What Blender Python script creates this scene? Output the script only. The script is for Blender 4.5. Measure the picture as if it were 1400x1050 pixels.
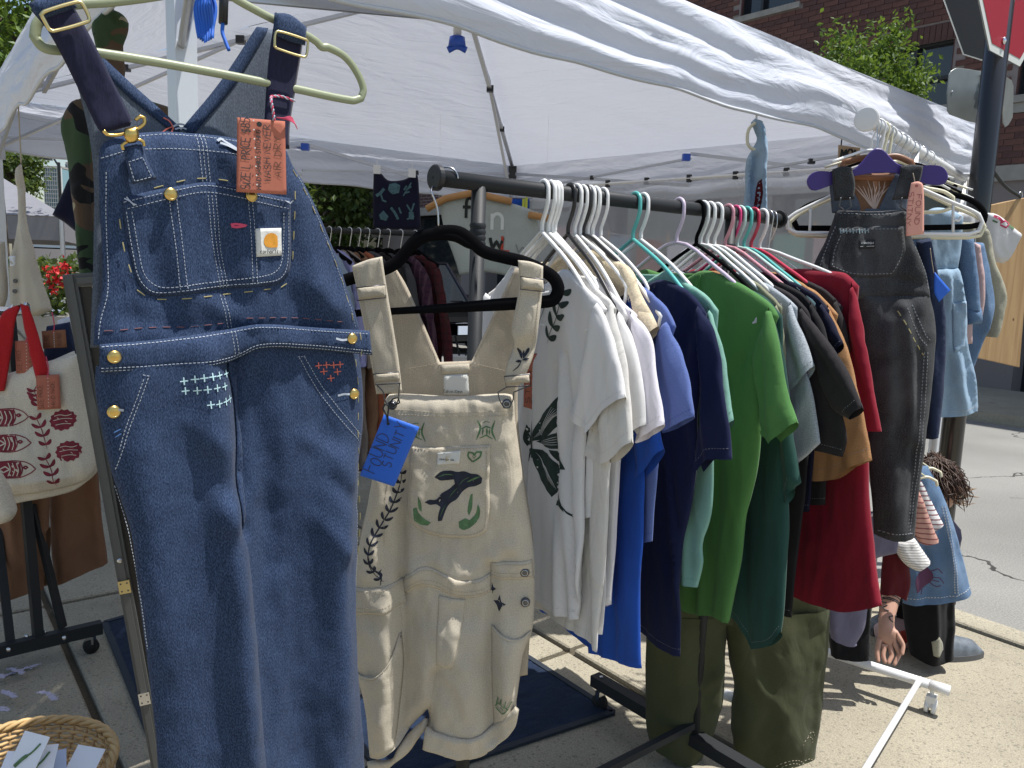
import bpy, bmesh, math, random
import numpy as np
from mathutils import Vector, Matrix
from mathutils.geometry import delaunay_2d_cdt

for o in list(bpy.data.objects):
    bpy.data.objects.remove(o)
SC = bpy.context.scene
COL = SC.collection
rad = math.radians

# ------------------------------------------------------------------ camera, sky, sun, exposure
FOC, CAMH, PITCH, ROLL = 1080.0, 1.45, rad(8.0), rad(2.0)
CF = np.array([0, math.cos(PITCH), -math.sin(PITCH)])
_u0 = np.array([0, math.sin(PITCH), math.cos(PITCH)])
_r0 = np.array([1.0, 0, 0])
CR = math.cos(ROLL) * _r0 + math.sin(ROLL) * _u0
CU = -math.sin(ROLL) * _r0 + math.cos(ROLL) * _u0
CC = np.array([0, 0, CAMH])
cam_data = bpy.data.cameras.new('camera')
cam = bpy.data.objects.new('camera', cam_data)
COL.objects.link(cam)
cam.matrix_world = Matrix(((CR[0], CU[0], -CF[0], 0), (CR[1], CU[1], -CF[1], 0), (CR[2], CU[2], -CF[2], CAMH), (0, 0, 0, 1)))
cam_data.sensor_width = 36
cam_data.lens = 36 * FOC / 1400
cam_data.clip_start = 0.05
cam_data.clip_end = 900
SC.camera = cam

SUN_EL, SUN_AZ = rad(70), rad(95)          # azimuth measured from +Y towards +X
world = bpy.data.worlds.new('World')
SC.world = world
world.use_nodes = True
wn = world.node_tree
bgn = wn.nodes['Background']
sky = wn.nodes.new('ShaderNodeTexSky')
sky.sky_type = 'NISHITA'
sky.sun_disc = False
sky.sun_elevation = SUN_EL
sky.sun_rotation = SUN_AZ
sky.air_density = 1.2
sky.dust_density = 1.5
wn.links.new(sky.outputs[0], bgn.inputs[0])
bgn.inputs[1].default_value = 0.105
sun_d = bpy.data.lights.new('sun', 'SUN')
sun_d.energy = 4.6
sun_d.angle = rad(0.55)
sun_d.color = (1.0, 0.975, 0.94)
sun_o = bpy.data.objects.new('sun', sun_d)
COL.objects.link(sun_o)
_sd = Vector((math.cos(SUN_EL) * math.sin(SUN_AZ), math.cos(SUN_EL) * math.cos(SUN_AZ), math.sin(SUN_EL)))
sun_o.rotation_euler = _sd.to_track_quat('Z', 'Y').to_euler()
sun_o.location = (3, -3, 8)
SC.view_settings.view_transform = 'Standard'
SC.view_settings.look = 'None'
SC.view_settings.gamma = 1
SC.view_settings.use_curve_mapping = False
SC.view_settings.exposure = 0.45
SC.render.engine = 'CYCLES'
SC.cycles.max_bounces = 8
SC.cycles.transparent_max_bounces = 12

# ------------------------------------------------------------------ measuring helpers
def ray(px, py):
    return CF + CR * ((px - 700) / FOC) + CU * ((525 - py) / FOC)
def P(px, py, d):
    return CC + ray(px, py) * d
def G(px, py, z=0.0):
    r = ray(px, py)
    return CC + r * ((z - CAMH) / r[2])
def V(*a):
    return np.array(a, float)

class Plane:
    """a vertical plane through the ground point o, running in compass direction ang (0 = +Y, 90 = +X)"""
    def __init__(self, o, ang, lean=0.0):
        a = rad(ang)
        self.o = np.array([o[0], o[1], 0.0])
        self.e = np.array([math.sin(a), math.cos(a), 0.0])
        self.n = np.array([math.cos(a), -math.sin(a), 0.0])
        self.u = np.array([0, 0, 1.0]) 
        if lean:
            self.u = self.u * math.cos(lean) + self.n * math.sin(lean)
            self.n = np.cross(self.e, self.u)
    def at(self, px, py):
        r = ray(px, py)
        t = np.dot(self.o - CC, self.n) / np.dot(r, self.n)
        p = CC + r * t - self.o
        return np.array([np.dot(p, self.e), np.dot(p, self.u)])
    def pts(self, L):
        return np.array([self.at(*q[:2]) for q in L])
    def w(self, sh, d=0.0):
        sh = np.atleast_2d(sh)
        d = np.broadcast_to(np.asarray(d, float), (len(sh),))
        return self.o + sh[:, :1] * self.e + sh[:, 1:2] * self.u + d[:, None] * self.n

def _hash(ix, iy, seed):
    n = (ix * 374761393 + iy * 668265263 + seed * 982451653) & 0x7fffffff
    n = ((n ^ (n >> 13)) * 1274126177) & 0x7fffffff
    return ((n ^ (n >> 16)) & 0xffff) / 32768.0 - 1.0
def noise(x, y, seed=0):
    x = np.asarray(x, float); y = np.asarray(y, float)
    ix = np.floor(x).astype(np.int64); iy = np.floor(y).astype(np.int64)
    fx = x - ix; fy = y - iy
    fx = fx * fx * fx * (fx * (fx * 6 - 15) + 10); fy = fy * fy * fy * (fy * (fy * 6 - 15) + 10)
    a = _hash(ix, iy, seed); b = _hash(ix + 1, iy, seed); c = _hash(ix, iy + 1, seed); d = _hash(ix + 1, iy + 1, seed)
    return a + (b - a) * fx + (c - a) * fy + (a - b - c + d) * fx * fy
def fbm(x, y, seed=0, octv=3):
    v = 0; amp = 1.0
    for k in range(octv):
        v = v + amp * noise(x, y, seed + k * 17); x = x * 2.03; y = y * 2.03; amp *= 0.5
    return v

# ------------------------------------------------------------------ objects
def thing(name, label, cat, loc, group=None):
    o = bpy.data.objects.new(name, None)
    COL.objects.link(o)
    o.empty_display_size = 0.05
    o.location = [float(v) for v in loc]
    o['label'] = label; o['category'] = cat
    if group: o['group'] = group
    return o
def tag(o, label, cat, group=None):
    o['label'] = label; o['category'] = cat
    if group: o['group'] = group
    return o
def root_loc(o):
    l = Vector((0, 0, 0))
    while o is not None:
        l = l + o.location; o = o.parent
    return np.array(l)
def mesh_obj(name, verts, faces, mat, parent=None, smooth=True, uv=None, kind=None, origin=None):
    verts = np.asarray(verts, float)
    if parent is not None:
        base = root_loc(parent)
        loc = V(0, 0, 0)
    else:
        base = np.array(origin, float) if origin is not None else V(*verts.mean(axis=0)[:2], verts[:, 2].min())
        loc = base
    me = bpy.data.meshes.new(name)
    me.from_pydata((verts - base).tolist(), [], faces)
    if smooth:
        me.polygons.foreach_set('use_smooth', [True] * len(me.polygons))
    if uv is not None:
        l = me.uv_layers.new(name='UVMap')
        vi = np.zeros(len(me.loops), dtype=np.int32); me.loops.foreach_get('vertex_index', vi)
        l.data.foreach_set('uv', np.asarray(uv, np.float32)[vi].ravel())
    if mat is not None:
        me.materials.append(MAT[mat] if isinstance(mat, str) else mat)
    o = bpy.data.objects.new(name, me)
    COL.objects.link(o)
    o.parent = parent
    o.location = loc
    if kind: o['kind'] = kind
    return o

class MB:
    """collects simple solids into one mesh"""
    def __init__(self):
        self.v = []; self.f = []; self.n = 0
    def add(self, verts, faces):
        self.v.append(np.asarray(verts, float)); self.f += [[i + self.n for i in f] for f in faces]; self.n += len(verts)
        return self
    def box(self, c, sx, sy, sz, ex=(1, 0, 0), ey=(0, 1, 0), ez=(0, 0, 1)):
        c = np.array(c, float); ex = np.array(ex, float); ey = np.array(ey, float); ez = np.array(ez, float)
        vs = [c + ex * sx * a / 2 + ey * sy * b / 2 + ez * sz * d / 2 for d in (-1, 1) for b in (-1, 1) for a in (-1, 1)]
        fs = [[0, 2, 3, 1], [4, 5, 7, 6], [0, 1, 5, 4], [2, 6, 7, 3], [1, 3, 7, 5], [0, 4, 6, 2]]
        return self.add(vs, fs)
    def bar(self, a, b, w, h, up=(0, 0, 1)):
        a = np.array(a, float); b = np.array(b, float); d = b - a; L = np.linalg.norm(d); d = d / L
        up = np.array(up, float); s = np.cross(d, up)
        if np.linalg.norm(s) < 1e-4: s = np.cross(d, V(1, 0, 0))
        s /= np.linalg.norm(s); u = np.cross(s, d)
        return self.box((a + b) / 2, L, w, h, d, s, u)
    def tube(self, pts, r, ns=8, closed=False, caps=True, flat=None):
        v, f = tube_geo(pts, r, ns, closed, caps, flat)
        return self.add(v, f)
    def quad(self, a, b, c, d):
        return self.add([a, b, c, d], [[0, 1, 2, 3]])
    def disc(self, c, nrm, r, th, ns=20, dome=0.0):
        c = np.array(c, float); nrm = np.array(nrm, float) / np.linalg.norm(nrm)
        a = np.cross(nrm, V(0, 0, 1))
        if np.linalg.norm(a) < 1e-3: a = V(1, 0, 0)
        a /= np.linalg.norm(a); b = np.cross(nrm, a)
        vs = []; rings = [(0.0, 1.0), (th * 0.8, 1.0), (th, 0.9), (th + dome * 0.7, 0.5)]
        for h, k in rings:
            for i in range(ns):
                t = 2 * math.pi * i / ns
                vs.append(c + nrm * h + (a * math.cos(t) + b * math.sin(t)) * r * k)
        vs.append(c + nrm * (th + dome)); vs.append(c)
        fs = []
        for j in range(3):
            for i in range(ns):
                k = (i + 1) % ns
                fs.append([j * ns + i, j * ns + k, (j + 1) * ns + k, (j + 1) * ns + i])
        for i in range(ns):
            k = (i + 1) % ns
            fs.append([3 * ns + i, 3 * ns + k, 4 * ns]); fs.append([k, i, 4 * ns + 1])
        return self.add(vs, fs)
    def build(self, name, mat, parent=None, smooth=False, kind=None, origin=None, uv=None):
        return mesh_obj(name, np.concatenate(self.v), self.f, mat, parent, smooth, uv, kind, origin)

def tube_geo(pts, r, ns=8, closed=False, caps=True, flat=None):
    pts = np.asarray(pts, float); n = len(pts)
    rr = np.broadcast_to(np.asarray(r, float), (n,))
    tang = np.zeros_like(pts)
    for i in range(n):
        a = pts[(i - 1) % n] if (closed or i > 0) else pts[i]
        b = pts[(i + 1) % n] if (closed or i < n - 1) else pts[i]
        d = b - a; l = np.linalg.norm(d); tang[i] = d / l if l > 1e-9 else V(0, 0, 1)
    if flat is not None:
        ref = np.array(flat[0], float)
    else:
        ref = V(0, 0, 1) if abs(tang[0][2]) < 0.9 else V(1, 0, 0)
    u = ref - tang[0] * np.dot(ref, tang[0]); u /= np.linalg.norm(u)
    vs = []
    for i in range(n):
        if flat is not None:
            u2 = ref - tang[i] * np.dot(ref, tang[i])
        else:
            u2 = u - tang[i] * np.dot(u, tang[i])
        l = np.linalg.norm(u2)
        u = u2 / l if l > 1e-6 else u
        w = np.cross(tang[i], u)
        ka, kb = (1, 1) if flat is None else (flat[1], flat[2])
        for k in range(ns):
            t = 2 * math.pi * (k + 0.5) / ns
            vs.append(pts[i] + rr[i] * (u * math.cos(t) * ka + w * math.sin(t) * kb))
    fs = []
    m = n if closed else n - 1
    for i in range(m):
        j = (i + 1) % n
        for k in range(ns):
            l = (k + 1) % ns
            fs.append([i * ns + k, i * ns + l, j * ns + l, j * ns + k])
    if caps and not closed:
        fs.append(list(range(ns))[::-1]); fs.append([(n - 1) * ns + k for k in range(ns)])
    return vs, fs

def catmull(pts, closed=False, per=6, corner=50):
    pts = np.asarray(pts, float); n = len(pts); out = []
    def isc(i):
        if not closed and i in (0, n - 1): return True
        a = pts[i] - pts[i - 1]; b = pts[(i + 1) % n] - pts[i]
        c = np.dot(a, b) / max(1e-12, np.linalg.norm(a) * np.linalg.norm(b))
        return c < math.cos(rad(corner))
    m = n if closed else n - 1
    for i in range(m):
        p1 = pts[i]; p2 = pts[(i + 1) % n]
        p0 = pts[i - 1] if (closed or i > 0) else p1
        p3 = pts[(i + 2) % n] if (closed or i < n - 2) else p2
        L = np.linalg.norm(p2 - p1)
        t1 = (p2 - p1) if isc(i) else (p2 - p0) / max(1e-9, np.linalg.norm(p2 - p0)) * L
        t2 = (p2 - p1) if isc((i + 1) % n) else (p3 - p1) / max(1e-9, np.linalg.norm(p3 - p1)) * L
        k = per if isinstance(per, int) else max(1, int(math.ceil(L / per)))
        for j in range(k):
            t = j / k
            out.append((2 * t**3 - 3 * t**2 + 1) * p1 + (t**3 - 2 * t**2 + t) * t1 + (-2 * t**3 + 3 * t**2) * p2 + (t**3 - t**2) * t2)
    if not closed: out.append(pts[-1])
    return np.array(out)

def inside(pts, poly):
    x = pts[:, 0][:, None]; y = pts[:, 1][:, None]
    x0 = poly[:, 0][None]; y0 = poly[:, 1][None]
    x1 = np.roll(poly[:, 0], -1)[None]; y1 = np.roll(poly[:, 1], -1)[None]
    c = ((y0 > y) != (y1 > y)) & (x < (x1 - x0) * (y - y0) / (y1 - y0 + 1e-15) + x0)
    return c.sum(axis=1) % 2 == 1
def seg_dist(pts, a, b):
    """distance of every point to the nearest of the segments a-b"""
    best = np.full(len(pts), 9.0)
    for i in range(0, len(a), 64):
        A = a[i:i + 64][None]; B = b[i:i + 64][None]
        d = B - A; t = np.clip(((pts[:, None] - A) * d).sum(2) / np.maximum(1e-12, (d * d).sum(2)), 0, 1)
        q = np.linalg.norm(pts[:, None] - A - d * t[..., None], axis=2).min(axis=1)
        best = np.minimum(best, q)
    return best
def outline(sh, spacing, open_segs=(), corner=50):
    """dense closed boundary from key points, with an 'open' flag for each edge"""
    n = len(sh); b = []; fl = []
    full = None
    for i in range(n):
        pass
    pts = np.asarray(sh, float)
    area = 0.5 * np.sum(pts[:, 0] * np.roll(pts[:, 1], -1) - np.roll(pts[:, 0], -1) * pts[:, 1])
    opens = [i in open_segs for i in range(n)]
    if area < 0:
        pts = pts[::-1]
        opens = [opens[(n - 2 - i) % n] for i in range(n)]
    def isc(i):
        a = pts[i] - pts[i - 1]; c = pts[(i + 1) % n] - pts[i]
        return np.dot(a, c) / max(1e-12, np.linalg.norm(a) * np.linalg.norm(c)) < math.cos(rad(corner))
    for i in range(n):
        p1 = pts[i]; p2 = pts[(i + 1) % n]; p0 = pts[i - 1]; p3 = pts[(i + 2) % n]
        L = np.linalg.norm(p2 - p1)
        t1 = (p2 - p1) if isc(i) else (p2 - p0) / max(1e-9, np.linalg.norm(p2 - p0)) * L
        t2 = (p2 - p1) if isc((i + 1) % n) else (p3 - p1) / max(1e-9, np.linalg.norm(p3 - p1)) * L
        k = max(1, int(round(L / spacing)))
        for j in range(k):
            t = j / k
            b.append((2 * t**3 - 3 * t**2 + 1) * p1 + (t**3 - 2 * t**2 + t) * t1 + (-2 * t**3 + 3 * t**2) * p2 + (t**3 - t**2) * t2)
            fl.append(opens[i])
    return np.array(b), np.array(fl)
def fill(b, spacing, seed=1):
    rng = np.random.RandomState(seed)
    lo = b.min(0); hi = b.max(0)
    dy = spacing * 0.87
    ys = np.arange(lo[1], hi[1] + dy, dy); xs = np.arange(lo[0], hi[0] + spacing, spacing)
    gx, gy = np.meshgrid(xs, ys); gx = gx + (np.arange(len(ys)) % 2)[:, None] * spacing / 2
    g = np.stack([gx.ravel(), gy.ravel()], 1); g += rng.uniform(-.08, .08, g.shape) * spacing
    g = g[inside(g, b)]
    nxb = np.roll(b, -1, 0)
    tg_ = nxb - np.roll(b, 1, 0); tg_ /= np.maximum(1e-9, np.linalg.norm(tg_, axis=1))[:, None]
    ring = b + np.stack([-tg_[:, 1], tg_[:, 0]], 1) * spacing * 0.62
    ring = ring[inside(ring, b)]
    if len(ring): ring = ring[seg_dist(ring, b, nxb) > spacing * 0.5]
    if len(g):
        g = g[seg_dist(g, b, nxb) > spacing * 1.25]
    allp = np.concatenate([b, ring, g]) if len(g) else np.concatenate([b, ring])
    nb = len(b)
    r = delaunay_2d_cdt([Vector(p) for p in allp], [(i, (i + 1) % nb) for i in range(nb)], [], 1, 1e-6)
    vs = np.array([[v.x, v.y] for v in r[0]]); fs = [list(f) for f in r[2]]
    bi = np.full(len(vs), -1)
    for k, src in enumerate(r[3]):
        for s in src:
            if s < nb: bi[k] = s; break
    return vs, fs, bi

class Surf:
    """one cloth piece: an outline in a plane, with thickness, folds and a front and a back sheet"""
    def __init__(self, plane, key, spacing=0.012, Tf=0.015, Tb=0.012, ew=0.04, base=None, off=0.0, open_segs=(), px=True, corner=50):
        self.p = plane
        sh = plane.pts(key) if px else np.asarray(key, float)
        self.b, self.fl = outline(sh, spacing, open_segs, corner)
        self.sp = spacing; self.Tf = Tf; self.Tb = Tb; self.ew = ew; self.off = off
        self.base = base if base else (lambda sh: np.zeros(len(sh)))
        nx = np.roll(self.b, -1, 0)
        self.ca = self.b[~self.fl]; self.cb = nx[~self.fl]
    def prof(self, sh):
        if len(self.ca) == 0: return np.ones(len(sh))
        d = seg_dist(sh, self.ca, self.cb)
        t = np.clip(d / self.ew, 0, 1)
        return 0.5 * t * (2 - t) + 0.5 * np.sqrt(np.maximum(0, 1 - (1 - t) ** 2))
    def front(self, sh):
        sh = np.atleast_2d(np.asarray(sh, float))
        return self.base(sh) + self.off + self.Tf * self.prof(sh)
    def back(self, sh):
        return self.base(sh) * 0.6 + self.off - self.Tb * self.prof(sh)
    def build(self, name, mat, parent, two=True, seed=1):
        vs, fs, bi = fill(self.b, self.sp, seed)
        pr = self.prof(vs); bs = self.base(vs)
        front = self.p.w(vs, bs + self.off + self.Tf * pr)
        if not two:
            return mesh_obj(name, front, fs, mat, parent, uv=vs)
        opn = self.fl | np.roll(self.fl, 1)
        shared = np.zeros(len(vs), bool)
        for k in range(len(vs)):
            if bi[k] >= 0 and not opn[bi[k]]: shared[k] = True
        idx = np.arange(len(vs)); m = {}
        cnt = len(vs); bk = []
        mp = idx.copy()
        for k in range(len(vs)):
            if not shared[k]:
                mp[k] = cnt; cnt += 1; bk.append(k)
        bk = np.array(bk, int)
        bsb = np.where(shared, bs, bs * 0.6)
        backv = self.p.w(vs[bk], (bs * 0.75 + self.off - self.Tb * pr - 0.001)[bk]) if len(bk) else np.zeros((0, 3))
        allv = np.concatenate([front, backv]); uv = np.concatenate([vs, vs[bk]])
        ff = fs + [[int(mp[i]) for i in f[::-1]] for f in fs]
        return mesh_obj(name, allv, ff, mat, parent, uv=uv)

def folds(plane, L, nz=None, px=True):
    """wrinkle field: ridges / valleys (x0,y0,x1,y1,width m,amp m) plus optional noise terms (fs,fh,amp,seed)"""
    segs = []
    for q in L:
        a = plane.at(q[0], q[1]) if px else V(q[0], q[1]); b = plane.at(q[2], q[3]) if px else V(q[2], q[3])
        segs.append((a, b, q[4], q[5]))
    nz = nz or []
    def fn(sh):
        d = np.zeros(len(sh))
        for a, b, w, amp in segs:
            v = b - a; L2 = max(1e-9, np.dot(v, v))
            t = ((sh - a) @ v) / L2
            q = np.linalg.norm(sh - a - np.clip(t, 0, 1)[:, None] * v, axis=1)
            end = np.clip(1.25 - np.abs(t - 0.5) * 1.1, 0, 1)
            d = d + amp * np.exp(-(q / w) ** 2) * end
        for fs_, fh_, amp, seed in nz:
            wob = 0.35 * noise(sh[:, 0] * 3, sh[:, 1] * 4, seed + 5)
            x_ = sh[:, 0] * fs_ + wob; y_ = sh[:, 1] * fh_
            d = d + amp * (.6 * fbm(x_, y_, seed, 3) + .8 * (.45 - np.abs(fbm(x_ * 1.3 + 7, y_ * 1.3 + .4 * x_, seed + 11, 2))))
        return d
    return fn

def patch(surf, key, name, mat, parent, th=0.0012, spacing=None, px=True, eps=0.0, corner=50, rim=True):
    """a thin piece sewn, printed or laid on a cloth piece, following its shape"""
    sh = surf.p.pts(key) if px else np.asarray(key, float)
    sp = spacing or surf.sp
    b, fl = outline(sh, sp, (), corner)
    vs, fs, bi = fill(b, sp)
    d = surf.front(vs) + eps
    top = surf.p.w(vs, d + th)
    if not rim:
        return mesh_obj(name, top, fs, mat, parent, uv=vs)
    n = len(vs)
    low = surf.p.w(vs, d - 0.002)
    order = {int(s): k for k, s in enumerate(bi) if s >= 0}
    nb = len(b)
    side = []
    for i in range(nb):
        j = (i + 1) % nb
        if i in order and j in order:
            side.append([order[i], n + order[i], n + order[j], order[j]])
    return mesh_obj(name, np.concatenate([top, low]), fs + side, mat, parent, uv=np.concatenate([vs, vs]))

def stitch(surf, lines, name, mat, parent, dash=0.004, gap=0.0025, w=0.0011, lift=0.0012, px=True, eps=0.0):
    """rows of raised thread along polylines, one mesh"""
    V_, F_ = [], []; n = 0
    for ln in lines:
        pts = catmull(surf.p.pts(ln) if px else np.asarray(ln, float), False, 8)
        seg = np.linalg.norm(np.diff(pts, axis=0), axis=1); cum = np.concatenate([[0], np.cumsum(seg)])
        x = 0.0; st = []
        while x < cum[-1] - dash * 0.4:
            st.append((x, min(x + dash, cum[-1]))); x += dash + gap
        if not st: continue
        st = np.array(st)
        def ev(t): return np.stack([np.interp(t, cum, pts[:, 0]), np.interp(t, cum, pts[:, 1])], 1)
        a = ev(st[:, 0]); b = ev(st[:, 1]); d = b - a; d /= np.maximum(1e-9, np.linalg.norm(d, axis=1))[:, None]
        nn = np.stack([-d[:, 1], d[:, 0]], 1)
        mid = (a + b) / 2
        # 6-point thread: two ends, and a raised middle
        q = [a, mid - nn * w / 2, b, mid + nn * w / 2, mid, a + nn * w * .5, a - nn * w * .5, b - nn * w * .5, b + nn * w * .5]
        lay = [a + nn * w * .5, a - nn * w * .5, mid - nn * w * .6, b - nn * w * .5, b + nn * w * .5, mid + nn * w * .6, a, mid, b]
        up = [0, 0, 0, 0, 0, 0, .5, 1, .5]
        for k, (pp, uu) in enumerate(zip(lay, up)):
            V_.append(surf.p.w(pp, surf.front(pp) + eps + 0.0004 + lift * uu))
        m = len(st)
        for i in range(m):
            g = lambda k: n + k * m + i
            F_ += [[g(0), g(6), g(7), g(5)], [g(6), g(1), g(2), g(7)], [g(7), g(2), g(3), g(8)], [g(5), g(7), g(8), g(4)]]
        n += 9 * m
    if not V_: return None
    return mesh_obj(name, np.concatenate(V_), F_, mat, parent, smooth=True, kind='stuff')

def board(plane, key, th, name, mat, parent, px=True, d0=0.0, per=None):
    """flat solid plate cut to an outline"""
    sh = plane.pts(key) if px else np.asarray(key, float)
    if per: sh = catmull(sh, True, per, 110)
    ar = 0.5 * np.sum(sh[:, 0] * np.roll(sh[:, 1], -1) - np.roll(sh[:, 0], -1) * sh[:, 1])
    if ar < 0: sh = sh[::-1]
    n = len(sh); bev = min(.003, th * .3)
    c = sh.mean(0); inn = sh + (c - sh) / np.maximum(1e-6, np.linalg.norm(c - sh, axis=1))[:, None] * bev
    vs = np.concatenate([plane.w(inn, d0 + th / 2), plane.w(sh, d0 + th / 2 - bev), plane.w(sh, d0 - th / 2 + bev), plane.w(inn, d0 - th / 2)])
    fs = [list(range(n)), [3 * n + k for k in range(n)][::-1]]
    for r in range(3):
        fs += [[r * n + k, (r + 1) * n + k, (r + 1) * n + (k + 1) % n, r * n + (k + 1) % n] for k in range(n)]
    return mesh_obj(name, vs, fs, mat, parent, smooth=False, uv=np.concatenate([sh] * 4))

def strokes(surf, lines, name, mat, parent, w=0.002, th=0.0008, px=True, eps=0.0, taper=False, smooth=True):
    """painted lines of constant or tapering width lying on a cloth piece, one mesh"""
    V_, F_ = [], []; n = 0
    for ln in lines:
        ww = w
        if isinstance(ln, tuple): ln, ww = ln
        key = surf.p.pts(ln) if px else np.asarray(ln, float)
        pts = catmull(key, False, 6) if (smooth and len(key) > 2) else key
        if len(pts) == 2: pts = np.array([pts[0], (pts[0] + pts[1]) / 2, pts[1]])
        d = np.gradient(pts, axis=0); d /= np.maximum(1e-9, np.linalg.norm(d, axis=1))[:, None]
        nn = np.stack([-d[:, 1], d[:, 0]], 1)
        k = np.linspace(0, 1, len(pts))
        wd = (ww * np.sin(np.pi * np.clip(k * .96 + .02, 0, 1)) ** 0.6 if taper else np.full(len(pts), ww))[:, None] / 2
        a = pts + nn * wd; b = pts - nn * wd
        V_ += [surf.p.w(a, surf.front(a) + eps + th), surf.p.w(b, surf.front(b) + eps + th)]
        m = len(pts)
        F_ += [[n + i, n + m + i, n + m + i + 1, n + i + 1] for i in range(m - 1)]
        n += 2 * m
    return mesh_obj(name, np.concatenate(V_), F_, mat, parent, smooth=True)

# a hand-drawn single-stroke alphabet (unit box, y up)
def _arc(cx, cy, rx, ry, a0, a1, k=9):
    return [(cx + rx * math.cos(rad(a0 + (a1 - a0) * i / k)), cy + ry * math.sin(rad(a0 + (a1 - a0) * i / k))) for i in range(k + 1)]
FONT = {
 'A': [[(0, 0), (.5, 1), (1, 0)], [(.2, .38), (.8, .38)]], 'B': [[(0, 0), (0, 1)], _arc(0.05, .76, .75, .24, 90, -90), _arc(0.05, .26, .95, .26, 90, -90)],
 'C': [_arc(.55, .5, .55, .5, 50, 310)], 'D': [[(.05, 0), (.05, 1)], _arc(.05, .5, .95, .5, 90, -90)],
 'E': [[(1, 1), (0, 1), (0, 0), (1, 0)], [(0, .52), (.8, .52)]], 'F': [[(1, 1), (0, 1), (0, 0)], [(0, .5), (.8, .52)]],
 'G': [_arc(.5, .5, .5, .5, 50, 330) + [(.93, .45), (.55, .45)]], 'H': [[(0, 0), (0, 1)], [(1, 0), (1, 1)], [(0, .5), (1, .5)]],
 'I': [[(.5, 0), (.5, 1)]], 'K': [[(0, 0), (0, 1)], [(.95, 1), (.05, .45), (1, 0)]], 'L': [[(0, 1), (0, 0), (.9, 0)]],
 'M': [[(0, 0), (.1, 1), (.5, .3), (.9, 1), (1, 0)]], 'N': [[(0, 0), (0, 1), (1, 0), (1, 1)]], 'O': [_arc(.5, .5, .5, .5, 90, 450, 14)],
 'P': [[(.05, 0), (.05, 1)], _arc(.05, .74, .85, .26, 90, -90)], 'R': [[(.05, 0), (.05, 1)], _arc(.05, .74, .8, .26, 90, -90), [(.2, .48), (.95, 0)]],
 'S': [_arc(.5, .75, .42, .25, 40, 270, 8) + _arc(.5, .25, .45, .25, 90, -140, 8)], 'T': [[(0, 1), (1, 1)], [(.5, 1), (.5, 0)]],
 'U': [[(0, 1), (0, .35)] + _arc(.5, .35, .5, .35, 180, 360, 8) + [(1, 1)]], 'V': [[(0, 1), (.5, 0), (1, 1)]],
 'W': [[(0, 1), (.25, 0), (.5, .7), (.75, 0), (1, 1)]], 'X': [[(0, 0), (1, 1)], [(0, 1), (1, 0)]], 'Y': [[(0, 1), (.5, .5), (1, 1)], [(.5, .5), (.5, 0)]],
 'Z': [[(0, 1), (1, 1), (0, 0), (1, 0)]], '$': [_arc(.5, .72, .4, .22, 40, 270, 8) + _arc(.5, .28, .42, .22, 90, -140, 8), [(.5, 1.1), (.5, -.1)]],
 '8': [_arc(.5, .75, .35, .25, 90, 450, 10), _arc(.5, .26, .45, .26, 90, 450, 10)], '5': [[(.9, 1), (.15, 1), (.1, .55)] + _arc(.45, .3, .48, .3, 110, -130, 8)],
 'f': [_arc(.75, .72, .35, .28, 60, 180, 6) + [(.4, 0)], [(.05, .55), (.85, .55)]], 'n': [[(.1, 0), (.1, .7)], _arc(.5, .4, .4, .3, 180, 0, 7) + [(.9, 0)]],
 'w': [[(0, .7), (.2, .05), (.5, .5), (.8, .05), (1, .7)]], 's': [_arc(.5, .55, .4, .17, 40, 270, 7) + _arc(.5, .2, .42, .2, 90, -140, 7)],
 'o': [_arc(.5, .35, .42, .35, 90, 450, 10)], 'u': [[(.1, .7), (.1, .3)] + _arc(.5, .3, .4, .3, 180, 360, 7) + [(.9, .7)]], 'd': [_arc(.45, .33, .4, .33, 60, 300, 9), [(.9, 1), (.9, 0)]],
 't': [[(.45, 1), (.45, .1), (.75, 0)], [(.1, .68), (.85, .68)]], 'i': [[(.5, 0), (.5, .65)], [(.5, .88), (.5, .95)]], 'y': [[(.1, .7), (.5, .1)], [(.9, .7), (.3, -.4)]],
 'a': [_arc(.45, .33, .4, .33, 60, 300, 9), [(.85, .7), (.85, 0)]], 'r': [[(.15, 0), (.15, .7)], _arc(.6, .4, .45, .28, 180, 60, 5)], 'h': [[(.1, 0), (.1, 1)], _arc(.5, .4, .4, .3, 180, 0, 7) + [(.9, 0)]],
 'c': [_arc(.5, .35, .42, .35, 45, 315, 9)], 'e': [[(.1, .38), (.88, .38)] + _arc(.5, .36, .4, .35, 5, 310, 10)], 'l': [[(.4, 1), (.4, 0)]], 'm': [[(.05, 0), (.05, .7)], _arc(.28, .45, .22, .25, 180, 0, 5) + [(.5, 0)], _arc(.73, .45, .22, .25, 180, 0, 5) + [(.95, 0)]],
 'v': [[(0, .7), (.5, 0), (1, .7)]], 'b': [[(.1, 1), (.1, 0)], _arc(.5, .33, .4, .33, 180, -180, 10)], 'k': [[(.1, 1), (.1, 0)], [(.8, .7), (.15, .3), (.85, 0)]], 'p': [[(.1, .7), (.1, -.35)], _arc(.5, .33, .4, .33, 180, -180, 10)],
 'j': [[(.6, .7), (.6, -.2), (.2, -.3)]], '.': [[(.4, 0), (.55, .05)]], '-': [[(.1, .4), (.9, .4)]], '&': [[(1, 0), (.2, .75), (.5, 1), (.7, .75), (.1, .25), (.45, 0), (1, .5)]],
}
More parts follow.
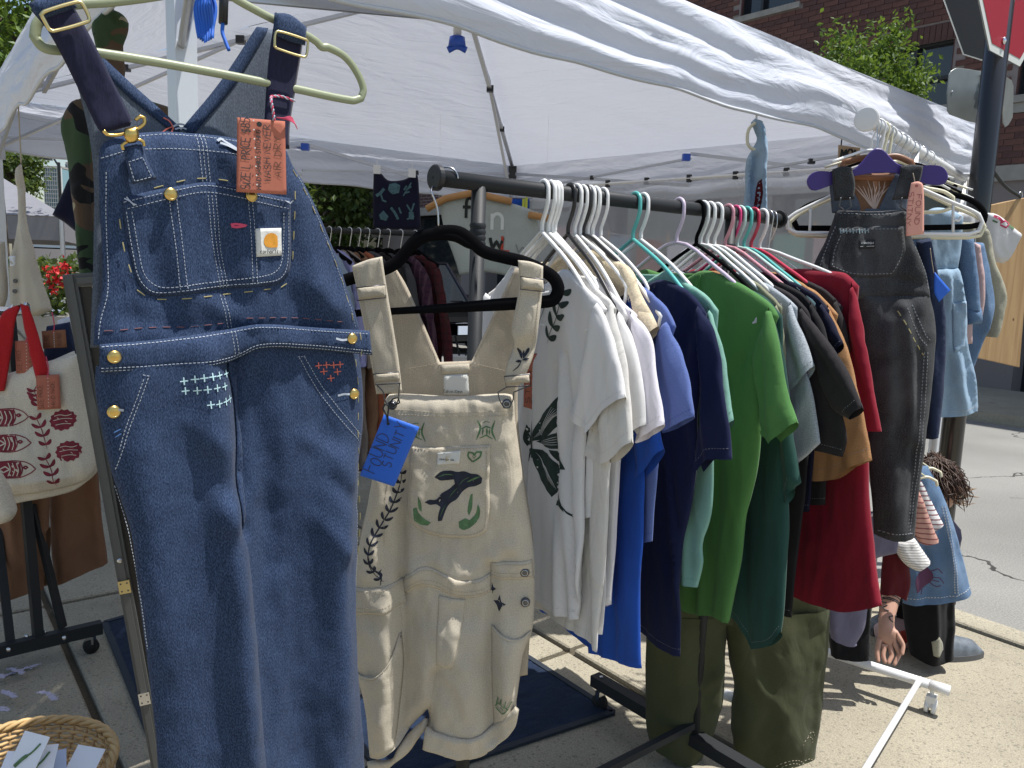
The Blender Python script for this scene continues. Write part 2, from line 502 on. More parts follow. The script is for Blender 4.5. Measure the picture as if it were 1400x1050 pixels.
def letters(text, o, dx, up, cw, chh, gap=0.25, jit=0.05, seed=3):
    """strokes of a line of handwriting: start point o, writing direction dx, up direction, in surface coordinates"""
    rng = random.Random(seed); out = []; x = 0.0
    o = np.array(o, float); dx = np.array(dx, float); up = np.array(up, float)
    for ch in text:
        if ch == ' ': x += cw * 0.8; continue
        k = 0.35 if ch in 'Iil.' else 1.0
        dy = rng.uniform(-jit, jit) * chh; sc = 1 + rng.uniform(-jit, jit)
        for st in FONT.get(ch, []):
            out.append([tuple(o + dx * (x + (a if k == 1 else .5 * k + (a - .5) * .6) * cw * sc) + up * (b * chh * sc + dy)) for a, b in st])
        x += cw * (k + gap)
    return out

# ------------------------------------------------------------------ materials
MAT = {}
def _new(name):
    m = bpy.data.materials.new(name); m.use_nodes = True; MAT[name] = m
    nt = m.node_tree; b = nt.nodes['Principled BSDF']
    return m, nt, b
def N(nt, t, **kw):
    n = nt.nodes.new('ShaderNode' + t)
    for k, v in kw.items():
        if k.startswith('i_'): n.inputs[k[2:].replace('_', ' ')].default_value = v
        else: setattr(n, k, v)
    return n
def lk(nt, a, b): nt.links.new(a, b)
def c4(c): return (c[0], c[1], c[2], 1)
def mixcol(nt, fac, a, b, mode='MIX'):
    m = nt.nodes.new('ShaderNodeMix'); m.data_type = 'RGBA'; m.blend_type = mode
    if hasattr(fac, 'links'): lk(nt, fac, m.inputs[0])
    else: m.inputs[0].default_value = fac
    for s, v in ((6, a), (7, b)):
        if hasattr(v, 'links'): lk(nt, v, m.inputs[s])
        else: m.inputs[s].default_value = c4(v)
    return m.outputs[2]
def ramp(nt, src, p0, p1):
    r = nt.nodes.new('ShaderNodeMapRange'); r.inputs['From Min'].default_value = p0; r.inputs['From Max'].default_value = p1
    lk(nt, src, r.inputs[0]); return r.outputs[0]
def plain(name, col, rough=0.5, metal=0.0, bump=0.0, bs=200, var=0.0, vs=8, spec=0.5, coat=0.0):
    m, nt, b = _new(name)
    b.inputs['Roughness'].default_value = rough; b.inputs['Metallic'].default_value = metal
    b.inputs['Specular IOR Level'].default_value = spec; b.inputs['Coat Weight'].default_value = coat
    tc = N(nt, 'TexCoord')
    if var:
        n = N(nt, 'TexNoise', i_Scale=vs, i_Detail=6.0); lk(nt, tc.outputs['Object'], n.inputs['Vector'])
        o = mixcol(nt, ramp(nt, n.outputs[0], .3, .7), [c * (1 - var) for c in col], [min(1, c * (1 + var)) for c in col])
        lk(nt, o, b.inputs['Base Color'])
    else: b.inputs['Base Color'].default_value = c4(col)
    if bump:
        n = N(nt, 'TexNoise', i_Scale=bs, i_Detail=3.0); lk(nt, tc.outputs['Object'], n.inputs['Vector'])
        bp = N(nt, 'Bump', i_Strength=bump, i_Distance=0.002); lk(nt, n.outputs[0], bp.inputs['Height']); lk(nt, bp.outputs[0], b.inputs['Normal'])
    return m
def creases(nt, uv, strength, dist, scale):
    """sharp little wrinkles, mostly running down the cloth"""
    mp = N(nt, 'Mapping'); mp.inputs['Scale'].default_value = (1, .45, 1); mp.inputs['Rotation'].default_value = (0, 0, .35); lk(nt, uv, mp.inputs[0])
    n3 = N(nt, 'TexNoise', i_Scale=scale, i_Detail=3.0, i_Distortion=.9); lk(nt, mp.outputs[0], n3.inputs['Vector'])
    a = N(nt, 'Math', operation='SUBTRACT'); lk(nt, n3.outputs[0], a.inputs[0]); a.inputs[1].default_value = .5
    b = N(nt, 'Math', operation='ABSOLUTE'); lk(nt, a.outputs[0], b.inputs[0])
    c = N(nt, 'Math', operation='POWER'); lk(nt, b.outputs[0], c.inputs[0]); c.inputs[1].default_value = 1.0
    bp = N(nt, 'Bump', i_Strength=strength, i_Distance=dist * 2.6); lk(nt, c.outputs[0], bp.inputs['Height'])
    return bp
def fabric(name, col, var=0.12, weave=900, bump=0.25, rough=0.92, sheen=0.06, speck=0.15, vs=6, stretch=(1, 1, 1), crease=0.35, dist=0.003):
    """woven cloth: uneven dye, thread speckle, weave and small creases as relief"""
    m, nt, b = _new(name)
    b.inputs['Roughness'].default_value = rough; b.inputs['Specular IOR Level'].default_value = 0.2
    b.inputs['Sheen Weight'].default_value = sheen; b.inputs['Sheen Roughness'].default_value = 0.5
    tc = N(nt, 'TexCoord'); uv = tc.outputs['UV']
    n1 = N(nt, 'TexNoise', i_Scale=vs, i_Detail=5.0); lk(nt, uv, n1.inputs['Vector'])
    mp = N(nt, 'Mapping'); mp.inputs['Scale'].default_value = stretch; lk(nt, uv, mp.inputs[0])
    n2 = N(nt, 'TexNoise', i_Scale=weave * 0.55, i_Detail=2.0, i_Roughness=0.7); lk(nt, mp.outputs[0], n2.inputs['Vector'])
    o = mixcol(nt, ramp(nt, n1.outputs[0], .3, .7), [c * (1 - var) for c in col], [min(1, c * (1 + var)) for c in col])
    sp = mixcol(nt, ramp(nt, n2.outputs[0], .35, .65), [1 - speck] * 3, [1 + speck] * 3)
    o = mixcol(nt, 1.0, o, sp, 'MULTIPLY')
    lk(nt, o, b.inputs['Base Color'])
    b1 = creases(nt, uv, crease, dist * 1.6, 13.0)
    b2 = N(nt, 'Bump', i_Strength=bump, i_Distance=0.001); lk(nt, n2.outputs[0], b2.inputs['Height']); lk(nt, b1.outputs[0], b2.inputs['Normal'])
    lk(nt, b2.outputs[0], b.inputs['Normal'])
    return m
def denim(name, dark, light, amt=0.5, fade=0.3, weave=700):
    """twill: white weft threads showing through the dyed warp, faded on larger patches"""
    m, nt, b = _new(name)
    b.inputs['Roughness'].default_value = 0.88; b.inputs['Specular IOR Level'].default_value = 0.25
    b.inputs['Sheen Weight'].default_value = 0.04
    tc = N(nt, 'TexCoord'); uv = tc.outputs['UV']
    mp = N(nt, 'Mapping'); mp.inputs['Rotation'].default_value = (0, 0, 0.9); mp.inputs['Scale'].default_value = (1, .4, 1); lk(nt, uv, mp.inputs[0])
    n2 = N(nt, 'TexNoise', i_Scale=weave, i_Detail=2.0, i_Roughness=0.75); lk(nt, mp.outputs[0], n2.inputs['Vector'])
    mp2 = N(nt, 'Mapping'); mp2.inputs['Scale'].default_value = (1, .06, 1); lk(nt, uv, mp2.inputs[0])
    n4 = N(nt, 'TexNoise', i_Scale=520.0, i_Detail=1.0); lk(nt, mp2.outputs[0], n4.inputs['Vector'])
    n1 = N(nt, 'TexNoise', i_Scale=5.0, i_Detail=5.0, i_Distortion=.6); lk(nt, uv, n1.inputs['Vector'])
    ad = N(nt, 'Math', operation='ADD'); lk(nt, ramp(nt, n2.outputs[0], .42, .70), ad.inputs[0])
    mu = N(nt, 'Math', operation='MULTIPLY'); lk(nt, ramp(nt, n4.outputs[0], .45, .75), mu.inputs[0]); mu.inputs[1].default_value = .22
    lk(nt, mu.outputs[0], ad.inputs[1])
    m3 = N(nt, 'Math', operation='MULTIPLY'); lk(nt, ad.outputs[0], m3.inputs[0]); m3.inputs[1].default_value = amt
    o = mixcol(nt, m3.outputs[0], dark, light)
    f2 = N(nt, 'Math', operation='MULTIPLY'); lk(nt, ramp(nt, n1.outputs[0], .45, .8), f2.inputs[0]); f2.inputs[1].default_value = fade
    o = mixcol(nt, f2.outputs[0], o, light)
    lk(nt, o, b.inputs['Base Color'])
    b1 = creases(nt, uv, .4, .005, 11.0)
    b2 = N(nt, 'Bump', i_Strength=.35, i_Distance=0.001); lk(nt, n2.outputs[0], b2.inputs['Height']); lk(nt, b1.outputs[0], b2.inputs['Normal'])
    lk(nt, b2.outputs[0], b.inputs['Normal'])
    return m

denim('denim_dark', (0.007, 0.0185, 0.049), (0.105, 0.160, 0.300), 0.47, 0.10)
denim('denim_inside', (0.06, 0.075, 0.10), (0.22, 0.26, 0.33), 0.5, 0.2)
denim('denim_black', (0.009, 0.010, 0.011), (0.15, 0.155, 0.16), 0.46, 0.45)
denim('denim_light', (0.20, 0.31, 0.42), (0.50, 0.60, 0.68), 0.5, 0.45)
denim('denim_mid', (0.06, 0.12, 0.22), (0.28, 0.38, 0.50), 0.5, 0.4)
denim('denim_navy', (0.012, 0.018, 0.045), (0.06, 0.09, 0.17), 0.4, 0.1)
fabric('webbing', (0.014, 0.015, 0.04), 0.1, 500, .5, .75, stretch=(1, .25, 1))
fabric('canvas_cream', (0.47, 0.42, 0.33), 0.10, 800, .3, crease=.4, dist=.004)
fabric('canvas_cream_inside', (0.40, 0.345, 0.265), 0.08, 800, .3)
fabric('tee_white', (0.64, 0.63, 0.62), 0.03, 900, .15, speck=.04, crease=.5)
fabric('tee_offwhite', (0.60, 0.58, 0.54), 0.05, 900, .2, speck=.06, crease=.7, dist=.005)
fabric('tee_lilac_white', (0.70, 0.67, 0.72), 0.04, 900, .15, speck=.05, crease=.5)
fabric('cloth_beige', (0.62, 0.52, 0.36), 0.08, 500, .3, crease=.8, dist=.006)
fabric('tee_periwinkle', (0.105, 0.15, 0.36), 0.12, 900, .2, speck=.15)
fabric('tee_royal', (0.014, 0.070, 0.36), 0.10, 900, .2, speck=.08)
fabric('tee_navy', (0.009, 0.013, 0.046), 0.12, 900, .2, speck=.15)
fabric('tee_mint', (0.20, 0.38, 0.31), 0.08, 900, .2, speck=.08)
fabric('tee_green', (0.072, 0.185, 0.052), 0.08, 900, .2, speck=.10)
fabric('tee_forest', (0.022, 0.066, 0.053), 0.10, 900, .2, speck=.12)
fabric('tee_khaki', (0.24, 0.24, 0.16), 0.08, 900, .2)
fabric('tee_grey', (0.33, 0.36, 0.39), 0.07, 700, .25, speck=.28)
fabric('tee_black', (0.014, 0.013, 0.014), 0.15, 900, .2)
fabric('tee_charcoal', (0.024, 0.021, 0.022), 0.2, 800, .25, speck=.25)
fabric('tee_tan', (0.36, 0.19, 0.085), 0.08, 700, .3)
fabric('tee_crimson', (0.20, 0.009, 0.022), 0.08, 900, .2, speck=.08)
fabric('tee_maroon', (0.085, 0.008, 0.012), 0.1, 900, .2)
fabric('tee_slate', (0.15, 0.14, 0.20), 0.08, 900, .2)
fabric('trouser_olive', (0.055, 0.060, 0.028), 0.15, 700, .3, crease=.3, dist=.004)
fabric('cloth_brown', (0.20, 0.105, 0.06), 0.12, 700, .3)
fabric('cloth_lavender', (0.28, 0.28, 0.48), 0.06, 700, .2)
fabric('cloth_dustyblue', (0.22, 0.28, 0.36), 0.06, 700, .2)
fabric('cloth_taupe', (0.22, 0.18, 0.15), 0.1, 700, .2)
fabric('cloth_rust', (0.28, 0.085, 0.04), 0.1, 700, .2)
fabric('cloth_darkgrey', (0.05, 0.05, 0.055), 0.1, 700, .2)
fabric('cloth_red', (0.42, 0.018, 0.022), 0.06, 500, .2)
fabric('cloth_tote', (0.60, 0.55, 0.45), 0.06, 500, .35, crease=.6)
fabric('cloth_greybanner', (0.36, 0.40, 0.39), 0.08, 400, .3)
fabric('cloth_nightblue', (0.008, 0.009, 0.025), 0.1, 600, .2)
fabric('cloth_tattoo_pants', (0.007, 0.007, 0.008), 0.2, 600, .2)
fabric('corduroy', (0.30, 0.29, 0.22), 0.1, 500, .4)
fabric('mat_pile', (0.010, 0.020, 0.045), 0.25, 260, .9, speck=.5)
plain('flocked_black', (0.005, 0.005, 0.006), 1.0, bump=.2, bs=900, spec=.05)
plain('thread_white', (0.40, 0.44, 0.50), 0.85)
plain('thread_yellow', (0.34, 0.30, 0.14), 0.8)
plain('thread_mint', (0.45, 0.66, 0.70), 0.8)
plain('thread_coral', (0.55, 0.13, 0.09), 0.8)
plain('thread_blue', (0.10, 0.22, 0.50), 0.8)
plain('thread_tan', (0.40, 0.34, 0.25), 0.85)
plain('thread_coral_dull', (0.16, 0.07, 0.08), 0.85)
plain('thread_pink', (0.55, 0.06, 0.12), 0.8)
plain('thread_grey', (0.20, 0.21, 0.22), 0.85)
plain('ink_black', (0.012, 0.016, 0.016), 0.8)
plain('ink_green_black', (0.012, 0.03, 0.024), 0.8, var=.4, vs=60)
plain('ink_navy', (0.010, 0.014, 0.028), 0.8, var=.5, vs=70)
plain('ink_green', (0.085, 0.17, 0.075), 0.85, var=.3, vs=80)
plain('ink_maroon', (0.19, 0.018, 0.035), 0.85, var=.3, vs=60)
plain('ink_teal', (0.06, 0.13, 0.15), 0.9, var=.3, vs=50)
plain('ink_white', (0.62, 0.66, 0.66), 0.85)
plain('ink_red', (0.42, 0.05, 0.03), 0.85)
plain('ink_orange', (0.62, 0.27, 0.02), 0.7)
plain('pen_dark', (0.045, 0.035, 0.035), 0.7)
plain('pen_brown', (0.12, 0.05, 0.03), 0.7)
plain('pen_pink', (0.35, 0.10, 0.10), 0.7)
plain('ink_pale', (0.55, 0.42, 0.36), 0.85)
plain('ink_pinkred', (0.5, 0.05, 0.12), 0.85)
plain('ink_plum', (0.09, 0.03, 0.07), 0.85)
plain('thread_mintgrey', (0.22, 0.30, 0.33), 0.85)
fabric('cloth_pinkdust', (0.48, 0.34, 0.33), 0.06, 700, .2)
plain('card_brown', (0.24, 0.10, 0.05), 0.85)
plain('card_paleblue', (0.45, 0.52, 0.66), 0.8)
plain('peg_yellow', (0.5, 0.55, 0.05), 0.5)
fabric('cloth_linen', (0.52, 0.47, 0.38), 0.06, 600, .3)
plain('pen_blue', (0.035, 0.045, 0.09), 0.6)
plain('card_terracotta', (0.42, 0.135, 0.085), 0.85, bump=.1, var=.06)
plain('card_blue', (0.02, 0.13, 0.62), 0.6, var=.04)
plain('card_pink', (0.72, 0.36, 0.28), 0.85, var=.05)
plain('card_white', (0.75, 0.76, 0.78), 0.8, var=.03)
plain('card_kraft', (0.38, 0.28, 0.18), 0.9, var=.08)
plain('label_white', (0.62, 0.62, 0.58), 0.85, bump=.3, bs=600)
plain('label_black', (0.02, 0.02, 0.022), 0.85)
plain('brass', (0.66, 0.45, 0.14), 0.28, 1.0, bump=.05, bs=300)
plain('brass_pale', (0.62, 0.52, 0.26), 0.35, 1.0)
plain('pewter', (0.11, 0.11, 0.115), 0.35, 0.9, var=.2, vs=200)
plain('steel', (0.55, 0.55, 0.56), 0.25, 1.0)
plain('chrome', (0.7, 0.7, 0.72), 0.12, 1.0)
plain('rack_black', (0.022, 0.024, 0.026), 0.55, 0.0, bump=.12, bs=500, spec=.3)
plain('rack_white', (0.74, 0.74, 0.73), 0.35, bump=.05, bs=300)
plain('aluminium_white', (0.62, 0.64, 0.66), 0.35, 0.2)
plain('aluminium', (0.50, 0.51, 0.53), 0.4, 0.85)
plain('plastic_black', (0.012, 0.012, 0.013), 0.4)
plain('plastic_white', (0.74, 0.74, 0.72), 0.32)
plain('plastic_cream', (0.70, 0.66, 0.48), 0.35)
plain('plastic_teal', (0.10, 0.44, 0.40), 0.32)
plain('plastic_mint', (0.45, 0.62, 0.55), 0.35)
plain('plastic_pink', (0.55, 0.26, 0.30), 0.35)
plain('plastic_red', (0.50, 0.03, 0.07), 0.32)
plain('plastic_hotpink', (0.62, 0.05, 0.18), 0.35)
plain('plastic_lilac', (0.56, 0.47, 0.58), 0.35)
plain('plastic_grey', (0.36, 0.38, 0.38), 0.4)
plain('plastic_sage', (0.26, 0.29, 0.175), 0.42, var=.05, bump=.06, bs=300)
plain('plastic_blue', (0.015, 0.075, 0.45), 0.4)
plain('cord_blue', (0.015, 0.12, 0.55), 0.55)
plain('wood_purple', (0.045, 0.022, 0.17), 0.45, var=.05)
plain('wood_brown', (0.22, 0.09, 0.035), 0.45, var=.2)
plain('wood_dowel', (0.42, 0.22, 0.08), 0.6, var=.15)
plain('wood_grey', (0.16, 0.13, 0.10), 0.8, var=.3, vs=14)
plain('skin', (0.48, 0.27, 0.19), 0.55, var=.08, vs=30)
plain('hair_brown', (0.055, 0.026, 0.014), 0.5, var=.4, vs=40)
plain('hair_blond', (0.35, 0.20, 0.08), 0.5)
plain('tattoo_ink', (0.03, 0.035, 0.04), 0.6)
plain('shoe_grey', (0.12, 0.14, 0.16), 0.5, var=.3, vs=40)
plain('shoe_sole', (0.10, 0.10, 0.10), 0.7)
plain('mirror_frame', (0.085, 0.088, 0.085), 0.55, bump=.08)
plain('mirror_glass', (0.75, 0.78, 0.76), 0.03, 1.0)
plain('sign_red', (0.33, 0.006, 0.018), 0.4)
plain('sign_white', (0.62, 0.64, 0.60), 0.45)
plain('sign_back', (0.24, 0.26, 0.25), 0.45, 0.5, var=.12, vs=9)
plain('sign_back_dark', (0.012, 0.013, 0.015), 0.6, spec=.25)
plain('pole_black', (0.010, 0.010, 0.011), 0.3, coat=.3)
plain('stone_band', (0.30, 0.28, 0.25), 0.9, bump=.3, bs=60, var=.12)
plain('window_frame_dark', (0.018, 0.02, 0.022), 0.5)
plain('mortar', (0.24, 0.20, 0.19), 0.95, bump=.3, bs=80, var=.1)
plain('door_white', (0.48, 0.48, 0.46), 0.7)
plain('car_dark', (0.012, 0.013, 0.02), 0.2, coat=.8)
plain('car_grey', (0.16, 0.19, 0.23), 0.25, coat=.8)
plain('car_blue', (0.22, 0.28, 0.34), 0.25, coat=.8)
plain('tyre', (0.012, 0.012, 0.012), 0.85)
plain('lamp_clear', (0.75, 0.78, 0.8), 0.08, 0.6)
plain('lamp_red', (0.5, 0.02, 0.02), 0.2)
plain('plate', (0.62, 0.68, 0.78), 0.5)
plain('bark', (0.09, 0.07, 0.05), 0.95, bump=.8, bs=30, var=.3)
plain('planter', (0.32, 0.30, 0.27), 0.9, var=.1)
plain('petal_red', (0.55, 0.02, 0.025), 0.6)
plain('wicker', (0.50, 0.33, 0.14), 0.6, var=.2, vs=40)
plain('wicker_dark', (0.36, 0.22, 0.09), 0.65, var=.2, vs=40)
plain('tent_grey', (0.20, 0.20, 0.22), 0.8, var=.05)
def glassy(name, col, rough=.08):
    m, nt, b = _new(name)
    b.inputs['Base Color'].default_value = c4(col); b.inputs['Roughness'].default_value = rough
    b.inputs['Specular IOR Level'].default_value = 0.9; b.inputs['Metallic'].default_value = 0.0
    return m
glassy('window_glass', (0.018, 0.022, 0.028))
glassy('tower_glass', (0.16, 0.28, 0.32), .12)
glassy('car_glass', (0.02, 0.025, 0.03), .05)
def leafmat(name, a, b_, trans=.45):
    m, nt, b = _new(name)
    oi = N(nt, 'NewGeometry')
    o = mixcol(nt, oi.outputs['Random Per Island'], a, b_)
    b.inputs['Roughness'].default_value = .5
    lk(nt, o, b.inputs['Base Color'])
    t = N(nt, 'BsdfTranslucent'); lk(nt, mixcol(nt, .5, o, (0.20, 0.26, 0.03)), t.inputs[0])
    mx = N(nt, 'MixShader'); mx.inputs[0].default_value = trans
    lk(nt, b.outputs[0], mx.inputs[1]); lk(nt, t.outputs[0], mx.inputs[2])
    lk(nt, mx.outputs[0], nt.nodes['Material Output'].inputs[0])
leafmat('leaf_bright', (0.06, 0.13, 0.015), (0.13, 0.22, 0.035))
leafmat('leaf_dull', (0.035, 0.07, 0.015), (0.09, 0.13, 0.03))
def canopy(name, col, trans):
    m, nt, b = _new(name)
    b.inputs['Base Color'].default_value = c4(col); b.inputs['Roughness'].default_value = .55
    b.inputs['Specular IOR Level'].default_value = .35
    tc = N(nt, 'TexCoord')
    n = N(nt, 'TexNoise', i_Scale=3.0, i_Detail=6.0, i_Distortion=1.5); mp = N(nt, 'Mapping'); mp.inputs['Scale'].default_value = (1, 3.5, 1)
    mp.inputs['Rotation'].default_value = (0, 0, .25)
    lk(nt, tc.outputs['UV'], mp.inputs[0]); lk(nt, mp.outputs[0], n.inputs['Vector'])
    bp = N(nt, 'Bump', i_Strength=.5, i_Distance=.03); lk(nt, n.outputs[0], bp.inputs['Height'])
    n2 = N(nt, 'TexNoise', i_Scale=600.0); lk(nt, tc.outputs['UV'], n2.inputs['Vector'])
    bp2 = N(nt, 'Bump', i_Strength=.08, i_Distance=.002); lk(nt, n2.outputs[0], bp2.inputs['Height']); lk(nt, bp.outputs[0], bp2.inputs['Normal'])
    lk(nt, bp2.outputs[0], b.inputs['Normal'])
    t = N(nt, 'BsdfTranslucent'); t.inputs[0].default_value = c4(col); lk(nt, bp2.outputs[0], t.inputs['Normal'])
    mx = N(nt, 'MixShader'); mx.inputs[0].default_value = trans
    lk(nt, b.outputs[0], mx.inputs[1]); lk(nt, t.outputs[0], mx.inputs[2]); lk(nt, mx.outputs[0], nt.nodes['Material Output'].inputs[0])
canopy('tent_white', (0.70, 0.73, 0.81), .22)
def clear(name, col, amt, rough=.15):
    m, nt, b = _new(name)
    b.inputs['Base Color'].default_value = c4(col); b.inputs['Roughness'].default_value = rough
    t = N(nt, 'BsdfTransparent'); mx = N(nt, 'MixShader'); mx.inputs[0].default_value = amt
    lk(nt, t.outputs[0], mx.inputs[1]); lk(nt, b.outputs[0], mx.inputs[2]); lk(nt, mx.outputs[0], nt.nodes['Material Output'].inputs[0])
clear('plastic_sheet', (0.62, 0.64, 0.70), .42)
def concrete(name, col, joint=False):
    m, nt, b = _new(name); b.inputs['Roughness'].default_value = .92; b.inputs['Specular IOR Level'].default_value = .2
    tc = N(nt, 'TexCoord'); ob = tc.outputs['Object']
    a = N(nt, 'TexNoise', i_Scale=1.3, i_Detail=7.0, i_Roughness=.65); lk(nt, ob, a.inputs['Vector'])
    f = N(nt, 'TexNoise', i_Scale=190.0, i_Detail=3.0, i_Roughness=.7); lk(nt, ob, f.inputs['Vector'])
    v = N(nt, 'TexVoronoi', i_Scale=140.0); lk(nt, ob, v.inputs['Vector'])
    o = mixcol(nt, ramp(nt, a.outputs[0], .3, .72), [c * .78 for c in col], [c * 1.15 for c in col])
    o = mixcol(nt, 1.0, o, mixcol(nt, ramp(nt, f.outputs[0], .3, .7), (.68, .68, .68), (1.3, 1.28, 1.22)), 'MULTIPLY')
    sp = N(nt, 'TexWhiteNoise'); lk(nt, v.outputs['Color'], sp.inputs['Vector'])
    gt = N(nt, 'Math', operation='GREATER_THAN'); lk(nt, sp.outputs[0], gt.inputs[0]); gt.inputs[1].default_value = .93
    m4 = N(nt, 'Math', operation='MULTIPLY'); lk(nt, gt.outputs[0], m4.inputs[0]); m4.inputs[1].default_value = .35
    o = mixcol(nt, m4.outputs[0], o, (.05, .045, .04))
    s = N(nt, 'TexNoise', i_Scale=5.0, i_Detail=5.0, i_Distortion=1.0); lk(nt, ob, s.inputs['Vector'])
    st = N(nt, 'Math', operation='MULTIPLY'); lk(nt, ramp(nt, s.outputs[0], .58, .75), st.inputs[0]); st.inputs[1].default_value = .35
    o = mixcol(nt, st.outputs[0], o, [c * .45 for c in col])
    lk(nt, o, b.inputs['Base Color'])
    bp = N(nt, 'Bump', i_Strength=.6, i_Distance=.003); lk(nt, f.outputs[0], bp.inputs['Height']); lk(nt, bp.outputs[0], b.inputs['Normal'])
concrete('concrete', (0.335, 0.305, 0.238))
concrete('curb_stone', (0.36, 0.33, 0.26))
concrete('joint_dirt', (0.10, 0.085, 0.06))
def asphalt():
    m, nt, b = _new('asphalt'); b.inputs['Roughness'].default_value = .9; b.inputs['Specular IOR Level'].default_value = .25
    tc = N(nt, 'TexCoord'); ob = tc.outputs['Object']
    a = N(nt, 'TexNoise', i_Scale=.7, i_Detail=6.0); lk(nt, ob, a.inputs['Vector'])
    f = N(nt, 'TexNoise', i_Scale=110.0, i_Detail=3.0, i_Roughness=.8); lk(nt, ob, f.inputs['Vector'])
    o = mixcol(nt, ramp(nt, a.outputs[0], .3, .7), (.20, .195, .182), (.27, .265, .248))
    o = mixcol(nt, 1.0, o, mixcol(nt, ramp(nt, f.outputs[0], .3, .7), (.6, .6, .6), (1.4, 1.4, 1.36)), 'MULTIPLY')
    # cracks
    d = N(nt, 'TexNoise', i_Scale=1.6, i_Detail=5.0); lk(nt, ob, d.inputs['Vector'])
    vm = N(nt, 'VectorMath', operation='SCALE'); lk(nt, d.outputs['Color'], vm.inputs[0]); vm.inputs['Scale'].default_value = .9
    va = N(nt, 'VectorMath', operation='ADD'); lk(nt, ob, va.inputs[0]); lk(nt, vm.outputs[0], va.inputs[1])
    v = N(nt, 'TexVoronoi', i_Scale=.55, feature='DISTANCE_TO_EDGE'); lk(nt, va.outputs[0], v.inputs['Vector'])
    lt = N(nt, 'Math', operation='LESS_THAN'); lk(nt, v.outputs[0], lt.inputs[0]); lt.inputs[1].default_value = .006
    br = N(nt, 'Math', operation='MULTIPLY'); lk(nt, lt.outputs[0], br.inputs[0]); lk(nt, ramp(nt, a.outputs[0], .42, .5), br.inputs[1])
    o = mixcol(nt, br.outputs[0], o, (.045, .043, .04))
    lk(nt, o, b.inputs['Base Color'])
    bp = N(nt, 'Bump', i_Strength=.7, i_Distance=.004); lk(nt, f.outputs[0], bp.inputs['Height']); lk(nt, bp.outputs[0], b.inputs['Normal'])
asphalt()
def brickmats():
    for i, c in enumerate([(0.112, 0.050, 0.042), (0.090, 0.043, 0.039), (0.130, 0.060, 0.047)]):
        plain('brick_%d' % i, c, .9, bump=.4, bs=60, var=.18, vs=12)
    m, nt, b = _new('brick_far'); b.inputs['Roughness'].default_value = .9
    tc = N(nt, 'TexCoord')
    br = N(nt, 'TexBrick', i_Scale=1.0); br.inputs['Color1'].default_value = (.088, .042, .038, 1); br.inputs['Color2'].default_value = (.07, .036, .036, 1)
    br.inputs['Mortar'].default_value = (.22, .19, .18, 1); br.inputs['Brick Width'].default_value = .26; br.inputs['Row Height'].default_value = .088
    br.inputs['Mortar Size'].default_value = .008
    lk(nt, tc.outputs['UV'], br.inputs['Vector']); lk(nt, br.outputs[0], b.inputs['Base Color'])
brickmats()
def plywood():
    m, nt, b = _new('plywood'); b.inputs['Roughness'].default_value = .7
    tc = N(nt, 'TexCoord'); mp = N(nt, 'Mapping'); mp.inputs['Scale'].default_value = (9, .8, 1); lk(nt, tc.outputs['UV'], mp.inputs[0])
    n = N(nt, 'TexNoise', i_Scale=2.2, i_Detail=5.0, i_Distortion=1.0); lk(nt, mp.outputs[0], n.inputs['Vector'])
    o = mixcol(nt, ramp(nt, n.outputs[0], .35, .65), (.30, .18, .075), (.40, .26, .12))
    v = N(nt, 'TexVoronoi', i_Scale=4.5); lk(nt, tc.outputs['UV'], v.inputs['Vector'])
    lt = N(nt, 'Math', operation='LESS_THAN'); lk(nt, v.outputs[0], lt.inputs[0]); lt.inputs[1].default_value = .05
    lk(nt, mixcol(nt, lt.outputs[0], o, (.12, .055, .02)), b.inputs['Base Color'])
plywood()
def camo():
    m = fabric('camo', (0.1, 0.1, 0.06), 0.1, 700, .3); nt = m.node_tree; b = nt.nodes['Principled BSDF']
    tc = N(nt, 'TexCoord')
    cols = [(0.10, 0.065, 0.04), (0.045, 0.075, 0.035), (0.012, 0.012, 0.012), (0.30, 0.26, 0.17)]
    o = None
    for i, c in enumerate(cols):
        if o is None: o = mixcol(nt, 0.0, c, c); continue
        n = N(nt, 'TexNoise', i_Scale=7.0 + i * 2, i_Detail=2.5, i_Distortion=.8); mp = N(nt, 'Mapping'); mp.inputs['Location'].default_value = (i * 3.7, i * 1.9, 0)
        lk(nt, tc.outputs['UV'], mp.inputs[0]); lk(nt, mp.outputs[0], n.inputs['Vector'])
        g = N(nt, 'Math', operation='GREATER_THAN'); lk(nt, n.outputs[0], g.inputs[0]); g.inputs[1].default_value = (0, .5, .58, .63)[i]
        o = mixcol(nt, g.outputs[0], o, c)
    lk(nt, o, b.inputs['Base Color'])
camo()
def striped(name, c1, c2, scale, duty=.3, vert=False, c3=None):
    m = fabric(name, c1, 0.04, 700, .25); nt = m.node_tree; b = nt.nodes['Principled BSDF']
    tc = N(nt, 'TexCoord'); sx = N(nt, 'SeparateXYZ'); lk(nt, tc.outputs['UV'], sx.inputs[0])
    def band(ax):
        mu = N(nt, 'Math', operation='MULTIPLY'); lk(nt, sx.outputs[ax], mu.inputs[0]); mu.inputs[1].default_value = scale
        fr = N(nt, 'Math', operation='FRACT'); lk(nt, mu.outputs[0], fr.inputs[0])
        lt = N(nt, 'Math', operation='LESS_THAN'); lk(nt, fr.outputs[0], lt.inputs[0]); lt.inputs[1].default_value = duty
        return lt.outputs[0]
    o = mixcol(nt, band(0 if vert else 1), c1, c2)
    if c3 is not None:
        o = mixcol(nt, band(0), o, c3)
    lk(nt, o, b.inputs['Base Color'])
striped('stripe_red', (0.46, 0.26, 0.21), (0.20, 0.07, 0.07), 55, .25)
striped('stripe_white', (0.66, 0.65, 0.64), (0.25, 0.13, 0.14), 60, .3)
striped('stripe_grey', (0.68, 0.66, 0.62), (0.33, 0.32, 0.32), 110, .3)
